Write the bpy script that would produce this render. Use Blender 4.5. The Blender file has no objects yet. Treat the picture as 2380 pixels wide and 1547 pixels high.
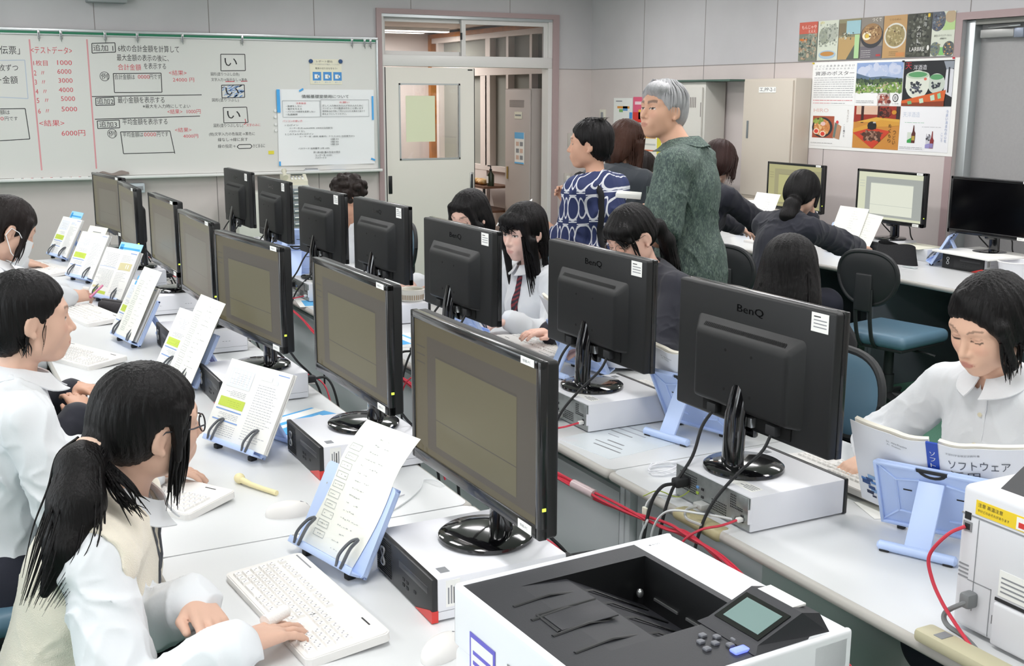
import bpy, bmesh, math, random
import numpy as np
from mathutils import Vector, Matrix, Euler
random.seed(7)
PI = math.pi
R = math.radians
scene = bpy.context.scene
COL = scene.collection
H_DESK = 0.70

# ------------------------------------------------------------------ materials
MATS = {}
def mat(name, col, rough=0.5, metal=0.0, spec=0.5, emit=None, estr=1.0, bump=0.0, bscale=200.0, bstretch=(1, 1, 1),
        var=0.0, vscale=20.0, coat=0.0, alpha=1.0, trans=0.0, sheen=0.0, sss=0.0, attr=None, var2=None):
    if name in MATS: return MATS[name]
    m = bpy.data.materials.new(name); m.use_nodes = True
    nt = m.node_tree; b = nt.nodes['Principled BSDF']
    c = tuple(col) + (1.0,)
    b.inputs['Base Color'].default_value = c
    b.inputs['Roughness'].default_value = rough
    b.inputs['Metallic'].default_value = metal
    b.inputs['Specular IOR Level'].default_value = spec
    b.inputs['Coat Weight'].default_value = coat
    b.inputs['Alpha'].default_value = alpha
    b.inputs['Transmission Weight'].default_value = trans
    b.inputs['Sheen Weight'].default_value = sheen
    if sss:
        b.inputs['Subsurface Weight'].default_value = sss
        b.inputs['Subsurface Radius'].default_value = (0.012, 0.005, 0.003)
        b.inputs['Subsurface Scale'].default_value = 0.6
    if emit:
        b.inputs['Emission Color'].default_value = tuple(emit) + (1.0,)
        b.inputs['Emission Strength'].default_value = estr
    tc = None
    def coord(scale):
        nonlocal tc
        if tc is None: tc = nt.nodes.new('ShaderNodeTexCoord')
        mp = nt.nodes.new('ShaderNodeMapping'); mp.inputs['Scale'].default_value = scale
        nt.links.new(tc.outputs['Object'], mp.inputs['Vector'])
        return mp
    src = None
    if attr:
        a = nt.nodes.new('ShaderNodeAttribute'); a.attribute_name = attr
        src = a.outputs['Color']; nt.links.new(src, b.inputs['Base Color'])
    if var > 0:
        mp = coord((1, 1, 1)); n = nt.nodes.new('ShaderNodeTexNoise')
        n.inputs['Scale'].default_value = vscale; n.inputs['Detail'].default_value = 4
        nt.links.new(mp.outputs[0], n.inputs['Vector'])
        mx = nt.nodes.new('ShaderNodeMix'); mx.data_type = 'RGBA'
        k = var2 if var2 else tuple(max(0, x * (1 - var)) for x in col)
        mx.inputs[6].default_value = c; mx.inputs[7].default_value = tuple(k) + (1,)
        if src is not None: nt.links.new(src, mx.inputs[6])
        rp = nt.nodes.new('ShaderNodeValToRGB'); rp.color_ramp.elements[0].position = .35; rp.color_ramp.elements[1].position = .65
        nt.links.new(n.outputs['Fac'], rp.inputs[0])
        if var2 is None and var < 1:
            pass
        nt.links.new(rp.outputs[0], mx.inputs[0]); nt.links.new(mx.outputs[2], b.inputs['Base Color'])
    if bump > 0:
        mp = coord(bstretch); n = nt.nodes.new('ShaderNodeTexNoise')
        n.inputs['Scale'].default_value = bscale; n.inputs['Detail'].default_value = 3
        nt.links.new(mp.outputs[0], n.inputs['Vector'])
        bp = nt.nodes.new('ShaderNodeBump'); bp.inputs['Strength'].default_value = bump; bp.inputs['Distance'].default_value = .004
        nt.links.new(n.outputs['Fac'], bp.inputs['Height']); nt.links.new(bp.outputs[0], b.inputs['Normal'])
    MATS[name] = m
    return m

def hx(s, k=1.0):
    """sRGB hex to linear"""
    v = [int(s[i:i + 2], 16) / 255 for i in (0, 2, 4)]
    return tuple(k * (x / 12.92 if x <= .04045 else ((x + .055) / 1.055) ** 2.4) for x in v)

# ------------------------------------------------------------------ mesh builder
_bev = {}
def bevel_box(size, bev, seg):
    key = (tuple(round(s, 5) for s in size), round(bev, 5), seg)
    if key in _bev: return _bev[key]
    bm = bmesh.new(); bmesh.ops.create_cube(bm, size=1.0)
    for v in bm.verts: v.co = Vector((v.co.x * size[0], v.co.y * size[1], v.co.z * size[2]))
    if bev > 0:
        b = min(bev, min(size) * .499)
        bmesh.ops.bevel(bm, geom=bm.edges[:], offset=b, segments=seg, profile=.5, affect='EDGES')
    bm.verts.index_update()
    r = ([tuple(v.co) for v in bm.verts], [[v.index for v in f.verts] for f in bm.faces])
    bm.free(); _bev[key] = r
    return r

KW = 1.06            # the walls' distance, fitted
WARP = False
def warp_pt(p):
    x, y, z = p
    z1 = .9; z2 = 1.706 + KW * (z1 - 1.706)
    zz = 1.706 + KW * (z - 1.706) if z > z1 else z * z2 / z1
    return (x * KW, y * KW, zz)
class MB:
    def __init__(s, M=None):
        s.v = []; s.f = []; s.m = []; s.s = []; s.mats = []; s.M = M
    def add(s, vs, fs, mt, M=None, smooth=False):
        if mt not in s.mats: s.mats.append(mt)
        k = s.mats.index(mt); o = len(s.v)
        T = s.M @ M if (s.M is not None and M is not None) else (M if M is not None else s.M)
        if T is not None: vs = [tuple(T @ Vector(v)) for v in vs]
        s.v += [tuple(v) for v in vs]
        s.f += [[i + o for i in f] for f in fs]
        s.m += [k] * len(fs); s.s += [smooth] * len(fs)
        return s
    def box(s, c, size, mt, bev=0.0, seg=2, M=None):
        vs, fs = bevel_box(size, bev, seg)
        T = Matrix.Translation(Vector(c))
        return s.add(vs, fs, mt, (M @ T) if M is not None else T, bev > 0)
    def bb(s, lo, hi, mt, bev=0.0, seg=2, M=None):
        return s.box([(a + b) / 2 for a, b in zip(lo, hi)], [abs(b - a) for a, b in zip(lo, hi)], mt, bev, seg, M)
    def quad(s, p, mt, M=None): return s.add(p, [list(range(len(p)))], mt, M)
    def rect(s, x0, z0, x1, z1, y, mt, M=None):      # facing -y
        return s.add([(x0, y, z0), (x1, y, z0), (x1, y, z1), (x0, y, z1)], [[0, 1, 2, 3]], mt, M)
    def tube(s, path, r, mt, n=8, M=None, caps=True, flat=1.0):
        P = [Vector(p) for p in path]; N = len(P)
        rr = r if isinstance(r, (list, tuple)) else [r] * N
        t0 = (P[1] - P[0]).normalized()
        up = Vector((0, 0, 1)) if abs(t0.z) < .95 else Vector((1, 0, 0))
        u = t0.cross(up).normalized(); vs = []
        for i in range(N):
            t = ((P[min(i + 1, N - 1)] - P[max(i - 1, 0)]))
            t = t.normalized() if t.length > 1e-9 else t0
            u = (u - t * u.dot(t)); u = u.normalized() if u.length > 1e-6 else t.orthogonal().normalized()
            w = t.cross(u)
            for k in range(n):
                a = 2 * PI * k / n
                vs.append(P[i] + (u * math.cos(a) + w * (math.sin(a) * flat)) * rr[i])
        fs = [[i * n + k, i * n + (k + 1) % n, (i + 1) * n + (k + 1) % n, (i + 1) * n + k] for i in range(N - 1) for k in range(n)]
        if caps: fs += [[k for k in range(n)][::-1], [(N - 1) * n + k for k in range(n)]]
        return s.add(vs, fs, mt, M, True)
    def cyl(s, p0, p1, r, mt, n=16, r1=None, M=None):
        return s.tube([p0, p1], [r, r if r1 is None else r1], mt, n, M)
    def lathe(s, prof, mt, n=24, M=None, sx=1.0, sy=1.0):
        vs = []; fs = []; K = len(prof)
        for r, z in prof:
            for k in range(n):
                a = 2 * PI * k / n; vs.append((r * math.cos(a) * sx, r * math.sin(a) * sy, z))
        for i in range(K - 1):
            for k in range(n): fs.append([i * n + k, i * n + (k + 1) % n, (i + 1) * n + (k + 1) % n, (i + 1) * n + k])
        if prof[0][0] > 1e-6: fs.append([k for k in range(n)][::-1])
        if prof[-1][0] > 1e-6: fs.append([(K - 1) * n + k for k in range(n)])
        return s.add(vs, fs, mt, M, True)
    def prism(s, poly, d0, d1, mt, M=None, smooth=False):   # poly in (x, z), extruded along y from d0 to d1
        n = len(poly)
        vs = [(x, d0, z) for x, z in poly] + [(x, d1, z) for x, z in poly]
        fs = [list(range(n)), [n + i for i in range(n)][::-1]] + [[i, i + n, (i + 1) % n + n, (i + 1) % n] for i in range(n)]
        return s.add(vs, fs, mt, M, smooth)
    def ell(s, c, r, mt, n=16, M=None):
        prof = [(max(1e-7, math.sin(PI * i / n)), -math.cos(PI * i / n)) for i in range(n + 1)]
        T = Matrix.Translation(Vector(c)) @ Matrix.Diagonal((r[0], r[1], r[2], 1))
        return s.lathe(prof, mt, n * 2, (M @ T) if M is not None else T)
    def sheet(s, fn, nu, nv, mt, M=None, thick=0.0):
        vs = [fn(i / nu, j / nv) for j in range(nv + 1) for i in range(nu + 1)]
        W = nu + 1
        fs = [[j * W + i, j * W + i + 1, (j + 1) * W + i + 1, (j + 1) * W + i] for j in range(nv) for i in range(nu)]
        if thick:
            n = len(vs); nrm = [Vector((0, 0, 0)) for _ in vs]
            for f in fs:
                a, b, c = Vector(vs[f[0]]), Vector(vs[f[1]]), Vector(vs[f[3]])
                q = (b - a).cross(c - a)
                for i in f: nrm[i] += q
            vs2 = [Vector(v) - (k.normalized() if k.length > 0 else k) * thick for v, k in zip(vs, nrm)]
            fs2 = [[i + n for i in f][::-1] for f in fs]
            rim = [j for j in range(W)] + [j * W + nu for j in range(1, nv + 1)] + [nv * W + i for i in range(nu - 1, -1, -1)] + [j * W for j in range(nv - 1, 0, -1)]
            K = len(rim)
            fs3 = [[rim[i], rim[i] + n, rim[(i + 1) % K] + n, rim[(i + 1) % K]] for i in range(K)]
            vs = [tuple(v) for v in vs] + [tuple(v) for v in vs2]; fs = fs + fs2 + fs3
        return s.add(vs, fs, mt, M, True)
    def build(s, name, parent=None, loc=None, rz=None, auto=True):
        me = bpy.data.meshes.new(name)
        if WARP:
            off = Vector(loc or (0, 0, 0)) + (Vector(parent['at']) if parent is not None and 'at' in parent else Vector((0, 0, 0)))
            if off.length < 1e-6: s.v = [warp_pt(v) for v in s.v]
            else: s.v = [tuple(Vector(v) * KW) for v in s.v]
            if loc is not None: loc = warp_pt(loc)
        me.from_pydata(s.v, [], s.f)
        for m in s.mats: me.materials.append(m)
        me.polygons.foreach_set('material_index', s.m)
        me.polygons.foreach_set('use_smooth', s.s)
        me.update()
        if any(s.s) and auto:
            try: me.set_sharp_from_angle(angle=R(38))
            except Exception: pass
        o = bpy.data.objects.new(name, me); COL.objects.link(o)
        if parent is not None: o.parent = parent
        if loc is not None: o.location = loc
        if rz is not None: o.rotation_euler = (0, 0, rz)
        return o

def rrect(x0, z0, x1, z1, r, n=5):
    p = []
    for cx, cz, a0 in ((x1 - r, z0 + r, -90), (x1 - r, z1 - r, 0), (x0 + r, z1 - r, 90), (x0 + r, z0 + r, 180)):
        for i in range(n + 1):
            a = R(a0 + 90 * i / n); p.append((cx + r * math.cos(a), cz + r * math.sin(a)))
    return p

def spline(pts, n=8):
    """Catmull-Rom through pts"""
    P = [Vector(p) for p in pts]; P = [P[0] * 2 - P[1]] + P + [P[-1] * 2 - P[-2]]; out = []
    for i in range(1, len(P) - 2):
        a, b, c, d = P[i - 1:i + 3]
        for k in range(n):
            t = k / n
            out.append(.5 * ((2 * b) + (c - a) * t + (2 * a - 5 * b + 4 * c - d) * t * t + (3 * b - a - 3 * c + d) * t ** 3))
    out.append(P[-2])
    return out

# ------------------------------------------------------------------ text as mesh
_txt = {}
def text_geo(body):
    if body in _txt: return _txt[body]
    c = bpy.data.curves.new('lettering', 'FONT'); c.body = body; c.resolution_u = 2
    o = bpy.data.objects.new('lettering', c); COL.objects.link(o)
    dg = bpy.context.evaluated_depsgraph_get()
    me = o.evaluated_get(dg).to_mesh()
    vs = [tuple(v.co) for v in me.vertices]; fs = [list(p.vertices) for p in me.polygons]
    o.evaluated_get(dg).to_mesh_clear()
    bpy.data.objects.remove(o); bpy.data.curves.remove(c)
    if not vs: vs, fs = [(0, 0, 0)], []
    xs = [v[0] for v in vs]; ys = [v[1] for v in vs]
    _txt[body] = (vs, fs, min(xs), max(xs), min(ys), max(ys))
    return _txt[body]
def put_text(mb, body, x, z, h, mt, y=0.0, w=None, M=None, slant=0.0, jit=0.0):
    """text in the x,z plane facing -y; x left edge, z vertical centre, h glyph height; w optional total width"""
    vs, fs, x0, x1, y0, y1 = text_geo(body)
    if not fs: return
    k = h / max(1e-6, (y1 - y0)); kx = k if w is None else w / max(1e-6, x1 - x0)
    out = [(x + (a - x0) * kx + slant * (b - y0) * k, y, z + (b - (y0 + y1) / 2) * k) for a, b, c in vs]
    mb.add(out, fs, mt, M)
def bar(mb, x0, z0, x1, z1, wd, mt, y=0.0, M=None):
    d = Vector((x1 - x0, z1 - z0)); L = d.length
    if L < 1e-9: return
    n = Vector((-d.y, d.x)) / L * wd / 2
    mb.add([(x0 - n.x, y, z0 - n.y), (x1 - n.x, y, z1 - n.y), (x1 + n.x, y, z1 + n.y), (x0 + n.x, y, z0 + n.y)], [[0, 1, 2, 3]], mt, M)
def poly_outline(mb, pts, wd, mt, y=0.0, M=None, closed=True):
    n = len(pts)
    for i in range(n if closed else n - 1):
        a, b = pts[i], pts[(i + 1) % n]; bar(mb, a[0], a[1], b[0], b[1], wd, mt, y, M)
def disc(mb, cx, cz, r, mt, y=0.0, n=20, M=None, rz=None):
    rz = r if rz is None else rz
    mb.add([(cx + r * math.cos(2 * PI * i / n), y, cz + rz * math.sin(2 * PI * i / n)) for i in range(n)], [list(range(n))], mt, M)

# ------------------------------------------------------------------ things
def tag(o, label, cat, group=None, kind=None):
    o['label'] = label; o['category'] = cat
    if group: o['group'] = group
    if kind: o['kind'] = kind
    return o
def thing(name, label, cat, loc=(0, 0, 0), rz=0.0, group=None):
    o = bpy.data.objects.new(name, None); COL.objects.link(o); o.empty_display_size = .05
    if WARP and Vector(loc).length > 1e-6:
        o['at'] = loc; o.location = warp_pt(loc)
    else: o.location = loc
    o.rotation_euler = (0, 0, rz)
    return tag(o, label, cat, group)
def kids(o): return [c for c in COL.objects if c.parent is o]
def copy_tree(o, parent=None, label=None, loc=None, rz=None, group=None):
    c = o.copy(); COL.objects.link(c)
    if parent is not None: c.parent = parent
    for ch in kids(o): copy_tree(ch, c)
    if label: c['label'] = label
    if group: c['group'] = group
    if loc is not None: c.location = warp_pt(loc) if WARP else loc
    if rz is not None: c.rotation_euler = (0, 0, rz)
    return c
def struct(name, mb):
    o = mb.build(name); o['kind'] = 'structure'; return o
def single(name, mb, label, cat, group=None, loc=None, rz=None):
    o = mb.build(name, None, loc, rz); return tag(o, label, cat, group)
LAMP_W, WIN_W, EXPO = 18.0, 20.0, 0.0
# ------------------------------------------------------------------ base materials
M_WALL = mat('wall_paint', hx('cfc6c3'), .75, bump=.12, bscale=160, var=.05, vscale=3)
M_WALLU = mat('wall_upper_band', hx('c4c2c4'), .75, bump=.12, bscale=160, var=.05, vscale=3)  # greyer, slightly darker tone above the horizontal joint
M_SEAM = mat('wall_joint', hx('8d8784'), .8)
M_CEIL = mat('ceiling_board', hx('dedcd6'), .9, bump=.2, bscale=90)
M_CARPET = mat('green_carpet', hx('5f917b'), .95, bump=.9, bscale=420, var=.35, vscale=260)
M_TRIM = mat('mauve_trim', hx('ab9696'), .55)
M_ALU = mat('aluminium', hx('c3c9ca'), .38, .75)
M_ALUW = mat('pale_sash', hx('dcdad7'), .45, .05)
M_WOOD = mat('orange_wood', hx('b0702f'), .5, var=.25, vscale=14)
M_DOOR = mat('door_paint', hx('e6e2d9'), .5)
M_GDOOR = mat('grey_door', hx('a2a1a1'), .5, var=.04, vscale=60)
M_GLASS = mat('pane_glass', (1, 1, 1), .02, trans=1.0, spec=.5)
M_FROST = mat('frosted_pane', hx('8f918b'), .55)
M_BLACK = mat('black_plastic', hx('1b1c1e'), .35)
M_DARK = mat('dark_rubber', hx('242527'), .7)
M_WHITE = mat('white_plastic', hx('e9e9e7'), .4)
M_PAPER = mat('white_paper', hx('f0f0ec'), .8)
M_CREAM = mat('cream_paper', hx('ecebd9'), .85)
M_METAL = mat('bright_metal', hx('c6c8c8'), .3, .9)
M_STEEL = mat('pale_steel', hx('c8bfb2'), .45)
M_GREYST = mat('grey_steel', hx('c6c4bd'), .5)
M_INK = mat('black_ink', hx('2e2e30'), .7)
M_RED = mat('red_ink', hx('cf4a55'), .7)
M_BLUE = mat('blue_ink', hx('4d86c8'), .7)
M_SKYB = mat('sky_blue_print', hx('5fb2e6'), .6)
M_GREYINK = mat('grey_ink', hx('8d8f93'), .8)
M_LIME = mat('lime_print', hx('c3d552'), .7)
M_YEL = mat('yellow_paper', hx('e5d94a'), .7)

WARP = True
WY = 9.39      # room face of the front wall
WX = 5.706     # room face of the right wall
CEILZ = 2.80
# floor and ceiling
struct('floor', MB().bb((-3.3, -2.6, -.1), (WX + .4, WY + .12, 0), M_CARPET))
struct('ceiling', MB().bb((-3.3, -2.6, CEILZ), (WX + .4, WY + .12, CEILZ + .1), M_CEIL))

# front wall with the door opening, joints between the boards
w = MB()
DX0, DX1, DZ = 3.60, 5.30, 2.395
for x0_, x1_ in ((-3.3, DX0), (DX1, WX + .2)): w.bb((x0_, WY, 0), (x1_, WY + .12, 1.95), M_WALL); w.bb((x0_, WY, 1.95), (x1_, WY + .12, CEILZ), M_WALLU)
w.bb((DX0, WY, DZ), (DX1, WY + .12, CEILZ), M_WALLU)
for x in (-2.18, -1.315, -.45, .416, 1.282, 2.147, 3.013):
    w.bb((x - .003, WY - .0012, .06), (x + .003, WY, CEILZ), M_SEAM)
for x in (3.88, 4.84): w.bb((x - .003, WY - .0012, 2.43), (x + .003, WY, CEILZ), M_SEAM)
w.bb((5.345, WY - .0012, 1.947), (WX, WY, 1.953), M_SEAM)
struct('wall_front', w)
# right wall with the door opening
RY0, RY1, RZ = 4.10, 5.065, 2.165
w = MB()
for y0_, y1_ in ((RY1, WY + .12), (-2.6, RY0)): w.bb((WX, y0_, 0), (WX + .15, y1_, 1.95), M_WALL); w.bb((WX, y0_, 1.95), (WX + .15, y1_, CEILZ), M_WALLU)
w.bb((WX, RY0, RZ), (WX + .15, RY1, CEILZ), M_WALLU)
for y in (8.522, 7.646, 6.777): w.bb((WX - .0012, y - .003, .06), (WX, y + .003, CEILZ), M_SEAM)
for y in (6.209, ): w.bb((WX - .0012, y - .003, .06), (WX, y + .003, 1.95), M_SEAM)
for y in (5.898, 5.015): w.bb((WX - .0012, y - .003, 2.21), (WX, y + .003, CEILZ), M_SEAM)
w.bb((WX - .0012, 5.12, 1.947), (WX, WY, 1.953), M_SEAM)
struct('wall_right', w)
# left wall with a window band, back wall
w = MB()
WIN = [(-1.9, .9), (1.2, 4.0), (4.3, 7.1)]
w.bb((-3.3, -2.6, 0), (-3.18, WY, .9), M_WALL); w.bb((-3.3, -2.6, 2.3), (-3.18, WY, CEILZ), M_WALL)
ys = [-2.6] + [v for p in WIN for v in p] + [WY]
for i in range(0, len(ys), 2): w.bb((-3.3, ys[i], .9), (-3.18, ys[i + 1], 2.3), M_WALL)
struct('wall_left', w)
struct('wall_back', MB().bb((-3.3, -2.6, 0), (WX + .4, -2.5, CEILZ), M_WALL))
for i, (a, b) in enumerate(WIN):
    f = MB()
    for y in (a + .02, (a + b) / 2, b - .02): f.box((-3.24, y, 1.6), (.06, .05, 1.4), M_ALU)
    for z in (.92, 2.28): f.box((-3.24, (a + b) / 2, z), (.06, b - a, .04), M_ALU)
    struct('window_%d' % (i + 1), f)
for nm, lo, hi in (('baseboard_front', (-3.18, WY - .012, 0), (DX0 - .05, WY, .07)), ('baseboard_right', (WX - .012, 5.12, 0), (WX, WY, .07))):
    struct(nm, MB().bb(lo, hi, mat('vinyl_base', hx('6d625e'), .6)))

# ---------------------------------------------------------------- front door set: trim, transom, sliding leaf
t = MB()
for a, b in (((3.555, 0), (3.60, 2.39)), ((5.275, 0), (5.34, 2.39))): t.bb((a[0], WY - .025, a[1]), (b[0], WY + .12, b[1]), M_TRIM)
t.bb((3.555, WY - .025, 2.39), (5.34, WY + .12, 2.432), M_TRIM)
struct('trim_1', t)
t = MB()
t.bb((3.60, WY - .01, 0), (3.622, WY + .11, 2.39), M_ALUW); t.bb((5.235, WY - .01, 0), (5.275, WY + .11, 2.39), M_ALUW)
t.bb((3.60, WY - .012, 2.365), (5.275, WY + .11, 2.39), M_ALU)
t.bb((3.60, WY - .014, 1.955), (5.275, WY + .11, 2.05), M_ALUW, .004)
struct('trim_2', t)
def sash(name, x0, x1, z0, z1, y, fw, mw=M_ALUW):
    f = MB()
    f.bb((x0, y, z0), (x0 + fw, y + .03, z1), mw); f.bb((x1 - fw, y, z0), (x1, y + .03, z1), mw)
    f.bb((x0 + fw, y, z0), (x1 - fw, y + .03, z0 + fw), mw); f.bb((x0 + fw, y, z1 - fw), (x1 - fw, y + .03, z1), mw)
    o = struct(name, f)
    g = MB().bb((x0 + fw, y + .012, z0 + fw), (x1 - fw, y + .017, z1 - fw), M_GLASS).build('pane', o)
    return o
sash('window_4', 3.622, 4.42, 2.05, 2.365, WY + .05, .035)
o = sash('window_5', 4.365, 5.235, 2.0, 2.365, WY + .012, .04)
MB().bb((4.352, WY + .0, 2.19), (4.366, WY + .012, 2.25), M_DARK).build('latch', o)
# sliding door leaf standing open across the left half of the doorway
d = MB()
LX0, LX1, LZ = 3.637, 4.487, 1.946
wx0, wx1, wz0, wz1 = 3.757, 4.343, 1.147, 1.810
y0, y1 = WY + .005, WY + .045
d.bb((LX0, y0, .01), (wx0, y1, LZ), M_DOOR); d.bb((wx1, y0, .01), (LX1, y1, LZ), M_DOOR)
d.bb((wx0, y0, .01), (wx1, y1, wz0), M_DOOR); d.bb((wx0, y0, wz1), (wx1, y1, LZ), M_DOOR)
door1 = struct('door_1', d)
g = MB().bb((wx0, y0 + .022, wz0), (wx1, y0 + .027, wz1), M_GLASS).build('pane', door1)
g = MB()
for a, b in (((wx0, wz0), (wx0 + .014, wz1)), ((wx1 - .014, wz0), (wx1, wz1)), ((wx0, wz0), (wx1, wz0 + .014)), ((wx0, wz1 - .014), (wx1, wz1))):
    g.bb((a[0], y0 - .004, a[1]), (b[0], y0 + .02, b[1]), M_ALU)
g.build('window_bead', door1)
MB().bb((3.645, y0 - .004, .852), (3.681, y0 + .001, 1.014), M_BLACK, .003).build('door_handle', door1)
MB().bb((4.437, y0 - .006, .855), (4.472, y0 + .001, 1.024), M_METAL, .003).bb((4.447, y0 - .008, .87), (4.462, y0 - .005, 1.008), M_DARK).build('door_handle', door1)
MB().bb((LX1 - .006, y0 - .002, .01), (LX1, y1, LZ), M_DARK).bb((LX0 - .015, y0 + .0, .01), (LX0, y1, LZ), M_DARK).bb((4.42, y0 - .003, 1.925), (4.465, y0, 1.935), M_DARK).build('edge_seal_and_gap_shade', door1)  # strip left of the leaf is the gap's shade set as dark colour
single('paper_sheet', MB().bb((3.826, y0 + .014, 1.305), (4.104, y0 + .0155, 1.704), mat('greenish_paper', hx('dfe3c4'), .85)), 'yellowish paper sheet taped inside the sliding door window', 'paper')

# ---------------------------------------------------------------- corridor seen through the doorway
CXR, CYF, CZ = 5.38, 12.45, 2.40
c = MB()
c.bb((1.5, CYF, 0), (5.6, CYF + .1, 2.6), M_WALL)
struct('wall_corridor_end', c)
struct('floor_corridor', MB().bb((1.5, WY + .12, -.1), (5.6, CYF, 0), mat('corridor_floor', hx('a39a8e'), .4)))
struct('ceiling_corridor', MB().bb((1.5, WY + .12, 2.42), (5.6, CYF, 2.5), mat('corridor_ceiling', hx('cbbfb4'), .9)))
struct('wall_corridor_left', MB().bb((1.4, WY + .12, 0), (1.5, CYF, 2.5), M_WALL))
c = MB()   # partition on the right: wood frame, sashes and panes
c.bb((CXR + .02, WY + .12, 0), (CXR + .1, CYF, .95), M_WALL)
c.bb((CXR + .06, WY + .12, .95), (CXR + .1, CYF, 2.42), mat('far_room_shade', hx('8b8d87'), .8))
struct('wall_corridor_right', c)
f = MB()
f.bb((CXR - .03, WY + .14, 2.345), (CXR + .06, CYF, 2.39), M_WOOD)
f.bb((CXR - .03, CYF - .07, 0), (CXR + .06, CYF, 2.345), M_WOOD)
f.bb((CXR - .03, WY + .14, 0), (CXR + .06, WY + .2, 2.345), M_WOOD)
struct('trim_3', f)
M_SASHW = mat('sash_white', hx('d9d0cb'), .5)
f = MB()
for z0, z1 in ((2.29, 2.345), (1.915, 2.06), (.93, .98)): f.bb((CXR - .015, WY + .2, z0), (CXR + .06, CYF - .07, z1), M_SASHW)
for y, wd in ((12.2, .06), (10.87, .11), (10.45, .05), (9.95, .05)): f.bb((CXR - .012, y, .95), (CXR + .06, y + wd, 2.30), M_SASHW)
f.bb((CXR - .012, 10.95, 0), (CXR + .03, 11.1, 1.93), M_SASHW)
f.bb((CXR - .01, 11.0, 0), (CXR + .03, 11.95, .95), M_SASHW)
struct('window_6', f)
f = MB()   # corridor ceiling lamp
o = single('ceiling_lamp', f.bb((4.0, 11.62, 2.385), (5.25, 11.74, 2.42), M_WHITE), 'long lit corridor lamp seen through the transom', 'lamp')
MB().bb((4.0, 11.63, 2.378), (5.25, 11.73, 2.385), mat('lamp_glow', (1, 1, 1), .5, emit=(1, .97, .9), estr=9)).build('diffuser', o)

# grey locker with notice in the corridor
lk = thing('steel_locker', 'grey steel locker standing in the corridor beyond the doorway', 'locker', (0, 0, 0))
M_CLK = mat('corridor_locker', hx('b7aea9'), .5)
b = MB().bb((5.20, 9.63, 0), (5.345, 10.17, 1.775), M_CLK)
b.build('body', lk)
MB().bb((5.185, 9.645, .05), (5.199, 10.155, 1.765), M_CLK, .004).build('door', lk)
MB().bb((5.178, 10.09, .9), (5.186, 10.115, 1.02), mat('brass', hx('b39a5a'), .35, .8)).build('handle', lk)
v = MB()
for i in range(6): v.bb((5.182, 9.76, 1.60 + i * .012), (5.1855, 10.06, 1.606 + i * .012), M_SEAM)
v.build('vent', lk)
single('paper_label', MB().bb((5.181, 9.80, 1.49), (5.184, 9.95, 1.555), M_CREAM).bb((5.180, 9.815, 1.515), (5.181, 9.935, 1.53), M_GREYINK), 'small blank paper label on the corridor locker door', 'label')
n = MB().bb((5.179, 9.75, 1.06), (5.184, 9.94, 1.36), M_PAPER)
n.bb((5.178, 9.75, 1.30), (5.179, 9.94, 1.36), M_SKYB).bb((5.178, 9.75, 1.06), (5.179, 9.94, 1.075), M_SKYB)
for k in range(3):
    for j in range(2): n.bb((5.178, 9.77 + j * .08, 1.10 + k * .065), (5.179, 9.83 + j * .08, 1.14 + k * .065), mat('pale_print', hx('d8b9a8'), .8) if (k + j) % 2 else M_GREYINK)
single('notice', n, 'blue topped hand washing notice on the corridor locker door', 'notice')
# small shelf with bread and a pump bottle
sh = thing('shelf_rack', 'dark framed two tier shelf in the corridor behind the doorway', 'shelf', (0, 0, 0))
M_SHW = mat('shelf_board', hx('6c4a37'), .5)
for z in (.775, .50): MB().bb((5.02, 10.3, z), (5.34, 10.95, z + .025), M_SHW).build('shelf', sh)
for x in (5.03, 5.33):
    for y in (10.31, 10.94): MB().cyl((x, y, 0), (x, y, .775), .012, M_DARK, 8).build('leg', sh)
br = thing('bread_bag', 'bag of bread rolls on the corridor shelf', 'bread', (5.12, 10.6, .8))
for k, (dx, dy) in enumerate(((0, -.09), (.02, 0), (0, .09))): MB().ell((dx, dy, .032), (.06, .055, .032), mat('bread_crust', hx('d39a52'), .6, var=.4, vscale=18, var2=hx('eed9a8')), 8).build('bread_roll', br)
bt = thing('pump_bottle', 'dark green pump bottle on the corridor shelf', 'bottle', (5.13, 10.37, .8))
MB().lathe([(.035, 0), (.036, .01), (.036, .11), (.014, .14), (.012, .155)], mat('bottle_green', hx('27331f'), .25), 16).build('body', bt)
MB().bb((-.0375, -.02, .03), (-.0355, .02, .10), M_PAPER).build('label', bt)
MB().cyl((0, 0, .155), (0, 0, .205), .006, M_BLACK).cyl((0, 0, .2), (-.035, 0, .205), .005, M_BLACK).lathe([(.014, .15), (.014, .17)], M_BLACK).build('pump', bt)

# ---------------------------------------------------------------- right door
t = MB()
for lo, hi in (((WX - .003, RY1 - .0, 0), (WX + .1, RY1 + .055, RZ + .045)), ((WX - .003, RY0 - .05, 0), (WX + .1, RY0, RZ + .045)), ((WX - .003, RY0, RZ), (WX + .1, RY1, RZ + .045))):
    t.bb(lo, hi, M_TRIM)
struct('trim_4', t)
t = MB()
for y0_, y1_ in ((RY1 - .07, RY1), (RY0, RY0 + .05)): t.bb((WX + .03, y0_, 0), (WX + .14, y1_, RZ), M_ALU, .006)
t.bb((WX + .03, RY0 + .05, RZ - .03), (WX + .14, RY1 - .07, RZ), mat('door_head', hx('85857f'), .5))
struct('trim_5', t)
door2 = struct('door_2', MB().bb((WX + .09, RY0 + .05, .01), (WX + .13, RY1 - .07, RZ - .03), M_GDOOR))
cl = MB().bb((WX + .045, 4.73, 2.055), (WX + .09, 4.97, 2.105), mat('closer_body', hx('a5a6a4'), .4, .4), .006)
cl.build('door_closer', door2)
MB().tube([(WX + .06, 4.92, 2.115), (WX + .02, 4.74, 2.118), (WX + .06, 4.70, 2.122)], .008, M_METAL, 6).build('closer_arm', door2)
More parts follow.
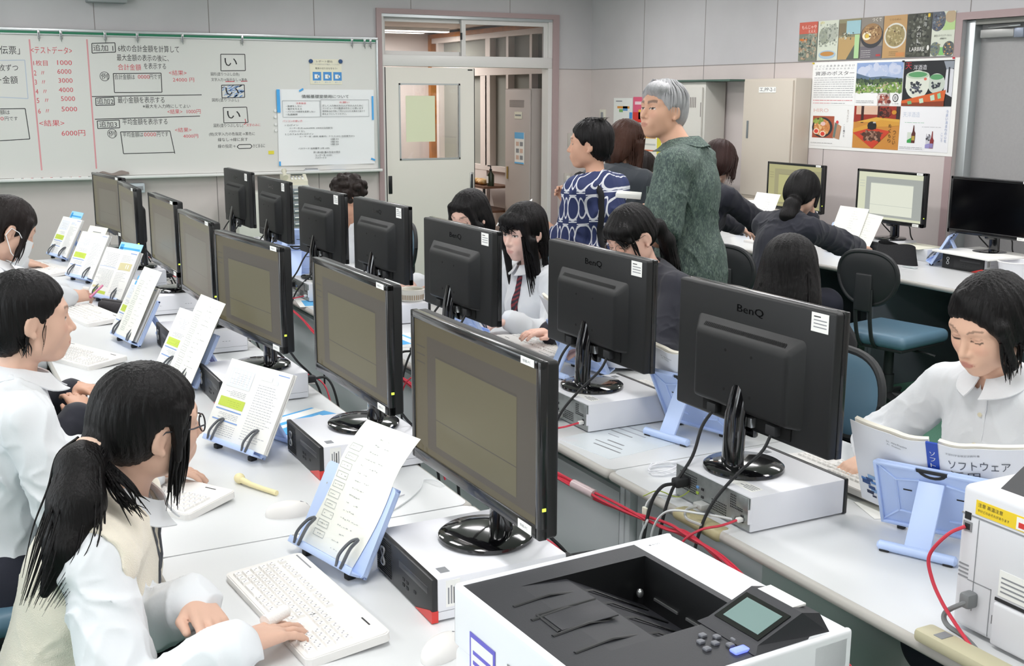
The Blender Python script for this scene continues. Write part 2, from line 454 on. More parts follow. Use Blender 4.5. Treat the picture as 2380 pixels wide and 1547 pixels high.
MB().bb((WX + .04, 4.66, 2.05), (WX + .088, 4.725, 2.105), mat('closer_cap', hx('8f97a6'), .4, .5), .004).build('closer_cap', door2)
# ------------------------------------------------------------------ whiteboard
WB_TEXT = [
('K', 0.603, 2.023, 0.06, 0.134, 0.003, '伝票」'),
('K', 0.582, 1.897, 0.05, 0.134, 0.002, '枚ずつ'),
('K', 0.552, 1.809, 0.056, 0.154, 0.002, 'ー金額'),
('K', 0.533, 1.575, 0.034, 0.1, -0.001, '額額は'),
('R', 0.54, 1.528, 0.027, 0.048, 0.0, '00'),
('K', 0.595, 1.528, 0.03, 0.089, -0.001, '円です'),
('R', 0.814, 2.027, 0.053, 0.287, 0.006, '<テストデータ>'),
('R', 0.824, 1.934, 0.041, 0.099, 0.002, '1枚目'),
('R', 0.991, 1.939, 0.035, 0.104, 0.002, '1000'),
('R', 0.822, 1.862, 0.037, 0.072, 0.0, '2  〃'),
('R', 0.987, 1.874, 0.035, 0.099, 0.002, '6000'),
('R', 0.823, 1.794, 0.037, 0.072, 0.001, '3  〃'),
('R', 0.99, 1.808, 0.034, 0.1, 0.001, '3000'),
('R', 0.823, 1.726, 0.036, 0.077, 0.0, '4  〃'),
('R', 0.987, 1.739, 0.034, 0.102, 0.001, '4000'),
('R', 0.826, 1.66, 0.037, 0.082, 0.0, '5  〃'),
('R', 0.998, 1.674, 0.035, 0.1, 0.0, '5000'),
('R', 0.83, 1.582, 0.037, 0.077, 0.0, '6  〃'),
('R', 0.996, 1.597, 0.035, 0.112, -0.001, '5000'),
('R', 0.831, 1.493, 0.047, 0.177, -0.001, '<結果>'),
('R', 0.983, 1.417, 0.045, 0.17, -0.002, '6000円'),
('K', 1.255, 2.052, 0.049, 0.146, 0.004, '追加 1'),
('K', 1.436, 2.05, 0.052, 0.46, 0.01, '6枚の合計金額を計算して'),
('K', 1.423, 1.982, 0.05, 0.389, 0.007, '最大金額の表示の後に、'),
('R', 1.426, 1.912, 0.047, 0.172, 0.003, '合計金額'),
('K', 1.621, 1.923, 0.046, 0.167, 0.002, 'を表示する'),
('K', 1.299, 1.842, 0.045, 0.051, 0.001, '例'),
('K', 1.396, 1.839, 0.04, 0.151, 0.002, '合計金額は'),
('R', 1.57, 1.841, 0.03, 0.088, 0.001, '0000'),
('K', 1.66, 1.842, 0.036, 0.084, 0.001, '円です'),
('R', 1.808, 1.874, 0.039, 0.136, 0.002, '<結果>'),
('R', 1.835, 1.821, 0.033, 0.166, 0.001, '24000 円'),
('K', 1.255, 1.654, 0.046, 0.122, 0.0, '追加2'),
('K', 1.409, 1.665, 0.049, 0.353, 0.001, '最小金額を表示する'),
('K', 1.593, 1.617, 0.03, 0.367, 0.0, '※最大を入力時にしてよい'),
('R', 1.78, 1.575, 0.037, 0.114, 0.0, '<結果>'),
('R', 1.929, 1.575, 0.034, 0.11, 0.0, '1000円'),
('K', 1.261, 1.48, 0.046, 0.13, -0.001, '追加3'),
('K', 1.433, 1.5, 0.048, 0.342, -0.002, '平均金額を表示する'),
('K', 1.324, 1.409, 0.044, 0.052, 0.0, '例'),
('K', 1.429, 1.4, 0.038, 0.154, -0.002, '平均金額は'),
('R', 1.589, 1.4, 0.031, 0.092, -0.002, '0000'),
('K', 1.688, 1.4, 0.037, 0.088, -0.001, '円です'),
('R', 1.83, 1.432, 0.036, 0.128, -0.001, '<結果>'),
('R', 1.891, 1.383, 0.031, 0.118, -0.002, '4000円'),
('K', 2.249, 1.963, 0.062, 0.101, 0.002, 'い'),
('K', 2.134, 1.866, 0.031, 0.23, 0.003, '図形(塗りつぶし白色)'),
('K', 2.136, 1.825, 0.026, 0.289, 0.002, '文字入力→指示なし→黒色'),
('K', 2.245, 1.734, 0.058, 0.11, 0.0, 'い'),
('K', 2.134, 1.664, 0.032, 0.215, 0.0, '図形(塗りつぶし)'),
('K', 2.249, 1.549, 0.061, 0.109, -0.001, 'い'),
('K', 2.137, 1.463, 0.034, 0.237, -0.002, '図形(塗りつぶしなし)'),
('R', 2.402, 1.466, 0.024, 0.116, -0.001, '文字のみに'),
('K', 2.096, 1.396, 0.032, 0.374, -0.005, '(他)文字入力の色指定→黒色に'),
('K', 2.165, 1.352, 0.029, 0.245, -0.003, '線なし→線に戻す'),
('K', 2.163, 1.299, 0.03, 0.142, -0.002, '線の指定→'),
('K', 2.45, 1.298, 0.03, 0.1, -0.001, 'かどまるに')
]
WB_LINES = [
('K', [(0.569, 1.599), (0.741, 1.601), (0.756, 1.376), (0.549, 1.366)]) ,
('K', [(1.248, 2.086), (1.416, 2.094), (1.416, 2.025), (1.245, 2.014), (1.248, 2.086)]) ,
('K', [(1.389, 1.864), (1.748, 1.871), (1.746, 1.725), (1.389, 1.721), (1.389, 1.864)]) ,
('K', [(1.221, 1.69), (2.054, 1.706)]) ,
('K', [(1.248, 1.679), (1.382, 1.686), (1.383, 1.627), (1.246, 1.623), (1.248, 1.679)]) ,
('K', [(1.231, 1.519), (2.032, 1.539)]) ,
('K', [(1.247, 1.506), (1.41, 1.513), (1.41, 1.453), (1.248, 1.448), (1.247, 1.506)]) ,
('K', [(1.414, 1.421), (1.79, 1.424), (1.818, 1.246)]) ,
('K', [(1.414, 1.421), (1.426, 1.253), (1.816, 1.256)]) ,
('K', [(2.221, 2.024), (2.415, 2.027), (2.414, 1.899), (2.216, 1.895), (2.221, 2.024)]) ,
('K', [(2.216, 1.782), (2.4, 1.786), (2.399, 1.687), (2.215, 1.682), (2.216, 1.782)]) ,
('K', [(2.221, 1.606), (2.412, 1.609), (2.418, 1.486), (2.22, 1.484), (2.221, 1.606)]) ,
('K', [(2.318, 1.292), (2.336, 1.308), (2.429, 1.309), (2.442, 1.294), (2.428, 1.277), (2.334, 1.276), (2.318, 1.292)]) ,
('R', [(2.248, 1.811), (2.322, 1.812)]) ,
('R', [(2.374, 1.814), (2.427, 1.816)]) ,
('R', [(2.394, 1.515), (2.401, 1.48), (2.381, 1.47)]) ,
('B', [(0.597, 1.949), (0.766, 1.954), (0.767, 1.674), (0.576, 1.684)]) ,
]
SHEET_TEXT = [
('K', 2.873, 1.696, 0.0288, 0.409, '情報基礎室使用について') ,
('R', 2.822, 1.64, 0.0152, 0.085, '注意事項') ,
('R', 3.199, 1.648, 0.0152, 0.089, 'お願い') ,
('K', 2.736, 1.617, 0.0152, 0.135, '・飲食をしない') ,
('K', 2.735, 1.594, 0.0152, 0.135, '・電子を与える') ,
('K', 2.734, 1.572, 0.0152, 0.25, '・パソコンの設定を変更しない') ,
('K', 2.733, 1.549, 0.0152, 0.099, '・私語厳禁') ,
('K', 3.048, 1.621, 0.016, 0.363, '正しく入力後は次の人が次の人のために') ,
('K', 3.048, 1.599, 0.016, 0.363, 'コンピュータの電源は切ること使います') ,
('K', 3.047, 1.575, 0.0152, 0.378, '使用後は必ず席にて机の上のゴミを集めて捨てて') ,
('K', 3.046, 1.552, 0.016, 0.214, '帰るようにしてください。') ,
('R', 2.703, 1.495, 0.0176, 0.168, 'パソコンの使い方') ,
('K', 2.722, 1.461, 0.0152, 0.114, '1 ログイン') ,
('K', 2.757, 1.436, 0.0152, 0.376, 'ユーザー名 (F) studentNNN  (NNNは出席番号)') ,
('K', 2.756, 1.411, 0.0152, 0.136, 'パスワード なし') ,
('K', 2.72, 1.388, 0.0152, 0.244, '2 このフォルダにログイン') ,
('K', 2.84, 1.366, 0.0152, 0.485, 'ユーザー名  (学年 組番号)  クラス1(01) 出席番号(01)') ,
('K', 3.116, 1.343, 0.016, 0.066, '1組 01') ,
('K', 3.115, 1.321, 0.016, 0.067, '1組 02') ,
('K', 3.114, 1.3, 0.016, 0.067, '1組 03') ,
('K', 2.829, 1.267, 0.0176, 0.27, 'パスワード 出席番号 (1年→00)') ,
('K', 2.958, 1.234, 0.0176, 0.236, '例 1年1組1番の生徒の場合') ,
('K', 2.972, 1.209, 0.0176, 0.147, 'ユーザー名 101001') ,
('K', 2.971, 1.189, 0.0176, 0.096, 'パスワード 0') ,
]
M_BOARD = mat('whiteboard_face', hx('dcdcd8'), .28, spec=.4)
BF = WY - .030          # writing face
wb = thing('whiteboard', 'long whiteboard with red and black handwriting on the front wall', 'whiteboard', (0, 0, 0))
MB().bb((-.05, BF, 1.085), (3.545, WY, 2.17), M_BOARD).build('panel', wb)
f = MB()
f.bb((-.06, BF - .012, 2.165), (3.556, WY, 2.186), M_ALU, .003).bb((3.54, BF - .012, 1.07), (3.556, WY, 2.17), M_ALU, .003)
f.bb((-.06, BF - .012, 1.07), (-.045, WY, 2.17), M_ALU, .003)
f.build('frame', wb)
g = MB().bb((-.05, BF - .010, 2.148), (3.535, BF, 2.165), mat('green_rail', hx('1f7a58'), .5)).bb((-.05, BF - .014, 2.141), (3.535, BF, 2.148), M_ALU)
g.build('hanging_rail', wb)
MB().bb((-.06, BF - .065, 1.062), (3.556, WY, 1.072), M_WHITE, .003).bb((-.06, BF - .068, 1.066), (3.556, BF - .06, 1.086), M_WHITE, .003).build('pen_tray', wb)
INK = {'K': M_INK, 'R': M_RED, 'B': mat('faint_blue', hx('b9c4d3'), .7)}
WR = {}
def wmb(c, x):
    k = ('left_board_writing' if x < .8 else 'data_table_writing' if x < 1.2 else 'task_writing' if x < 2.12 else 'shape_example_writing')
    return WR.setdefault((k, c == 'R'), MB())
for c, x, z, h, w_, dz, t_ in WB_TEXT: put_text(wmb(c, x), t_, x, z + dz / 2, h, INK[c], BF - .0006, w=w_)
for c, p in WB_LINES:
    for (xa, za), (xb, zb) in zip(p[:-1], p[1:]): bar(wmb(c, p[0][0]), xa, za, xb, zb, .006, INK[c], BF - .0006)
for cx, cz in ((1.324, 1.842), (1.351, 1.409)):
    poly_outline(wmb('K', cx), [(cx + .034 * math.cos(2 * PI * i / 20), cz + .034 * math.sin(2 * PI * i / 20)) for i in range(20)], .004, M_INK, BF - .0006)
for a, b in (((.809, 2.105), (.822, 1.14)), ((1.214, 2.115), (1.217, 1.142))):
    m = MB(); bar(m, a[0], a[1], b[0], b[1], .011, mat('faded_red', hx('dc9a9f'), .7), BF - .0005); m.build('red_rule', wb)
random.seed(3)
for i in range(60):   # blue hatching in the second small box
    x = random.uniform(2.222, 2.39); z = random.uniform(1.69, 1.778)
    bar(wmb('K', 2.3), x - .012, z - .006, x + .012, z + .006, .005, mat('blue_marker', hx('6f9bd6'), .7), BF - .0003)
for (k, red), m in WR.items(): m.build(('red_' if red else 'black_') + k, wb)
ORDW = ['first', 'second', 'third', 'fourth', 'fifth', 'sixth', 'seventh', 'eighth', 'ninth']
def clip_mb():
    m = MB(); m.bb((-.009, -.018, .0), (.009, -.010, .062), M_METAL, .003).bb((-.006, -.020, .012), (.006, -.017, .045), M_GREYINK)
    m.tube([(0, -.014, .0), (0, -.026, -.012), (0, -.022, -.018)], .003, M_METAL, 6)
    return m
cp = None
for i, x in enumerate([0.875, 1.03, 1.345, 1.582, 1.924, 2.396, 3.324, 3.435, 3.487]):
    lab = 'metal clip on the green whiteboard rail, %s from the left' % ORDW[i]
    if cp is None: cp = single('rail_clip', clip_mb(), lab, 'clip', 'metal clips on the whiteboard rail', (x, BF, 2.112))
    else: copy_tree(cp, None, lab, (x, BF, 2.112))
# taped sheet and small notice
sh = thing('paper_sheet', 'large white rules sheet taped to the right end of the whiteboard', 'sheet', (0, 0, 0))
SF = BF - .006
MB().sheet(lambda u, v: (2.66 + .845 * u + .006 * v, SF - .006 * math.sin(u * 7) * (1 - v), 1.128 + .625 * v), 12, 6, mat('sheet_white', hx('eff1f2'), .6), thick=.0006).build('paper', sh)
m = MB()
for c, x, z, h, w_, t_ in SHEET_TEXT: put_text(m, t_, x, z, h, INK[c], SF - .0075, w=w_)
for x0, z0, x1, z1 in ((2.707, 1.527, 3.028, 1.661), (3.035, 1.53, 3.461, 1.669)): poly_outline(m, [(x0, z0), (x1, z0), (x1, z1), (x0, z1)], .0025, M_GREYINK, SF - .0072)
m.build('printing', sh)
M_TAPE = mat('blue_tape', hx('4aa9ea'), .5)
for x0, z0, x1, z1 in ((2.66, 1.565, 2.688, 1.752), (3.488, 1.50, 3.503, 1.70), (2.66, 1.128, 2.674, 1.165)):
    MB().bb((x0, SF - .009, z0), (x1, SF - .0078, z1), M_TAPE).build('tape', sh)
for cx, cz, a in ((2.87, 1.748, .5), (3.49, 1.165, -.4)):
    MB(Matrix.Translation((cx, SF - .008, cz)) @ Matrix.Rotation(-a, 4, 'Y')).box((0, 0, 0), (.04, .001, .014), M_TAPE).build('tape', sh)
nt_ = thing('notice', 'small cream notice with three blue squares on the whiteboard', 'notice', (0, 0, 0))
MB().bb((2.953, BF - .003, 1.795), (3.229, BF - .0015, 2.0), mat('notice_cream', hx('e8e4cf'), .7)).build('paper', nt_)
m = MB()
put_text(m, 'レポート提出', 3.01, 1.982, .018, M_INK, BF - .0036, w=.14); put_text(m, 'データの保存を必ず確認してください', 2.97, 1.958, .012, M_GREYINK, BF - .0036, w=.24)
put_text(m, '電源の切り方を守ろう!', 3.0, 1.925, .016, M_INK, BF - .0036, w=.19)
for x in (2.976, 3.067, 3.155):
    m.bb((x, BF - .0036, 1.826), (x + .073, BF - .003, 1.896), mat('notice_blue', hx('4f93d2'), .6))
    m.bb((x + .016, BF - .0042, 1.842), (x + .045, BF - .0036, 1.876), M_PAPER); m.bb((x + .04, BF - .0042, 1.85), (x + .058, BF - .0036, 1.868), M_PAPER)
    put_text(m, '正しく', x + .012, 1.812, .012, mat('notice_blue', (0, 0, 0)), BF - .0036, w=.05)
m.build('printing', nt_)
for i, (x, z) in enumerate(((2.963, 1.982), (3.22, 1.984))):
    single('magnet', MB().tube([(x, BF - .004, z), (x, BF - .016, z)], [.018, .016], mat('navy_magnet', hx('274c7c'), .4), 14), 'round blue magnet at the notice\'s %s corner' % ('upper left' if i == 0 else 'upper right'), 'magnet', 'blue magnets on the notice')
single('sticky_note', MB().bb((2.576, BF - .003, 1.226), (2.623, BF - .001, 1.254), M_YEL), 'yellow sticky note on the whiteboard left of the rules sheet', 'note')
for i, z in enumerate((1.58, 1.53, 1.47, 1.42)):
    single('sheet_magnet', MB().tube([(2.645, BF - .002, z), (2.645, BF - .012, z)], .012, M_WHITE, 12), 'white round magnet beside the rules sheet, %s from the top' % ORDW[i], 'magnet', 'white magnets beside the rules sheet')
# things on and under the pen tray
pc_ = [hx('2e2e30'), hx('b3262e'), hx('2e2e30'), hx('c43b3f'), hx('33384a'), hx('a8a8a4'), hx('b3262e'), hx('2e2e30')]
random.seed(5)
for i in range(8):
    x = .62 + i * .068
    o = single('marker_pen', MB().cyl((0, 0, 0), (.05, 0, .0), .0075, M_WHITE, 10).cyl((.05, 0, 0), (.064, 0, 0), .008, mat('pen_col%d' % i, pc_[i], .5), 10).cyl((-.006, 0, 0), (0, 0, 0), .008, mat('pen_col%d' % i, pc_[i], .5), 10),
               'whiteboard marker lying in the pen tray, %s from the left' % ORDW[i], 'marker', 'markers in the pen tray', (x, BF - .04, 1.080))
def cloth(u, v):
    x = 1.19 + .26 * u; a = (v - .5)
    return (x, BF - .034 + a * .05, 1.078 + .035 * max(0, math.sin(PI * v)) * (.35 + .65 * math.sin(PI * min(1, u * 1.05))) * (1 + .5 * math.sin(9 * u)) + .02 * u)
single('cleaning_cloth', MB().sheet(cloth, 16, 8, mat('grey_cloth', hx('8b807a'), .9, bump=.6, bscale=120), thick=.003), 'crumpled grey cleaning cloth on the pen tray', 'cloth')
single('board_eraser', MB().box((2.93, BF - .035, 1.084), (.12, .05, .022), mat('eraser_body', hx('c9cdd2'), .5), .004).box((2.93, BF - .035, 1.098), (.1, .04, .008), M_GREYINK, .002), 'pale board eraser on the tray under the rules sheet', 'eraser')
single('marker_case', MB().box((3.17, BF - .035, 1.079), (.13, .04, .012), mat('case_blue', hx('a9c3e3'), .5), .003), 'flat light blue marker case at the tray\'s right end', 'case')
single('socket_box', MB().box((1.50, WY - .035, .985), (.13, .07, .075), mat('grey_box', hx('b9c1c6'), .5), .006).box((1.52, WY - .072, .985), (.06, .006, .03), M_GREYINK, .002), 'grey wall box under the whiteboard behind the far monitors', 'box')
single('wall_speaker', MB().box((1.37, WY - .06, 2.46), (.29, .12, .15), mat('speaker_grey', hx('9a9da0'), .6), .008), 'grey wall box cut by the top of the frame above the whiteboard', 'box')

# ---------------------------------------------------------------- right wall: switches, notices, cabinets
def plate(name, y, z, wd, ht, label, col='d9d6c8', btn=True):
    m = MB().box((WX - .008, y, z), (.016, wd, ht), mat('plate_' + col, hx(col), .5), .003)
    if btn: m.box((WX - .018, y, z + .005), (.006, wd * .4, ht * .6), M_GREYINK, .002)
    return single(name, m, label, 'switch')
plate('wall_controller', 9.16, 1.51, .09, .15, 'cream wall controller near the room corner')
def fplate(name, x, z, wd, ht, label, col='c2bcb4'):
    m = MB().box((x, WY - .007, z), (wd, .014, ht), mat('plate_' + col, hx(col), .5), .003).box((x, WY - .015, z), (wd * .45, .004, ht * .6), mat('plate_btn', hx('e4e2da'), .5), .002)
    return single(name, m, label, 'switch')
fplate('light_switch', 5.50, 1.30, .09, .13, 'grey light switch between the doorway and the room corner')
fplate('wall_socket', 5.46, .93, .08, .12, 'wall socket low beside the doorway')
def wpaper(name, y0, y1, z0, z1, col, label, deco):
    m = MB().bb((WX - .004, y1, z0), (WX - .002, y0, z1), mat('wp_' + col, hx(col), .7))
    for (a, b, c, d, cc) in deco:      # fractions along the sheet (left to right, bottom to top)
        ya, yb = y0 + (y1 - y0) * a, y0 + (y1 - y0) * c
        za, zb = z0 + (z1 - z0) * b, z0 + (z1 - z0) * d
        m.bb((WX - .0048, min(ya, yb), za), (WX - .0041, max(ya, yb), zb), mat('wp_' + cc, hx(cc), .7))
    return single(name, m, label, 'notice')
wpaper('wall_notice', 8.98, 8.67, 1.36, 1.69, 'e9eae6', 'white notice with coloured stickers on the right wall', [(.2, .72, .85, .78, 'd8933f'), (.3, .62, .5, .7, '7fb069'), (.5, .66, .75, .78, '5a93c8'), (.12, .9, .45, .93, '8d8f93'), (.2, .2, .45, .28, '9ccf62'), (.85, .45, 1.0, .62, '4f93d2'), (.55, .72, .7, .78, 'c6d24a')])
wpaper('wall_flyer', 8.66, 8.36, 1.48, 1.70, 'e0607f', 'pink flyer on the right wall beside the man\'s face', [(0, 0, .45, .4, 'd8392f'), (.3, .12, .75, .5, 'e8c63c'), (.1, .7, .7, .82, 'f3d6dc')])
wpaper('wall_notice', 8.55, 8.12, 1.12, 1.42, 'f0ede4', 'pale list notice on the right wall below the pink flyer', [(.05, .75, .6, .82, 'e0a45a'), (.05, .55, .6, .6, 'c9c9c4'), (.05, .38, .62, .42, 'd8724a'), (.05, .2, .62, .25, 'c9c9c4'), (.65, .3, .8, .95, 'e5d94a')])
wpaper('wall_notice', 8.55, 8.05, .80, 1.10, 'f0ede4', 'lower pale notice on the right wall with an orange line', [(.05, .75, .6, .8, 'd8724a'), (.05, .5, .6, .54, 'c9c9c4')])

lk = thing('steel_locker', 'grey steel locker with louvred door in the room\'s far right part', 'locker', (0, 0, 0))
MB().bb((5.49, 7.32, 0), (WX - .02, 7.84, 1.818), M_GREYST, .004).build('body', lk)
MB().bb((5.474, 7.345, .06), (5.489, 7.58, 1.775), M_GREYST, .003).build('door', lk)
MB().bb((5.474, 7.587, .06), (5.489, 7.82, 1.775), M_GREYST, .003).build('door', lk)
v = MB()
for k in range(7): v.bb((5.4715, 7.42 + k * .022, 1.62), (5.474, 7.43 + k * .022, 1.70), M_SEAM)
v.build('louvre', lk)
MB().bb((5.472, 7.35, 1.55), (5.475, 7.36, 1.66), M_SEAM).build('hinge', lk)
MB().bb((5.47, 7.0, 1.820), (WX - .01, 7.87, 1.834), mat('green_mat', hx('4a6157'), .8)).build('top_mat', lk)
cb = thing('storage_cabinet', 'cream tall storage cabinet beside the posters', 'cabinet', (0, 0, 0))
MB().bb((5.555, 6.36, 0), (WX - .005, 6.93, 1.835), M_STEEL, .004).build('body', cb)
MB().bb((5.54, 6.375, .98), (5.556, 6.915, 1.82), M_STEEL, .004).build('door', cb)
MB().bb((5.54, 6.375, .05), (5.556, 6.915, .955), M_STEEL, .004).build('door', cb)
MB().bb((5.536, 6.845, 1.40), (5.541, 6.865, 1.53), mat('recess_grey', hx('6e7478'), .4), .002).build('handle', cb)
m = MB().bb((5.537, 6.55, 1.735), (5.539, 6.74, 1.775), M_PAPER)
put_text(m, 'エ,PP-2-1', -6.73, 1.755, .028, M_INK, 5.5365, w=.17, M=Matrix(((0, 1, 0, 0), (-1, 0, 0, 0), (0, 0, 1, 0), (0, 0, 0, 1))))
single('cabinet_label', m, 'white paper label on the cream cabinet door', 'label')
# ------------------------------------------------------------------ posters on the right wall
M_RW = Matrix(((0, 1, 0, 0), (-1, 0, 0, 0), (0, 0, 1, 0), (0, 0, 0, 1)))   # local x runs right along the wall as seen from the room
def poster(name, label, yl, wd, zb, ht, bg, items, group=None, base=WX - .004):
    root = thing(name, label, 'poster', (0, 0, 0), 0, group)
    x0 = -yl
    MB().bb((x0, base - .0012, zb), (x0 + wd, base, zb + ht), mat('ps_' + bg, hx(bg), .35), M=M_RW).build('paper', root)
    m = MB(); k = 0
    for it in items:
        k += 1; y = base - .0014 - .00018 * k
        K = it[0]; c = it[-1]; mt = mat('ps_' + c, hx(c), .45)
        if K == 'r':
            _, a, b, cc, d, _ = it; m.rect(x0 + a * wd, zb + b * ht, x0 + cc * wd, zb + d * ht, y, mt, M_RW)
        elif K == 'p':
            m.quad([(x0 + a * wd, y, zb + b * ht) for a, b in it[1]], mt, M_RW)
        elif K == 'e':
            _, a, b, ra, rb, _ = it; m.quad([(x0 + wd * min(1, max(0, a + ra * math.cos(i * PI / 12))), y, zb + ht * min(1, max(0, b + rb * math.sin(i * PI / 12)))) for i in range(24)], mt, M_RW)
        elif K == 't':
            _, s, a, b, h, w_, _ = it; put_text(m, s, x0 + a * wd, zb + b * ht, h * ht, mt, y, w=w_ * wd, M=M_RW)
        elif K == 'v':    # vertical lettering
            _, s, a, b, h, _ = it
            for i, ch in enumerate(s): put_text(m, ch, x0 + a * wd, zb + (b - i * h * 1.15) * ht, h * ht * .9, mt, y, w=h * ht * .9, M=M_RW)
        elif K == 'n':    # speckle
            _, a, b, cc, d, n, sz, _ = it
            cols = it[-1].split(','); rr = random.Random(int(a * 1000 + b * 77 + n))
            for i in range(n * 2):
                q = .62 * sz * rr.uniform(.5, 1.5); qz = q * wd / ht
                px, pz = rr.uniform(max(a, q), min(cc, 1 - q)), rr.uniform(max(b, qz), min(d, 1 - qz))
                cm = mat('ps_' + cols[i % len(cols)], hx(cols[i % len(cols)]), .45)
                disc(m, x0 + px * wd, zb + pz * ht, q * wd, cm, y - .0001 - i * 2e-6, 7, M_RW, q * wd * rr.uniform(.5, 1.1))
        elif K == 'l':    # lines of small print
            _, a, b, cc, d, n, _ = it; rr = random.Random(n)
            for i in range(n):
                zz = b + (d - b) * (i + .5) / n
                xx = a
                while xx < cc - .01:
                    L = rr.uniform(.02, .12); e = min(cc, xx + L)
                    m.rect(x0 + xx * wd, zb + (zz - .12 * (d - b) / n) * ht, x0 + e * wd, zb + (zz + .12 * (d - b) / n) * ht, y, mt, M_RW); xx = e + .012
    m.build('print', root)
    return root
# upper row of seven
US = [6.52, 6.325, 6.118, 5.908, 5.705, 5.50, 5.298, 5.112]
UP = [
 ('7f8577', 'small poster with a red heading, leftmost of the upper row', [('r', 0, .7, 1, 1, 'c9614f'), ('t', 'もんじゃや', .14, .87, .1, .8, 'f0ded2'), ('t', 'えええ', .5, .76, .07, .4, 'f0ded2'), ('n', 0, .05, 1, .68, 70, .09, '6d7468,8f9484,a58a70,54605a,9aa394,b8a58e'), ('r', .05, .52, .5, .58, 'd0742f')]),
 ('d3d8c8', 'small pale green poster of stone figures, second in the upper row', [('e', .35, .62, .3, .22, '9aa08f'), ('e', .72, .68, .26, .22, 'b0b5a8'), ('n', .1, .35, .95, .9, 45, .06, '8f968a,b7bcae,777e74,a2a79a'), ('e', .5, .14, .42, .11, 'a6bfcf'), ('e', .5, .16, .34, .06, 'c08a4a'), ('t', 'の', .1, .95, .06, .2, 'd9c84a')]),
 ('8f8a6c', 'small poster of a wooden counter with a blue panel, third in the upper row', [('r', .35, .62, 1, .95, '9bc0c8'), ('r', 0, .6, .32, .9, '7d7158'), ('p', [(0, 0), (.4, 0), (.95, .55), (0, .55)], 'b89a68'), ('p', [(.4, 0), (1, 0), (1, .5), (.95, .55)], '5a5f56'), ('r', .76, .02, .97, .6, 'aed19a'), ('n', .1, .5, .7, .66, 14, .05, '6a6f66,c9c6b0,4f564e')]),
 ('8c857c', 'small poster of a noodle bowl with egg, fourth in the upper row', [('r', 0, .0, 1, .3, '6f6a70'), ('e', .5, .55, .52, .3, '3b3c40'), ('e', .5, .6, .46, .25, '9c7a55'), ('n', .2, .48, .85, .76, 40, .06, 'b08d62,8a6a48,c5a87e,6f533a'), ('e', .28, .55, .2, .1, 'ece4c6'), ('e', .3, .55, .09, .05, 'd9b84a'), ('t', 'つくで', .5, .93, .09, .42, 'f2efe6'), ('l', .05, .02, .5, .22, 4, 'c9c6c2'), ('r', .75, .05, .95, .1, 'b5484a')]),
 ('bd9868', 'small tan poster of a round bowl, fifth in the upper row', [('e', .52, .52, .48, .3, 'd8d6cc'), ('e', .52, .52, .42, .26, '9f8f64'), ('n', .2, .32, .85, .72, 40, .06, 'b0a074,877a54,c1b48c,94895f'), ('e', .5, .64, .05, .04, '5a4636'), ('t', 'らららめん', .25, .9, .05, .5, '8a6f48'), ('l', .3, .04, .7, .16, 3, '7d6440'), ('r', .6, .03, .97, .12, 'c88a56')]),
 ('46483f', 'small dark poster with white vertical lettering, sixth in the upper row', [('n', 0, 0, 1, 1, 60, .09, '3b3d38,55574c,2f312e,62645a,77796f'), ('v', '大出戦', .42, .66, .13, 'dfe1dc'), ('v', '成海', .66, .88, .12, 'b9bcb6'), ('t', 'LARBRE', .15, .18, .09, .62, 'e9e8e2'), ('e', .92, .2, .05, .06, 'e9e8e2'), ('r', .84, .9, .93, .98, 'e0c040')]),
 ('d4d9c9', 'small white and green poster with photo circles, rightmost of the upper row', [('p', [(.45, .58), (1, .58), (1, .8), (.6, .8)], 'b4d08e'), ('e', .24, .82, .34, .26, '59606a'), ('n', .0, .6, .5, .98, 26, .06, '48506a,7d8a94,8c7a66,3c4148'), ('e', .8, .88, .24, .14, 'b9a384'), ('t', '高校生レストランツアーマルシェ', .12, .46, .05, .76, '4a4f4a'), ('t', '(開催中)', .38, .39, .05, .28, '4a4f4a'), ('r', .35, .02, .62, .2, '7fbf72'), ('e', .2, .16, .22, .16, '77806f'), ('n', .02, .04, .4, .3, 14, .05, '5f6f80,9a8f70,4d5a5f'), ('e', .8, .16, .26, .17, '5a5f5f'), ('n', .6, .03, .98, .3, 14, .05, 'd39a52,3c4450,e0b070')]),
]
for i, (bg, lab, items) in enumerate(UP):
    poster('small_poster', lab, US[i], US[i] - US[i + 1] - .006, 1.957, .268, bg, items, 'small posters in the upper row')
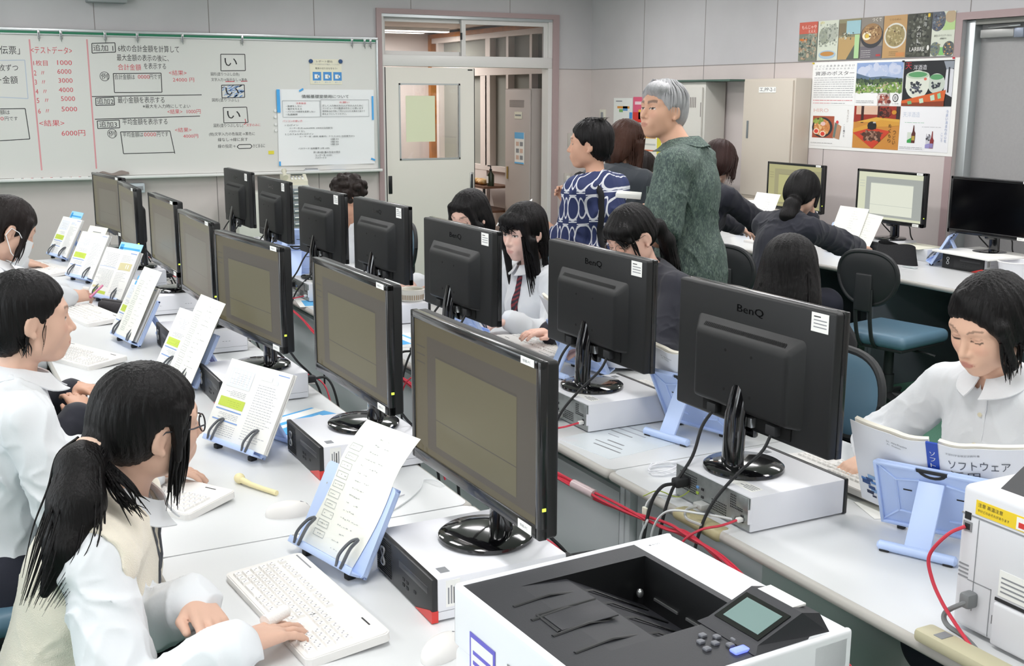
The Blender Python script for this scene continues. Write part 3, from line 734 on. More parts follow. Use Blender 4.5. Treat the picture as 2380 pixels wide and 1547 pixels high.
# the white backing of the six large ones
single('backing_sheet', MB().bb((-6.36, WX - .0035, 1.345), (-5.063, WX - .0025, 1.945), M_PAPER, M=M_RW), 'white backing sheet under the six large posters on the right wall', 'sheet')
BP = [
 (0, 1, 'large poster of printed text headed in bold, upper left of the six', 'f0f0ee', [('t', '資源のポスター', .04, .77, .1, .92, '3c3c40'), ('t', 'さ ど こ 多 多 多 多 ぁ か る け', .04, .95, .05, .92, '6a6a6e'), ('t', 'の の う 多 多 多 き や る 多 い', .02, .88, .04, .92, '8a8a8e'), ('l', .02, .17, .96, .69, 10, '9a9a9e'), ('l', .02, .08, .95, .15, 1, 'd98a8e'), ('l', .02, .02, .45, .07, 1, 'd98a8e'), ('l', .47, .02, .8, .07, 1, '9a9a9e')]),
 (1, 1, 'large poster of a green valley under blue sky, upper middle of the six', 'f0f0ee', [('r', 0, .3, 1, 1, 'a9b9d6'), ('p', [(0, .8), (.5, .9), (1, .82), (1, 1), (0, 1)], '8ea5cf'), ('n', .1, .72, .9, .9, 16, .12, 'c6cde0,b7c3dc'), ('p', [(0, .3), (1, .3), (1, .62), (.6, .68), (.3, .66), (0, .76)], '5b6f86'), ('p', [(0, .3), (1, .3), (1, .6), (.7, .63), (.3, .6), (0, .64)], '3f5040'), ('r', 0, .3, 1, .54, '7b9a4e'), ('n', 0, .3, 1, .54, 80, .035, '4c6a3a,9db66a,d0d2d0,5f7f45,b5a58c,8fae5a'), ('p', [(.44, .42), (.6, .44), (.68, .38), (.5, .36)], 'c9a98e'), ('n', 0, .5, 1, .62, 40, .035, '34463a,46583f,5a6d4a'), ('r', .5, .0, .76, .28, 'b9a9a4'), ('n', .51, .02, .75, .25, 12, .05, '8a3a34,6b2f2c,ded6cf,b06a5a'), ('e', .88, .18, .06, .09, '3c3c40'), ('e', .88, .18, .045, .068, 'f0f0ee'), ('t', '8', .855, .18, .09, .05, '3c3c40'), ('t', 'い.なか', .82, .05, .03, .14, '6a6a6e'), ('l', .03, .05, .42, .13, 2, '9a9a9e')]),
 (2, 1, 'large dark poster of white barrels behind a red fence, upper right of the six', '26272b', [('t', '天', .03, .9, .15, .13, 'b8323a'), ('t', '洋酒造', .2, .86, .11, .27, 'd4d5d8'), ('p', [(.83, .3), (1, .2), (1, .8), (.86, .85)], 'd4d5da'), ('p', [(.8, .98), (1, .98), (1, .82), (.86, .8)], '8f959e'), ('r', .9, .3, .93, .85, '33343a'), ('e', .68, .5, .17, .22, 'c3cbc0'), ('e', .68, .64, .13, .06, '5d9a68'), ('e', .3, .48, .24, .32, 'd8dccf'), ('r', .06, .4, .54, .68, 'd8dccf'), ('e', .3, .69, .235, .09, 'b9c8b2'), ('e', .3, .7, .19, .06, '5d9a68'), ('n', .17, .3, .42, .52, 22, .035, '3a3f4a,2d3038,555a66'), ('n', .6, .38, .76, .52, 10, .03, '3a3f4a,2d3038'), ('e', .46, .6, .03, .03, 'd86a5a'), ('p', [(0, .0), (.86, .12), (.88, .36), (0, .12)], 'd2622f'), ('p', [(0, 0), (.86, 0), (.86, .12), (0, .06)], '8a3c22'), ('p', [(.14, .03), (.22, .05), (.2, .12), (.12, .1)], '6fae7a'), ('p', [(.38, .06), (.46, .08), (.44, .18), (.36, .16)], 'bfd8bf'), ('p', [(.6, .12), (.68, .14), (.66, .26), (.58, .23)], 'bfd8bf'), ('p', [(.74, .16), (.8, .18), (.78, .3), (.72, .27)], '8fc79a')]),
 (0, 0, 'large white poster with a ramen bowl photo, lower left of the six', 'efefec', [('t', 'HIRO', .05, .88, .09, .36, 'e0b9b2'), ('r', .04, .2, .56, .74, 'a8553c'), ('e', .28, .46, .25, .25, '2e3034'), ('e', .27, .46, .2, .21, 'd08a52'), ('n', .1, .3, .42, .6, 26, .035, 'dfa468,c77a44,e8bb84'), ('n', .06, .56, .3, .68, 14, .04, '9fb25a,7f9a48'), ('e', .14, .36, .075, .075, 'f0d9c0'), ('e', .14, .36, .05, .05, 'e0483a'), ('e', .3, .3, .075, .075, 'f0d9c0'), ('e', .3, .3, .05, .05, 'e0483a'), ('e', .3, .55, .06, .05, 'e9c4bf'), ('p', [(.54, .22), (.7, .18), (.74, .5), (.58, .6)], 'b98a6a'), ('p', [(.55, .24), (.6, .22), (.64, .56), (.59, .58)], '6a7a74'), ('e', .64, .6, .03, .04, 'd8484a'), ('v', 'あったかい', .86, .88, .055, '9a8f86'), ('v', 'この一杯を', .79, .52, .055, '8a8a8e'), ('l', .02, .05, .55, .1, 1, 'b4b4b4')]),
 (1, 0, 'large orange poster of a sunken hearth with kettle, lower middle of the six', 'c98a3f', [('r', 0, .62, 1, 1, '9a3226'), ('r', .05, .8, .55, 1, 'd9b7a0'), ('r', .16, .6, .22, 1, '3a1f1c'), ('r', .52, .66, .57, 1, '4a2420'), ('r', .92, .6, 1, 1, '3a2a2c'), ('p', [(.05, .62), (1, .62), (1, .7), (.5, .74)], 'd9a848'), ('p', [(0, .35), (0, .45), (.6, .68), (1, .64), (1, .56), (.45, .5)], 'd39a3e'), ('p', [(0, .36), (.42, .5), (.82, .42), (.45, .0)], 'c8432c'), ('p', [(.16, .34), (.42, .43), (.68, .38), (.42, .16)], '6b4436'), ('n', .25, .22, .6, .4, 30, .05, '8f6a58,573628,a98672,4a2f26'), ('e', .42, .54, .1, .1, '1e1c1e'), ('r', .33, .46, .51, .6, '1e1c1e'), ('r', .44, .6, .5, .63, 'b9b9bc'), ('n', .6, .75, .78, .95, 14, .05, '4a1f1a,2b1a18,7d3a2e'), ('e', .88, .86, .05, .05, 'c98a2e'), ('v', 'ぬくもり', .78, .55, .1, '4a3420'), ('v', 'つどい', .88, .4, .1, '4a3420')]),
 (2, 0, 'large white poster with two bottles, lower right of the six', 'efeff1', [('t', '天洋酒造', .05, .82, .12, .35, 'c4ccda'), ('l', .1, .62, .5, .66, 1, '8fbf9f'), ('l', .46, .53, .84, .57, 1, 'b4b4b8'), ('r', .17, .18, .25, .42, 'd5dccf'), ('p', [(.17, .18), (.26, .18), (.26, .3), (.17, .24)], '3f9f52'), ('p', [(.26, .18), (.33, .18), (.34, .4), (.315, .45), (.305, .58), (.29, .58), (.275, .44), (.255, .38)], '5a2c28'), ('r', .265, .24, .325, .34, 'b9a04a'), ('r', .56, .08, .65, .36, 'cfcfd6'), ('p', [(.55, .08), (.66, .08), (.66, .2), (.55, .16)], '9a93c8'), ('n', .57, .24, .64, .4, 8, .02, '4a4a50'), ('p', [(.64, .08), (.71, .08), (.72, .26), (.695, .32), (.69, .46), (.675, .46), (.665, .32), (.645, .26)], '8a3234'), ('r', .645, .09, .71, .19, '8f86b8'), ('v', 'うまい酒造りの心を', .92, .9, .07, '8f9fc4'), ('v', 'こころ', .85, .4, .06, 'a4b0cc'), ('l', .02, .03, .5, .1, 2, 'a4a4a8')]),
]
BY = [6.345, 5.925, 5.505]; BW = [.415, .415, .405]
for c, r, lab, bg, items in BP:
    poster('large_poster', lab, BY[c], BW[c], 1.65 if r else 1.366, .281, bg, items, 'six large posters on the white backing')
for i, (y, z, c) in enumerate(((6.35, 1.938, 'e0c63c'), (5.105, 1.942, 'd8394a'), (5.51, 1.932, '3a3f4a'))):
    single('push_pin', MB().tube([(WX - .004, y, z), (WX - .016, y, z)], .006, mat('pin_' + c, hx(c), .4), 8), ['yellow pin at the upper left of the large posters', 'red pin at the upper right of the large posters', 'dark pin between the valley and barrel posters'][i], 'pin')
WARP = False
for o in COL.objects:
    if 'at' in o: del o['at']
# ------------------------------------------------------------------ desks
M_DTOP = mat('desk_top', hx('dcdedf'), .28, spec=.45)
M_DEDGE = mat('desk_edge', hx('b9b6b0'), .5)
M_DLEG = mat('desk_panel', hx('cdd0d3'), .5)
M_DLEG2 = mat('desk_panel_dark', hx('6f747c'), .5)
def make_desk(name, label, x0, x1, y0, y1, rear, group, panel=None, edge=None):
    """rear: +1 when the rear edge is at x1, -1 when at x0"""
    P = panel or M_DLEG
    cx, cy = (x0 + x1) / 2, (y0 + y1) / 2
    t = thing(name, label, 'desk', (cx, cy, 0), 0, group)
    hx_, hy = (x1 - x0) / 2, (y1 - y0) / 2 - .002
    m = MB()
    poly = rrect(-hx_ + .012, -hy + .001, hx_ - .012, hy - .001, .03)
    T = Matrix(((1, 0, 0, 0), (0, 0, 1, 0), (0, -1, 0, 0), (0, 0, 0, 1)))
    m.prism(poly, -.7, -.672, M_DTOP, M=T)
    m.build('desktop', t)
    e = MB()
    e.box((0, 0, .686), (hx_ * 2, hy * 2, .027), edge or M_DEDGE, .0125, 3)
    e.build('edge_band', t)
    for s in (-1, 1): MB().bb((-hx_ + .06, s * (hy - .012) - .012, 0), (hx_ - .06, s * (hy - .012) + .012, .672), P, .004).build('side_panel', t)
    xr = rear * (hx_ - .07)
    if y0 == .81:
        MB().bb((-hx_ + .08, hy - .56, .04), (hx_ - .08, hy - .03, .66), P, .004).build('drawer_pedestal', t); return t
    MB().bb((xr - .01, -hy + .025, .12), (xr + .01, hy - .025, .62), P).build('modesty_panel', t)
    xm = 0
    MB().bb((-hx_ + .1, -.012, 0), (hx_ - .1, .012, .672), P, .004).build('centre_panel', t)
    return t
AX0, AX1 = .37, 1.165
BX0, BX1 = 1.597, 2.39
NTH = ['nearest', 'second nearest', 'third nearest', 'farthest']
for i, y in enumerate((.75, 2.45, 4.15, 5.85)):
    make_desk('long_desk', 'white two seat desk in the left monitor row, %s' % NTH[i], AX0, AX1, y, y + 1.7, 1, 'desks of the left monitor row')
for i, y in enumerate((.81, 2.51, 4.21, 5.91)):
    make_desk('long_desk', 'white two seat desk in the middle monitor row, %s' % NTH[i], BX0, BX1, y, y + 1.7, -1, 'desks of the middle monitor row')
for i, y in enumerate((3.15, 4.88, 6.61)):
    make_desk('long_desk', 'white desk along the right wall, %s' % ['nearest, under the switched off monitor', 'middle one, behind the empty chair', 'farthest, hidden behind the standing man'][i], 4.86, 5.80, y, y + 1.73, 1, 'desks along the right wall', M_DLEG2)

# ------------------------------------------------------------------ monitors
M_BEZ = mat('monitor_bezel', hx('161719'), .22, spec=.5, coat=.3)
M_BACK = mat('monitor_back', hx('0f1011'), .5, bump=.05, bscale=900)
M_GLOSSB = mat('gloss_black', hx('0c0c0e'), .10, spec=.6, coat=.6)
M_LED = mat('power_led', (.6, .8, .1), .4, emit=(.55, .75, .05), estr=1.2)
def scr(name, rgb, rough=.35): return mat(name, (.012, .012, .012), rough, spec=.35, emit=rgb, estr=1.0)
SCREENS = {
 'A': [scr('sA0', hx('4a443a')), scr('sA1', hx('554e37')), scr('sA2', hx('5f5a40')), scr('sA3', hx('423d35'))],
 'F': [scr('sF0', hx('625d52')), scr('sF1', hx('66624f')), scr('sF2', hx('6a675c')), scr('sF3', hx('5d584f'))],
 'R2': [scr('sR0', hx('a4a8a3')), scr('sR1', hx('d5d8bd')), scr('sR2', hx('dfe2d2')), scr('sR3', hx('b7bdb4'))],
 'R1': [scr('sQ0', hx('9c9774')), scr('sQ1', hx('aca87a')), scr('sQ2', hx('b3b07c')), scr('sQ3', hx('8d8868'))],
 'off': [mat('dark_screen', hx('060608'), .12, spec=.4)] * 4,
}
MW, MH, MZ0 = .590, .343, .1025
def make_monitor(label, kind, group, cables=True):
    t = thing('monitor', label, 'monitor', (0, 0, 0), 0, group)
    z0, z1 = MZ0, MZ0 + MH; w = MW / 2
    b = MB()
    T = Matrix.Identity(4)
    fr = .017
    b.bb((-w, -.040, z0), (w, -.022, z0 + .026), M_BEZ, .003); b.bb((-w, -.040, z1 - fr), (w, -.022, z1), M_BEZ, .003)
    b.bb((-w, -.040, z0), (-w + fr, -.022, z1), M_BEZ, .003); b.bb((w - fr, -.040, z0), (w, -.022, z1), M_BEZ, .003)
    b.build('bezel', t)
    c = MB(); c.box((0, -.012, (z0 + z1) / 2), (MW - .002, .028, MH - .002), M_BACK, .007, 3)
    c.build('rear_shell', t)
    s = MB(); K = SCREENS[kind]
    sx0, sx1, sz0, sz1 = -w + fr, w - fr, z0 + .026, z1 - fr
    W_, H_ = sx1 - sx0, sz1 - sz0; y = -.0365
    s.rect(sx0, sz0, sx1, sz1, y, K[0])
    if kind != 'off':
        s.rect(sx0, sz1 - .10 * H_, sx1, sz1, y - .0002, K[1]); s.rect(sx0, sz0, sx0 + .12 * W_, sz1 - .1 * H_, y - .0002, K[1])
        s.rect(sx0, sz0, sx1, sz0 + .05 * H_, y - .0002, K[1])
        s.rect(sx0 + .2 * W_, sz0 + .1 * H_, sx0 + .86 * W_, sz1 - .22 * H_, y - .0003, K[2])
        s.rect(sx0 + .2 * W_, sz1 - .235 * H_, sx0 + .86 * W_, sz1 - .22 * H_, y - .0004, K[3])
        s.rect(sx0 + .2 * W_, sz0 + .3 * H_, sx0 + .86 * W_, sz0 + .307 * H_, y - .0004, K[3])
        for i in range(3): s.rect(sx0 + .02 * W_, sz1 - (.2 + .06 * i) * H_, sx0 + .1 * W_, sz1 - (.19 + .06 * i) * H_, y - .0004, K[3])
    s.build('screen', t)
    # bulged rear cover with chamfered rim
    r = MB(); x1, za, zb = .205, z0 + .045, z0 + .262
    v = [(-x1, .002, za), (x1, .002, za), (x1, .002, zb), (-x1, .002, zb), (-x1 + .03, .034, za + .006), (x1 - .03, .034, za + .006), (x1 - .03, .034, zb - .035), (-x1 + .03, .034, zb - .035)]
    r.add(v, [[4, 5, 6, 7][::-1], [0, 1, 5, 4][::-1], [1, 2, 6, 5][::-1], [2, 3, 7, 6][::-1], [3, 0, 4, 7][::-1]], M_BACK)
    bm_ = bmesh.new(); vs_ = [bm_.verts.new(p) for p in r.v]
    for f in r.f: bm_.faces.new([vs_[i] for i in f])
    bm_.normal_update(); inner = [e for e in bm_.edges if sum(1 for q in e.verts if q.co.y > .03 or True) and len(e.link_faces) == 2]
    bmesh.ops.bevel(bm_, geom=inner, offset=.012, segments=3, profile=.5, affect='EDGES')
    bm_.verts.index_update(); r = MB(); r.add([tuple(q.co) for q in bm_.verts], [[q.index for q in f.verts] for f in bm_.faces], M_BACK, None, True); bm_.free()
    r.build('rear_cover', t)
    g = MB()
    for i in range(46): g.quad([(-.155 + i * .0068, .0215, zb - .022), (-.1515 + i * .0068, .0215, zb - .022), (-.1515 + i * .0068, .0135, zb - .013), (-.155 + i * .0068, .0135, zb - .013)][::-1], M_DARK)
    g.M = Matrix.Translation((0, .0032, 0)); 
    g2 = MB(); g2.add(g.v, g.f, mat('vent_dark', (.002, .002, .002), .9), Matrix.Translation((0, .003, 0)))
    g2.build('vent_slots', t)
    lg = MB(); put_text(lg, 'BenQ', -.05, z1 - .045, .022, mat('logo_black', hx('0a0a0b'), .12, coat=.5), 0, w=.1, M=Matrix(((-1, 0, 0, 0), (0, -1, 0, .0028), (0, 0, 1, 0), (0, 0, 0, 1))))
    lg.build('logo', t)
    sc = MB()
    for dx, dz in ((-.05, .05), (.05, .05), (-.05, -.05), (.05, -.05)): sc.cyl((dx, .0335, za + .1 + dz), (dx, .0345, za + .1 + dz), .004, mat('vent_dark', (0, 0, 0)), 8)
    sc.build('screw_hole', t)
    # stand
    nk = MB()
    nk.tube([(0, .036, .012), (0, .036, .05), (0, .032, .14), (0, .016, .215)], [.021, .020, .020, .019], M_GLOSSB, 24, flat=1.8)
    nk.build('stand_neck', t)
    bs = MB(); bs.lathe([(.098, 0), (.102, .004), (.101, .010), (.094, .015), (.055, .019), (.0001, .020)], M_GLOSSB, 40)
    bs.build('stand_base', t)
    hg = MB(); hg.box((0, -.006, .105), (.07, .02, .04), M_GLOSSB, .008); hg.build('hinge_cover', t)
    # connector recess, stickers, led
    pr = MB(); pr.bb((-.17, .0018, z0 + .012), (.17, .006, z0 + .045), mat('vent_dark', (0, 0, 0)), .002)
    for x in (-.12, .11): pr.bb((x - .018, .004, z0 + .018), (x + .018, .026, z0 + .044), M_DARK, .004)
    pr.bb((-.045, .004, z0 + .015), (-.015, .02, z0 + .04), M_METAL, .002)
    pr.build('connector_panel', t)
    st = MB(); st.bb((-w + .022, .0026, z1 - .052), (-w + .078, .0034, z1 - .008), M_PAPER)
    for i in range(4): st.bb((-w + .028 + (.02 if i == 0 else 0), .0034, z1 - .018 - i * .008), (-w + .07, .0037, z1 - .0155 - i * .008), M_INK if i == 0 else M_GREYINK)
    st.build('asset_sticker', t)
    for (a, c_, zz, hh) in ((w - .072, w - .022, z1 - .015, .014), (w - .08, w - .028, z0 + .003, .018)):
        st = MB(); st.bb((a, -.0412, zz), (c_, -.0404, zz + hh), M_PAPER); put_text(st, '情報-PC', a + .008, zz + hh / 2, .006, M_GREYINK, -.0414, w=.03); st.build('front_sticker', t)
    MB().bb((w - .0055, -.034, z0 + .058), (w + .0012, -.026, z0 + .064), M_LED).build('power_led', t)
    if cables:
        rr = random.Random(len(label) * 7 + hash(kind) % 5)
        for x, x2 in ((-.12, -.10), (.11, .09)):
            MB().tube(spline([(x, .02, z0 + .02), (x * 1.02, .05, z0 - .02), (x2 * .9, .10, .02), (x2 * .8, .165, -.055), (x2 * .75, .20, -.16), (x2 * .7, .205, -.30)], 6), .0042, M_DARK, 6).build('cable', t)
    return t

# ------------------------------------------------------------------ desktop computers
M_CASE = mat('case_white', hx('e4e5ea'), .38)
M_FACE = mat('case_black', hx('1d1e20'), .4)
M_RACC = mat('case_red', hx('d23a34'), .4)
M_ZINC = mat('zinc', hx('a7acab'), .35, .7, var=.15, vscale=60)
PW_, PD_, PH_ = .30, .30, .091
def make_pc(label, group):
    t = thing('desktop_computer', label, 'computer', (0, 0, 0), 0, group)
    w, d = PW_ / 2, PD_ / 2
    b = MB(); b.bb((-w, -d + .012, .004), (w, d, PH_), M_CASE, .003)
    b.bb((w - .0002, -d + .012, .0225), (w + .0004, d - .004, .0235), M_GREYINK)
    for x, z in ((-d + .06, .045), (-d + .2, .047)):
        for k in range(3): b.bb((w - .0002, x + k * .012, z), (w + .0005, x + .007 + k * .012, z + .0015), M_GREYINK)
    b.bb((-w, d - .006, .025), (-w + .004, d + .006, .06), M_CASE)
    b.build('case', t)
    f = MB(); f.bb((-w - .001, -d, .001), (w + .001, -d + .013, PH_ + .001), M_FACE, .003)
    f.bb((-w + .13, -d - .0008, .055), (w - .02, -d + .002, .070), mat('drive_face', hx('2c2d30'), .35), .002)
    for i in range(16): f.bb((-w + .006, -d - .0009, .008 + i * .005), (-w + .085, -d + .001, .0102 + i * .005), M_DARK)
    for x, z in ((.0, .034), (.02, .034), (.0, .022), (.02, .022), (.06, .03)): f.bb((x, -d - .001, z), (x + .01, -d + .001, z + .006), M_DARK)
    f.build('front_panel', t)
    lg = MB(); pts = []
    for i in range(33):
        a = 2 * PI * i / 32; pts.append((-w + .045 + .010 * math.sin(2 * a) * .9, -d - .003, .048 + .02 * math.cos(a)))
    lg.tube(pts, .0022, mat('logo_silver', hx('b4b6b8'), .35, .5), 6, caps=False); lg.build('logo', t)
    r = MB(); r.prism([(w - .085, .002), (w + .0012, .002), (w + .0012, .026), (w - .01, .026)], -d - .001, -d + .013, M_RACC); r.build('red_corner', t)
    s = MB(); s.bb((w - .05, -d + .03, PH_), (w - .025, -d + .05, PH_ + .0006), M_GREYINK)
    s.bb((-w + .03, d - .06, PH_), (-w + .12, d - .025, PH_ + .0006), M_PAPER)
    for k in range(4): s.bb((-w + .036, d - .055 + k * .007, PH_ + .0006), (-w + .07 + .01 * (k % 3), d - .052 + k * .007, PH_ + .0009), M_GREYINK)
    s.bb((w, -d + .03, .03), (w + .0006, -d + .06, .085), M_PAPER)
    for k in range(4): s.bb((w + .0006, -d + .034 + k * .006, .036), (w + .0009, -d + .037 + k * .006, .07 + .004 * (k % 2)), M_INK if k == 2 else M_GREYINK)
    s.build('label', t)
    bk = MB(); bk.bb((-w + .003, d - .002, .006), (w - .003, d + .001, PH_ - .004), M_ZINC)
    for x0, x1, z0, z1 in ((.06, .135, .03, .083), (-.06, .0, .015, .05), (-.12, -.07, .045, .082)):
        for i in range(int((x1 - x0) / .006)):
            for j in range(int((z1 - z0) / .006)): bk.bb((x0 + i * .006, d + .0008, z0 + j * .006), (x0 + i * .006 + .0035, d + .0014, z0 + j * .006 + .0035), M_DARK)
    bk.bb((.085, d, .04), (.12, d + .004, .07), M_BLACK, .002)
    for x, z, c in ((.05, .05, 'audio_blue'), (.05, .035, 'audio_green'), (.03, .05, 'usb'), (.03, .03, 'usb'), (-.125, .02, 'usb'), (-.125, .032, 'usb'), (-.105, .02, 'usb')):
        cc = {'audio_blue': hx('6b9bd2'), 'audio_green': hx('a8c24a'), 'usb': hx('2a2b2d')}[c]
        bk.bb((x, d, z), (x + .009, d + .003, z + .006), mat('port_' + c, cc, .4))
    bk.bb((-.145, d, .055), (-.1, d + .006, .088), M_ZINC, .002)
    bk.build('rear_panel', t)
    pl = MB(); pl.bb((.088, d + .002, .042), (.117, d + .04, .066), M_DARK, .006)
    pl.tube(spline([(.10, d + .04, .054), (.10, d + .08, .05), (.11, d + .105, .0), (.11, d + .125, -.12), (.10, d + .13, -.3)], 6), .0045, M_DARK, 6); pl.build('power_cord', t)
    v = MB(); v.bb((.0, d + .002, .012), (.035, d + .03, .026), mat('vga_grey', hx('b5b6b4'), .5), .003)
    v.tube(spline([(.018, d + .03, .019), (.02, d + .06, .014), (-.01, d + .08, .006), (-.06, d + .075, .006)], 6), .0035, mat('vga_grey', (0, 0, 0)), 6); v.build('video_plug', t)
    l = MB(); l.bb((-.128, d + .002, .024), (-.115, d + .018, .034), M_PAPER, .002)
    l.tube(spline([(-.121, d + .015, .029), (-.118, d + .06, .022), (-.09, d + .10, .008), (-.06, d + .13, -.03), (-.02, d + .14, -.12)], 6), .003, mat('lan_red', hx('d0364a'), .45), 6); l.build('network_cable', t)
    return t

# ------------------------------------------------------------------ book stands
M_BLUEP = mat('stand_blue', hx('c0d4fb'), .38, sss=.0)
M_BLUED = mat('stand_blue_dark', hx('6d8fd6'), .4)
TILT = R(62)
def make_stand(label, group):
    t = thing('book_stand', label, 'book stand', (0, 0, 0), 0, group)
    Mp = Matrix.Translation((0, 0, .014)) @ Matrix.Rotation(-(PI / 2 - TILT), 4, 'X')
    p = MB(Mp)
    p.prism(rrect(-.132, 0, .132, .200, .012), 0, .006, M_BLUEP)
    for x0, z0, x1, z1 in ((-.132, 0, .132, .008), (-.132, .192, -.035, .2), (.035, .192, .132, .2), (-.132, 0, -.124, .2), (.124, 0, .132, .2)): p.bb((x0, .005, z0), (x1, .014, z1), M_BLUEP, .002)
    for s in (-1, 1):
        for a, b in (((.125, .19), (.085, .15)), ((.125, .01), (.085, .05)), ((.085, .15), (.03, .16)), ((.085, .05), (.03, .045)), ((.085, .15), (.085, .05))):
            A = Vector((s * a[0], .007, a[1])); B = Vector((s * b[0], .007, b[1])); p.tube([A, B], .003, M_BLUEP, 6)
        p.bb((s * .06 - .01, .005, .12), (s * .06 + .01, .0075, .123), M_DARK)
    p.build('back_plate', t)
    n = MB(Mp); n.tube([(.03 * math.cos(a), .004, .196 - .022 * math.sin(a)) for a in np.linspace(0, PI, 10)], .005, M_DARK, 6); n.bb((-.035, .002, .188), (.035, .010, .1965), M_DARK, .002); n.build('page_hook', t)
    l = MB(Mp); l.bb((-.125, -.028, 0), (.125, .0, .006), M_BLUEP, .002).bb((-.125, -.030, 0), (.125, -.026, .016), M_BLUEP, .002); l.build('ledge', t)
    for s in (-1, 1):
        c = MB(Mp); x = s * .085
        c.tube(spline([(x - .012, -.030, .004), (x - .012, -.034, .03), (x - .002, -.026, .062), (x + .010, -.018, .072), (x + .006, -.026, .05), (x + .010, -.033, .022), (x + .006, -.031, .004)], 5), .0038, mat('clip_grey', hx('5b5e63'), .4), 6)
        c.build('page_clip', t)
        f = MB(); f.box((x, .002, .007), (.018, .022, .014), M_DARK, .003); f.build('rubber_foot', t)
    # rear leg and foot
    top = Mp @ Vector((0, .012, .165)); foot = Vector((0, .165, .012))
    g = MB(); d = (foot - top); L = d.length; zax = d.normalized(); xax = Vector((1, 0, 0)); yax = zax.cross(xax)
    ML = Matrix(((xax.x, yax.x, zax.x, top.x), (xax.y, yax.y, zax.y, top.y), (xax.z, yax.z, zax.z, top.z), (0, 0, 0, 1)))
    g.box((0, 0, L / 2), (.058, .010, L), M_BLUEP, .003, 2, ML); g.box((-.014, .006, L / 2), (.008, .004, L * .8), M_BLUEP, .002, 2, ML); g.box((.014, .006, L / 2), (.008, .004, L * .8), M_BLUEP, .002, 2, ML); g.box((0, .006, .02), (.04, .006, .02), M_BLUEP, .002, 2, ML)
    g.build('prop_leg', t)
    h = MB(); h.tube([(-.088, .165, .013), (-.083, .165, .013), (.083, .165, .013), (.088, .165, .013)], [.006, .0115, .0115, .006], M_BLUEP, 12)
    for s in (-1, 1): h.box((s * .07, .165, .003), (.022, .018, .006), M_DARK, .002)
    h.build('foot_bar', t)
    return t
def plate_matrix(loc, rz, lift=.0):
    return Matrix.Translation(Vector(loc)) @ Matrix.Rotation(rz, 4, 'Z') @ Matrix.Translation((0, 0, .014)) @ Matrix.Rotation(-(PI / 2 - TILT), 4, 'X') @ Matrix.Translation((0, -.001 - lift, .006))

# ------------------------------------------------------------------ placing the three rows
A_MON = [(.963, 2.031, -1), (1.022, 2.94, -1), (.951, 3.768, -7), (.954, 4.581, 0), (.997, 5.497, -1), (.968, 6.319, 1), (.982, 7.154, -7)]
B_MON = [(1.802, 2.148, 0), (1.885, 3.017, 0), (1.787, 3.845, -1), (1.849, 4.832, -2), (1.806, 5.557, -3), (1.803, 6.412, 0), (1.813, 7.269, -1)]
R_MON = [(5.60, 4.66), (5.60, 5.45), (5.60, 6.37), (5.60, 7.58)]
N7 = ['nearest to the camera', 'second from the camera', 'third from the camera', 'fourth from the camera', 'fifth from the camera', 'sixth from the camera', 'farthest from the camera']
mp = {}
pcp = None
def put_mon(kind, lab, grp, loc, rz):
    if kind not in mp:
        mp[kind] = make_monitor(lab, kind, grp); mp[kind].location = loc; mp[kind].rotation_euler = (0, 0, rz)
    else: copy_tree(mp[kind], None, lab, loc, rz, grp)
def put_pc(lab, grp, loc, rz):
    global pcp
    if pcp is None: pcp = make_pc(lab, grp); pcp.location = loc; pcp.rotation_euler = (0, 0, rz)
    else: copy_tree(pcp, None, lab, loc, rz, grp)
for i, (x, y, a) in enumerate(A_MON):
    rz = R(-90 - a)
    bx, by = x - (-.04) * math.cos(R(0)) * 1.0, y
    put_mon('A' if i < 3 else 'F', 'black monitor of the left row showing its screen, ' + N7[i], 'monitors of the left row', (x + .03, y, .792), rz)
    put_pc('flat desktop computer under the left row monitor that is ' + N7[i], 'computers of the left row', (x + (-.01 if i == 0 else .0), y, .70), R(-90))
for i, (x, y, a) in enumerate(B_MON):
    rz = R(90 - a)
    put_mon('A', 'black monitor of the middle row seen from behind, ' + N7[i], 'monitors of the middle row', (x - .03, y, .792), rz)
    put_pc('flat desktop computer under the middle row monitor that is ' + N7[i], 'computers of the middle row', (x, y - .03, .70), R(90))
RN = [('off', 'switched off black monitor at the right edge of the picture'), ('R2', 'monitor with bright pale screen below the six posters'), ('R1', 'monitor with olive screen in front of the cream cabinet'), ('R1', 'monitor with olive screen partly hidden behind the standing man')]
for i, ((x, y), (k, lab)) in enumerate(zip(R_MON, RN)):
    put_mon(k, lab, 'monitors along the right wall', (x + .03, y, .792), R(-90))
    put_pc('flat desktop computer under the ' + lab, 'computers along the right wall', (x - .02, y + .02, .70), R(-90))
# ------------------------------------------------------------------ book stands
STA = [(.711, 2.24, -76), (.725, 3.12, -70), (.745, 4.0, -78), (.69, 4.78, -80), (.76, 5.80, -68), (.725, 6.55, -70), (.71, 7.50, -75)]
STB = [(2.042, 1.762, 116), (2.065, 2.71, 104), (2.155, 3.53, 97), (2.05, 4.33, 92), (1.86, 6.22, 158), (2.05, 7.0, 150)]
STR = [(5.33, 5.57, -72), (5.38, 6.56, -75)]
ST_LABA = ['blue book stand holding a single bent sheet, nearest of the left row', 'blue book stand holding an open textbook, second of the left row', 'blue book stand with textbook and tall sheet, third of the left row', 'blue book stand with tabbed sheet, fourth of the left row', 'blue book stand with thick open textbook, fifth of the left row', 'blue book stand with textbook tilted right, sixth of the left row', 'blue book stand farthest away in the left row']
ST_LABB = ['blue book stand seen from behind, between printer and white shirted student', 'blue book stand seen from behind, between the two nearest middle row monitors', 'blue book stand seen from behind, left of the second middle row monitor', 'blue book stand mostly hidden below the third middle row monitor', 'blue book stand seen from behind, left of the fifth middle row monitor', 'blue book stand seen from behind, farthest in the middle row']
stp = None
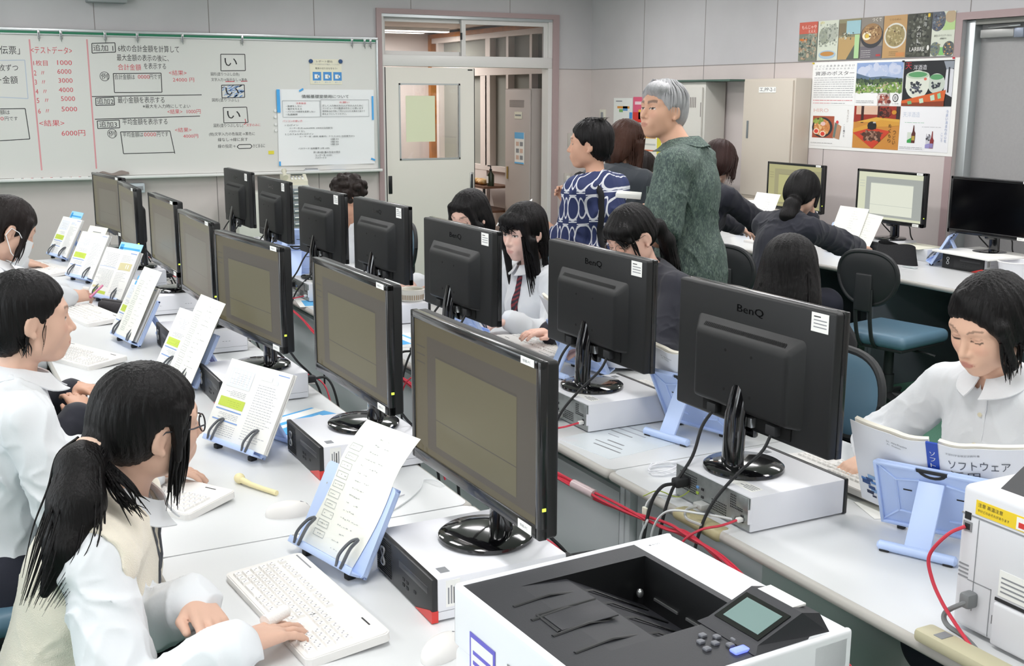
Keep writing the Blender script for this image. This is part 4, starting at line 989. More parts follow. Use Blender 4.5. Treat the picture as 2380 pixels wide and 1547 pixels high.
def put_stand(lab, grp, loc, rz):
    global stp
    if stp is None: stp = make_stand(lab, grp); stp.location = loc; stp.rotation_euler = (0, 0, rz)
    else: copy_tree(stp, None, lab, loc, rz, grp)
for (x, y, a), lab in zip(STA, ST_LABA): put_stand(lab, 'book stands of the left row', (x, y, .70), R(a))
for (x, y, a), lab in zip(STB, ST_LABB): put_stand(lab, 'book stands of the middle row', (x, y, .70), R(a))
for (x, y, a), lab in zip(STR, ['blue book stand of the student with the low ponytail', 'blue book stand beside the bobbed woman behind the standing man']): put_stand(lab, 'book stands along the right wall', (x, y, .70), R(a))
put_stand('blue book stand with a dark strap beside the switched off monitor', 'book stands along the right wall', (5.52, 4.97, .70), R(-150))

# ------------------------------------------------------------------ sheets and books
def scribble(m, M, x0, z0, x1, z1, n, mt, y, seed, dens=.8):
    rr = random.Random(seed)
    for i in range(n):
        z = z1 - (z1 - z0) * (i + .5) / n; x = x0
        while x < x1 - .004:
            L = rr.uniform(.003, .012)
            if rr.random() < dens: m.rect(x, z - .0011, min(x1, x + L), z + .0011 * rr.uniform(.4, 1.5), y, mt, M)
            x += L + rr.uniform(.001, .006)
M_PENC = mat('pencil_grey', hx('aeb2b0'), .8)
M_TXT = mat('print_grey', hx('a9acb4'), .8)
def bent_sheet(name, label, group, M, w, h, bend, seed, x0=0.0, z0=.006, tint='f2f3ea', flow=True, tilt=0.0, lean=0.0):
    M = M @ Matrix.Translation((x0, 0, z0)) @ Matrix.Rotation(tilt, 4, 'Y')
    t = thing(name, label, 'paper', tuple(M.translation), 0, group)
    Ml = Matrix.Translation(-M.translation) @ M
    def by(v): return -.0015 - lean * v + bend * max(0, v - .66) ** 1.5
    MB().sheet(lambda u, v: ((u - .5) * w + .006 * math.sin(v * 3) * bend * 20, by(v), v * h), 4, 12, mat('sheet_' + tint, hx(tint), .8), Ml, .0004).build('page', t)
    m = MB(); rr = random.Random(seed)
    def mark(x, z, dx, dz):
        y = by(z / h) - .0008; m.quad([(x, y, z), (x + dx, y, z), (x + dx, by((z + dz) / h) - .0008, z + dz), (x, by((z + dz) / h) - .0008, z + dz)], M_PENC, Ml)
    def line(x, z, n):
        for _ in range(n):
            L = rr.uniform(.002, .008)
            if rr.random() < .8: mark(x, z + rr.uniform(-.001, .001), L, .0014 * rr.uniform(.5, 1.6))
            x += L + rr.uniform(.001, .004)
            if x > w / 2 - .01: break
    for i in range(16): line(.0, h * (.05 + .9 * i / 16), rr.randint(4, 9))
    if flow:
        for i in range(10):
            z = h * (.08 + .075 * i); x = -w * .34 + rr.uniform(-.004, .004)
            for a, b, c, d in ((x, z, .04, .0012), (x, z + .014, .04, .0012), (x, z, .0012, .015), (x + .04, z, .0012, .015)): mark(a, b, c, d)
            line(x + .006, z + .007, 4)
    for z in (.45, .62): mark(-w / 2 + .008, h * z, .004, .004)
    m.build('handwriting', t)
    return t
def textbook(label, group, M, seed, w=.150, h=.235, z0=.006, x0=0.0, thick=.010, kind=0, tilt=0.0, cover=None):
    M = M @ Matrix.Translation((x0, 0, z0)) @ Matrix.Rotation(tilt, 4, 'Y')
    t = thing('open_book', label, 'book', tuple(M.translation), 0, group)
    Ml = Matrix.Translation(-M.translation) @ M
    def py(s):    # page surface height over the plate, s from the spine 0..1
        return -.003 - thick * (.35 + 1.1 * math.sin(min(1, s * 1.15) * PI * .62) * (1 - .45 * s))
    for sgn, nm in ((-1, 'left_pages'), (1, 'right_pages')):
        def fn(u, v, sgn=sgn):
            s = u if sgn > 0 else 1 - u
            return (sgn * s * w, py(s), v * h)
        b = MB().sheet(fn, 12, 2, M_PAPER, Ml, thick * .8); b.build(nm, t)
    c = MB().bb((-w - .003, -.0015, -.001), (w + .003, .0005, h + .001), cover or M_WHITE, M=Ml); c.build('cover', t)
    m = MB(); rr = random.Random(seed)
    def q(sg, s0, za, s1, zb, mt):
        n = max(1, int((s1 - s0) * 10)); 
        for i in range(n):
            a, b = s0 + (s1 - s0) * i / n, s0 + (s1 - s0) * (i + 1) / n
            pts = [(sg * a * w, py(a) - .0009, za * h), (sg * b * w, py(b) - .0009, za * h), (sg * b * w, py(b) - .0009, zb * h), (sg * a * w, py(a) - .0009, zb * h)]
            m.quad(pts if sg > 0 else pts[::-1], mt, Ml)
    def lines(sg, s0, s1, za, zb, n, mt=M_TXT):
        for i in range(n):
            z = za + (zb - za) * i / n; s = s0
            e = s1 * rr.uniform(.6, 1)
            while s < e:
                L = rr.uniform(.02, .1); q(sg, s, z, min(e, s + L), z + .006, mt); s += L + .02
    PB = mat('print_box', hx('dfe4ee'), .7); PBL = mat('print_blue', hx('7d9fd8'), .7)
    if kind == 0:
        q(-1, .12, .66, .86, .90, PB); q(-1, .16, .69, .82, .88, M_PAPER); lines(-1, .2, .75, .70, .86, 6)
        lines(-1, .15, .8, .55, .63, 4); q(-1, .1, .40, .88, .52, M_LIME); lines(-1, .2, .7, .43, .5, 3, mat('lime_text', hx('a3b441'), .7))
        q(-1, .1, .355, .9, .37, PBL); lines(-1, .15, .85, .26, .34, 4); q(-1, .1, .22, .9, .235, PBL); lines(-1, .12, .8, .05, .2, 6)
        q(1, .62, .945, .95, .955, PBL); q(1, .1, .84, .5, .9, PB); q(1, .55, .82, .7, .87, PB); lines(1, .1, .9, .08, .8, 22)
    else:
        lines(-1, .1, .9, .62, .92, 9); q(-1, .05, .6, .95, .606, PBL); lines(-1, .08, .95, .2, .56, 14)
        q(-1, .3, .15, .9, .19, mat('tan_box', hx('d9d0a2'), .7)); q(-1, .1, .04, .8, .1, M_LIME)
        q(1, .62, .93, .95, .945, PBL); lines(1, .1, .9, .76, .9, 5); q(1, .1, .58, .9, .73, mat('tan_box', (0, 0, 0))); q(1, .5, .62, .85, .70, M_PAPER); lines(1, .08, .9, .1, .55, 14)
    m.build('print', t)
    return t
def PM(i, lift=0.0, row=STA): x, y, a = row[i]; return plate_matrix((x, y, .70), R(a), lift)
GP = 'answer sheets on the book stands'; GB = 'textbooks on the book stands'
bent_sheet('answer_sheet', 'single handwritten sheet curling over the nearest blue book stand', GP, PM(0), .205, .305, .22, 1, -.01)
textbook('open textbook on the second book stand, in front of the girl with glasses', GB, PM(1), 2, z0=.008)
textbook('open textbook behind the tall sheet on the third book stand', GB, PM(2), 3, x0=-.05)
bent_sheet('answer_sheet', 'tall handwritten sheet leaning right on the third book stand', GP, PM(2, .028), .205, .30, .03, 4, .055, tilt=R(2), lean=.01)
textbook('open textbook behind the sheet on the fourth book stand', GB, PM(3), 5, x0=-.03)
t_ = bent_sheet('answer_sheet', 'handwritten sheet in front of a textbook on the fourth book stand', GP, PM(3, .028), .20, .30, .03, 6, .04, lean=.01)
textbook('thick open textbook with curved pages on the fifth book stand', GB, PM(4), 7, kind=1, thick=.02, h=.25)
textbook('open textbook with lime box on the sixth book stand', GB, PM(5), 8, thick=.014, h=.255)
textbook('open textbook with lime box on the farthest book stand of the left row', GB, PM(6), 9, h=.25)
def flat_doc(name, label, cat, M, w, h, body, deco, group=None):
    t = thing(name, label, cat, tuple(M.translation), 0, group); Ml = Matrix.Translation(-M.translation) @ M
    MB().bb((-w / 2, -.0025, 0), (w / 2, 0, h), body, M=Ml).build('cover', t)
    m = MB()
    for x0, z0, x1, z1, mt in deco: m.rect(x0 * w, z0 * h, x1 * w, z1 * h, -.003, mt, Ml)
    m.build('print', t); return t
M_LBLUE = mat('light_blue_cover', hx('a6dbf3'), .5); M_SKY2 = mat('strong_sky', hx('48a9e6'), .5)
DECO = [(-.45, .86, .45, .9, M_SKY2), (-.45, .82, -.3, .96, M_SKY2), (-.25, .74, .3, .80, M_PAPER), (-.15, .755, .2, .785, M_GREYINK)]
flat_doc('workbook', 'light blue workbook standing behind the farthest textbook of the left row', 'book', PM(6, -.004) @ Matrix.Translation((.0, .001, .05)), .18, .255, M_LBLUE, DECO, 'light blue workbooks on stands')
flat_doc('workbook', 'light blue workbook standing behind the thick textbook on the fifth stand', 'book', PM(4, -.004) @ Matrix.Translation((.02, .001, .045)), .20, .255, M_LBLUE, DECO, 'light blue workbooks on stands')
flat_doc('paper_sheet', 'cream handout standing behind the textbook on the sixth stand', 'paper', PM(5, -.004) @ Matrix.Translation((-.03, .001, .05)), .2, .255, M_CREAM, [(-.2, .86, .25, .88, M_GREYINK)])
# page tabs on the fourth sheet
single('page_tab', MB(PM(3, .032)).bb((-.075, -.003, .245), (-.058, -.001, .262), M_SKYB), 'upper blue tab on the left edge of the fourth stand\'s sheet', 'tab')
single('page_tab', MB(PM(3, .032)).bb((-.078, -.003, .222), (-.061, -.001, .239), M_SKYB), 'lower blue tab on the left edge of the fourth stand\'s sheet', 'tab')
# books on the stands seen from behind: covers outwards
def cover_book(label, M, seed, front=True):
    t = thing('open_book', label, 'book', tuple(M.translation), 0, 'textbooks with blue spine seen from behind'); Ml = Matrix.Translation(-M.translation) @ M
    w, h = .182, .257
    M_COV = mat('cover_white', hx('eef0f5'), .35); M_SP = mat('spine_blue', hx('2c4fb4'), .4)
    def cy_(s): return -.004 - .030 * s ** 2.2 + .006 * math.sin(min(1, s * 2.2) * PI)
    for sgn, nm in ((1, 'back_cover'), (-1, 'front_cover')):
        def fn(u, v, sgn=sgn): return (sgn * (.013 + u * w), cy_(u), v * h)
        MB().sheet(fn, 12, 2, M_COV, Ml, .0008).build(nm, t)
        def fp(u, v, sgn=sgn): return (sgn * (.010 + u * (w - .004)), cy_(u) - .002 - .010 * (1 - .25 * u), .003 + v * (h - .006))
        MB().sheet(fp, 12, 2, mat('page_edge', hx('f1ecdf'), .8), Ml, -.009 if sgn > 0 else .009).build('pages', t)
    MB().bb((-.013, -.006, 0), (.013, -.002, h), M_SP, M=Ml).build('spine', t)
    L = MB(); MT = Ml @ Matrix(((-1, 0, 0, 0), (0, -1, 0, 0), (0, 0, 1, 0), (0, 0, 0, 1)))
    def onc(body, x, z, hh, ww, mt):     # lettering bent on to the front cover, x to the right as seen from behind
        vs, fs, a0, a1, b0, b1 = text_geo(body); k = hh / (b1 - b0); kx = ww / (a1 - a0); o = []
        for a, b, c in vs:
            xx = x + (a - a0) * kx; s = abs(abs(xx) - .013) / w; o.append((xx, -(cy_(min(1, max(0, s))) + .0013), z + (b - (b0 + b1) / 2) * k))
        L.add(o, fs, mt, MT)
    onc('ソフトウェア', .035, .206, .026, .125, mat('title_grey', hx('5a5d66'), .5))
    onc('活用', .037, .172, .030, .062, mat('title_grey', (0, 0, 0)))
    onc('文部科学省検定済教科書', .03, .236, .006, .07, M_GREYINK)
    onc('Software Practice', -.105, .232, .006, .05, M_GREYINK); onc('Application', -.105, .222, .006, .035, M_GREYINK)
    for i in range(9):
        for zz in (.20, .175): L.bb((-.052 + i * .0042, .0, zz), (-.0505 + i * .0042, .0012, zz + .018), M_INK, M=MT @ Matrix.Translation((0, .003, 0)))
    for i, ch in enumerate('ソフトウェア活用'): put_text(L, ch, -.006, .225 - i * .018, .012, M_PAPER, -.0, w=.012, M=MT @ Matrix.Translation((0, .0015, 0)))
    rr = random.Random(seed)
    art = [hx('2f4f86'), hx('8db4de'), hx('1e2c4a'), hx('5d8fd0')]
    for i in range(34):      # blue picture at the back cover's lower corner
        xa = -.19 + rr.uniform(0, .12); za = rr.uniform(.004, .085); d = rr.uniform(.008, .022)
        if za > .1 - (xa + .19) * .35: continue
        s = (abs(xa) - .013) / w; y = -(cy_(min(1, s)) + .0012 + i * 2e-5)
        L.quad([(xa, y, za), (xa + d, -(cy_(max(0, (abs(xa + d) - .013) / w)) + .0012 + i * 2e-5), za), (xa + d, -(cy_(max(0, (abs(xa + d) - .013) / w)) + .0012 + i * 2e-5), za + d * .6), (xa, y, za + d * .6)], mat('art%d' % (i % 4), art[i % 4], .4), MT)
    L.build('cover_print', t)
    return t
cover_book('open textbook with blue spine facing us behind the printer', PM(0, .004, STB) @ Matrix.Translation((-.0, 0, .008)), 1)
cover_book('open textbook with blue spine between the two nearest middle row monitors', PM(1, .004, STB) @ Matrix.Translation((-.02, 0, .008)), 2)
cover_book('open textbook with blue spine left of the second middle row monitor', PM(2, .004, STB) @ Matrix.Translation((.0, 0, .008)), 3)
bent_sheet('answer_sheet', 'sheet on the ponytailed student\'s stand along the right wall, in front', GP, PM(0, .008, STR), .21, .30, .02, 21, -.02, flow=False, tilt=R(3))
bent_sheet('answer_sheet', 'sheet behind the front one on the ponytailed student\'s stand', GP, PM(0, .002, STR), .21, .27, .02, 22, .07, flow=False, tilt=R(8))
bent_sheet('answer_sheet', 'tall sheet on the stand beside the bobbed woman', GP, PM(1, .008, STR), .21, .32, .02, 23, .02, flow=False, tilt=R(2))
bent_sheet('answer_sheet', 'lower sheet left on the stand beside the bobbed woman', GP, PM(1, .002, STR), .21, .26, .02, 24, -.08, flow=False, tilt=R(-3))

# ------------------------------------------------------------------ keyboards and mice
M_KB = mat('keyboard_shell', hx('e6e4e1'), .5); M_KEY = mat('key_cap', hx('f1efec'), .45); M_KTXT = mat('key_legend', hx('8f9096'), .7)
def key_geo():
    v = []; 
    for z, k in ((0, .0078), (.005, .0062)): v += [(-k, -k, z), (k, -k, z), (k, k, z), (-k, k, z)]
    return v, [[0, 1, 2, 3][::-1], [4, 5, 6, 7], [0, 1, 5, 4], [1, 2, 6, 5], [2, 3, 7, 6], [3, 0, 4, 7]]
KEYS = []
for r_ in range(6):
    y = -.066 + r_ * .0185 + (.006 if r_ == 5 else 0); x = -.205
    if r_ == 0:
        for wd in (1.2, 1.2, 1.2, 3.6, 1.1, 1.1, 1.1, 1.2, 1.2, 1.2): KEYS.append((x + wd * .0093, y, wd)); x += wd * .0186
    elif r_ == 5:
        for k in range(13): KEYS.append((x + .0093, y, 1)); x += .0186 + (.008 if k in (0, 4, 8) else 0)
    else:
        wl = (2.0, 1.7, 1.4, 1.0)[r_ - 1]; KEYS.append((x + wl * .0093, y, wl)); x += wl * .0186
        while x < .066: KEYS.append((x + .0093, y, 1)); x += .0186
for r_ in range(5):
    for k in range(4): KEYS.append((.140 + k * .0186, -.066 + r_ * .0185, 1))
for dx, dy in ((0, 0), (1, 0), (2, 0), (1, 1)): KEYS.append((.080 + dx * .0186, -.066 + dy * .0185, 1))
for dx in range(3):
    for dy in (3, 4): KEYS.append((.080 + dx * .0186, -.066 + dy * .0185, 1))
def make_keyboard(label, group, detailed):
    t = thing('keyboard', label, 'keyboard', (0, 0, 0), 0, group)
    Mk = Matrix.Translation((0, 0, .002)) @ Matrix.Rotation(R(4), 4, 'X') @ Matrix.Translation((0, 0, .006))
    b = MB(Mk); T = Matrix(((1, 0, 0, 0), (0, 0, 1, 0), (0, -1, 0, 0), (0, 0, 0, 1)))
    b.prism(rrect(-.225, -.085, .225, .085, .014), -.012, .004, M_KB, T); b.prism(rrect(-.222, -.082, .222, .082, .012), -.0135, -.012, M_KB, T)
    b.bb((-.21, .070, .0135), (-.13, .073, .0142), M_GREYINK); b.bb((.14, .062, .0135), (.175, .065, .0142), M_INK); put_text(b, '∞', .185, 0, .006, M_INK, 0, M=Matrix(((1, 0, 0, 0), (0, 0, 1, .064), (0, -1, 0, .0142), (0, 0, 0, 1))) if False else None)
    if not detailed:
        v, f = key_geo()
        for x, y, wd in KEYS: b.add([(x + a * wd, y + c, .0136 + d) for a, c, d in v], f, M_KEY)
    b.build('shell', t)
    if detailed:
        v, f = key_geo(); cache = {}
        for x, y, wd in KEYS:
            if wd not in cache:
                m = MB(); m.add([(a * (wd * 1.15 - .15 if wd > 1 else 1), c, d) for a, c, d in v], f, M_KEY)
                m.quad([(-.004, .0005, .0052), (-.001, .0005, .0052), (-.001, .004, .0052), (-.004, .004, .0052)], M_KTXT); m.quad([(.001, -.004, .0052), (.004, -.004, .0052), (.004, -.001, .0052), (.001, -.001, .0052)], M_KTXT)
                o = m.build('key', t); cache[wd] = o
            else:
                o = cache[wd].copy(); COL.objects.link(o); o.parent = t
            p = Mk @ Vector((x, y, .0136)); o.location = p; o.rotation_euler = (R(4), 0, 0)
    return t
kb1 = make_keyboard('white keyboard under the hand of the girl in the cream vest', 'keyboards', True)
kb1.location = (.60, 2.055, .70); kb1.rotation_euler = (0, 0, R(-85))
KBL = [((.445, 2.885), -57, 'white keyboard turned aside behind the cream vested girl'), ((.475, 4.60), -66, 'white keyboard in front of the profile girl on the left')]
for (x, y), a, lab in KBL: copy_tree(kb1, None, lab, (x, y, .70), R(a), 'keyboards')
kb2 = make_keyboard('white keyboard beside the hands holding a pink pen', 'keyboards', False); kb2.location = (.63, 5.45, .70); kb2.rotation_euler = (0, 0, R(-78))
for (x, y), a, lab in (((.60, 7.02), -72, 'white keyboard in front of the masked student'), ((2.13, 2.13), 90, 'white keyboard behind the nearest middle row computer'), ((2.15, 3.05), 90, 'white keyboard behind the second middle row computer'), ((2.16, 3.93), 90, 'white keyboard behind the third middle row computer'), ((5.20, 6.10), -90, 'white keyboard on the right wall desk behind the standing man')):
    copy_tree(kb2, None, lab, (x, y, .70), R(a), 'keyboards')
def make_mouse(label, loc, rz):
    t = thing('computer_mouse', label, 'mouse', loc, rz, 'computer mice')
    MB().lathe([(.001, .0), (.98, .0), (1.0, .2), (.94, .5), (.75, .8), (.4, .96), (.0001, 1.0)], M_KB, 24, Matrix.Diagonal((.031, .056, .034, 1))).build('shell', t)
    MB().tube([(-.0, .03, .031), (0, .045, .0235), (0, .054, .012)], .0015, M_GREYINK, 6).build('button_seam', t)
    MB().tube(spline([(0, .054, .006), (.01, .10, .004), (.0, .2, .003), (-.05, .3, .003)], 6), .0018, mat('cord_white', hx('dcdbe2'), .5), 6).build('cord', t)
    return t
make_mouse('white mouse beside the nearest book stand', (.725, 2.585, .70), R(-100))
make_mouse('white mouse beside the front printer', (.775, 1.765, .70), R(-60))

# small things on the left desks
t = thing('pen_topper', 'small cream stick with a round head lying on the desk', 'stick', (.70, 2.80, .70), R(-70))
MB().ell((-.07, 0, .014), (.016, .014, .014), mat('cream_rubber', hx('eee2b2'), .6), 10).build('head', t)
MB().tube([(-.06, 0, .012), (-.02, 0, .009), (.03, .004, .008), (.08, .01, .007)], [.009, .007, .0065, .007], mat('cream_rubber', (0, 0, 0)), 10).build('stem', t)
t = thing('leaflet_book', 'blue and white booklet lying flat beside the second book stand', 'book', (.99, 3.34, .70), R(25))
MB().bb((-.125, -.09, 0), (.125, .09, .008), M_SKY2, .001).build('cover', t)
m = MB()
for x0, y0, x1, y1, mt in ((-.12, .03, .125, .075, M_PAPER), (-.125, -.02, .08, .005, M_PAPER), (.02, -.085, .12, -.04, M_LBLUE), (-.1, -.08, -.02, -.06, M_PAPER)): m.bb((x0, y0, .008), (x1, y1, .0086), mt)
put_text(m, '日本ノート', -.1, 0, .018, M_SKY2, 0, w=.1, M=Matrix(((1, 0, 0, 0), (0, 0, 1, .052), (0, -1, 0, .0089), (0, 0, 0, 1))) @ Matrix.Identity(4))
m.build('print', t)
def pencil_case(label, loc, rz, c1, c2):
    t = thing('pencil_case', label, 'case', loc, rz, 'pencil cases on the left desks')
    MB().box((0, 0, .025), (.18, .07, .05), mat('case_' + c1, hx(c1), .7, bump=.4, bscale=90), .018, 3).build('pouch', t)
    MB().box((0, 0, .052), (.17, .02, .008), mat('case_' + c2, hx(c2), .6), .003).build('zip', t)
pencil_case('pink topped dark pencil case behind the third book stand', (.87, 4.02, .70), R(-70), '2b2c30', 'e7a5bd')
pencil_case('dark pencil case beside the fifth book stand', (.76, 5.55, .70), R(-60), '2f2b2e', '3d3a3d')
pencil_case('pink pencil case by the sixth book stand', (.90, 6.52, .70), R(-75), 'e5aec6', 'f0d3df')
# bowl with slots on the middle row, coiled lead
t = thing('slotted_bowl', 'round white slotted dish on a middle row computer', 'dish', (1.94, 4.735, .7925))
M_DISH = mat('dish_white', hx('e7e4da'), .5)
MB().lathe([(.052, 0), (.055, .004), (.057, .044), (.060, .05), (.057, .054), (.050, .05), (.046, .03), (.0001, .028)], M_DISH, 36).build('body', t)
s = MB()
for i in range(36): a = 2 * PI * i / 36; s.add([((.0568 + d) * math.cos(a + e), (.0568 + d) * math.sin(a + e), z) for d, e, z in ((0, -.04, .008), (0, .04, .008), (.0006, .04, .03), (.0006, -.04, .03))], [[0, 1, 2, 3]], mat('slot_brown', hx('a98f72'), .7))
s.build('slots', t)
coil = []
for i in range(90):
    a = i * .45; rr_ = .035 + .012 * math.sin(i * .7); coil.append((1.86 + rr_ * math.cos(a), 4.99 + rr_ * 1.3 * math.sin(a), .705 + .025 * abs(math.sin(i * .23)) + .0004 * i))
single('coiled_cord', MB().tube(coil, .004, M_DARK, 6), 'coil of black cord beside the round white dish', 'cord')
flat = Matrix(((1, 0, 0, 0), (0, 0, 1, 0), (0, -1, 0, 0), (0, 0, 0, 1)))
def leaflet(label, loc, rz, w, h, items, base=M_PAPER, group=None, name='leaflet'):
    t = thing(name, label, 'paper', loc, rz, group)
    MB().bb((-w / 2, -h / 2, 0), (w / 2, h / 2, .0012), base).build('page', t)
    m = MB()
    for k, (x0, y0, x1, y1, mt) in enumerate(items): m.bb((x0 * w, y0 * h, .0012), (x1 * w, y1 * h, .0015 + .0001 * k), mt)
    if items: m.build('print', t)
    return t
leaflet('blue and white leaflet on the desk below the third middle row monitor', (1.76, 4.36, .70), R(95), .2, .26, [(-.5, .1, .5, .5, M_SKY2), (-.45, -.1, .4, -.04, M_SKYB), (-.45, -.25, .3, -.2, M_SKYB), (-.45, -.4, .4, -.34, M_GREYINK)])
leaflet('pale blue print on the desk near the fifth middle row computer', (1.72, 5.34, .70), R(80), .2, .26, [(-.4, .1, .4, .4, M_SKYB), (-.4, -.3, .4, -.2, M_SKYB)])
leaflet('printed sheet in a clear folder under the stand between the near middle row monitors', (1.80, 2.735, .70), R(98), .24, .32, [(-.4, .3, .1, .32, M_GREYINK), (-.3, .22, .2, .235, M_GREYINK), (-.2, .13, .1, .15, M_GREYINK), (.0, -.1, .4, -.085, M_GREYINK), (-.1, -.2, .42, -.185, M_TXT), (-.3, -.3, .4, -.285, M_TXT), (.1, .0, .3, .012, M_TXT)], mat('folder_clear', hx('dfe6ea'), .15, spec=.6), name='clear_folder')
leaflet('white paper lying on the desk right of the nearest middle row computer', (2.10, 1.93, .70), R(70), .12, .2, [(-.3, -.4, -.15, -.1, M_INK), (.0, -.4, .1, -.2, M_TXT)], name='paper_sheet')
# cream tape wrapped over the near desk edge
single('edge_tape', MB().box((1.615, 2.105, .6862), (.05, .19, .031), mat('olive_tape', hx('b5ac86'), .45), .0135, 3), 'olive tape wrapped over the desk edge below the near middle row computer', 'tape')
# white coil
w_ = []
for i in range(70): a = i * .5; w_.append((1.735 + (.05 + .012 * math.sin(i)) * math.cos(a), 2.44 + (.035 + .01 * math.cos(i * .6)) * math.sin(a), .703 + .012 * abs(math.sin(i * .31))))
single('coiled_cord', MB().tube(w_, .0016, mat('thin_white', hx('e5e6ea'), .5), 5), 'coil of thin white cord beside the near middle row computer', 'cord')

# ------------------------------------------------------------------ cables along the row gap
M_LAN = mat('lan_red', (0, 0, 0))
base_ = [(1.55, 7.4, .62), (1.56, 6.2, .66), (1.562, 5.40, .668), (1.555, 4.92, .63), (1.54, 4.40, .60), (1.552, 3.92, .655), (1.545, 3.3, .62), (1.55, 2.70, .645), (1.545, 2.44, .648), (1.552, 2.18, .675), (1.55, 2.07, .68), (1.555, 1.90, .66), (1.56, 1.6, .56), (1.56, 1.35, .42), (1.55, 1.1, .1)]
for i in range(4):
    rr_ = random.Random(40 + i); pts = [(x + rr_.uniform(-.012, .006), y, z + rr_.uniform(-.014, .012)) for x, y, z in base_]
    single('network_cable', MB().tube(spline(pts, 6), .0036, M_LAN, 6), 'red network cable of the bundle hanging along the middle row desks', 'cable', 'red cables along the middle row')
single('cable_wrap', MB().cyl((1.545, 2.60, .643), (1.547, 2.49, .646), .014, mat('clear_wrap', hx('cdb9bb'), .3), 12), 'pale plastic wrap around the red cable bundle', 'wrap')
single('network_cable', MB().tube(spline([(1.695, 1.402, .912), (1.67, 1.42, .893), (1.655, 1.445, .845), (1.652, 1.432, .803), (1.65, 1.40, .765), (1.645, 1.355, .735), (1.62, 1.29, .715), (1.575, 1.22, .69), (1.55, 1.15, .55), (1.55, 1.12, .1), (1.55, 1.06, .006)], 8), .0036, M_LAN, 8), 'red network cable drooping from the right printer\'s back', 'cable')
single('power_lead', MB().tube(spline([(1.68, 1.37, .775), (1.66, 1.40, .745), (1.655, 1.39, .725), (1.65, 1.34, .72), (1.63, 1.29, .71), (1.58, 1.25, .69), (1.56, 1.2, .5), (1.56, 1.15, .2)], 8), .005, mat('lead_grey', hx('7d8082'), .5), 8).box((1.69, 1.375, .775), (.03, .024, .03), mat('lead_grey', (0, 0, 0)), .006), 'grey power lead of the right printer', 'cable')
for i, pts in enumerate(([(1.10, 1.30, .74), (1.25, 1.37, .74), (1.38, 1.36, .72), (1.42, 1.25, .5), (1.44, 1.1, .2)], [(1.10, 1.22, .72), (1.2, 1.29, .73), (1.33, 1.30, .70), (1.36, 1.2, .45), (1.38, 1.05, .2)])):
    single('network_cable', MB().tube(spline(pts, 8), .0045, M_LAN, 8), 'red network cable at the front printer\'s right side, %s' % ('upper' if i == 0 else 'lower'), 'cable')
WC = mat('cord_white2', hx('dfe2e3'), .45)
single('charging_cable', MB().tube(spline([(1.66, 2.03, .714), (1.60, 2.08, .722), (1.55, 2.16, .71), (1.535, 2.2, .64), (1.54, 2.19, .56), (1.53, 2.24, .6), (1.535, 2.22, .67), (1.54, 2.26, .60), (1.53, 2.27, .5)], 8), .003, WC, 6), 'white cord looping over the desk edge below the near middle row computer', 'cord')
single('charging_cable', MB().tube(spline([(1.72, 2.3, .705), (1.64, 2.26, .704), (1.60, 2.28, .705), (1.575, 2.29, .67), (1.57, 2.28, .58), (1.56, 2.2, .5)], 8), .003, WC, 6).box((1.572, 2.285, .655), (.008, .02, .04), M_CREAM, .002), 'white cord with a paper tag hanging at the desk edge', 'cord')
single('green_wire', MB().tube(spline([(1.67, 2.2, .75), (1.63, 2.22, .715), (1.60, 2.27, .72), (1.575, 2.30, .70)], 6), .0016, mat('earth_green', hx('a2b24a'), .5), 5), 'thin yellow green earth wire beside the paper tag', 'wire')
single('black_cord', MB().tube(spline([(1.13, 1.98, .735), (1.2, 1.93, .755), (1.215, 1.98, .72), (1.19, 2.03, .6), (1.2, 2.05, .3)], 8), .006, M_DARK, 8), 'black cord looping behind the nearest left row computer', 'cord')
single('charging_cable', MB().tube(spline([(.86, 2.42, .703), (1.0, 2.52, .703), (1.08, 2.60, .704), (1.12, 2.66, .705), (1.15, 2.60, .70), (1.18, 2.57, .6)], 8), .0022, WC, 6), 'thin white cord lying behind the nearest book stand', 'cord')
# ------------------------------------------------------------------ front printer
M_PRW = mat('printer_white', hx('eceef2'), .38); M_PRB = mat('printer_black', hx('25262b'), .5, bump=.08, bscale=700); M_PRD = mat('printer_well', hx('17181a'), .45)
t = thing('laser_printer', 'white laser printer with black paper tray in the bottom foreground', 'printer', (.872, 1.262, .70), R(3))
w, d, h = .205, .205, .288
b = MB()
b.box((0, 0, (h - .1) / 2), (2 * w, 2 * d, h - .1), M_PRW, .012, 3)
# top shell with an open well
DK = (-w + .012, .118)
b.bb((.122, -d, h - .1), (w, d, h), M_PRW, .012, 3); b.bb((-w, d - .012, h - .1), (w, d, h), M_PRW, .006, 3); b.bb((-w, -d, h - .1), (-w + .012, d, h), M_PRW, .006, 3)
b.bb((-w, -d, h - .1), (w, -d + .012, h), M_PRW, .006, 3)
b.build('housing', t)
m = MB()
x0, x1, y0, y1 = -w + .010, .124, -d + .010, d - .010
zt = h - .003
def P(x, y, z): return (x, y, z)
# deck: flat rim, sloping catch tray with ribs, deep well against the white hood
ry0, ry1 = -.085, .148
m.add([P(x0, y0, zt), P(x0 + .075, y0, zt), P(x0 + .075, y1, zt), P(x0, y1, zt)], [[0, 1, 2, 3]], M_PRB)
m.add([P(x0 + .075, ry1, zt), P(x1, ry1, zt), P(x1, y1, zt), P(x0 + .075, y1, zt)], [[0, 1, 2, 3]], M_PRB)
m.add([P(x0 + .075, y0, zt), P(x1, y0, zt), P(x1, ry0, zt), P(x0 + .075, ry0, zt)], [[0, 1, 2, 3]], M_PRB)
m.add([P(x1 - .012, ry0, zt), P(x1, ry0, zt), P(x1, ry1, zt), P(x1 - .012, ry1, zt)], [[0, 1, 2, 3]], M_PRB)
m.build('top_deck', t)
m = MB(); xa, xb = x0 + .075, x1 - .012; zl = zt - .085
xm = xa + (xb - xa) * .35
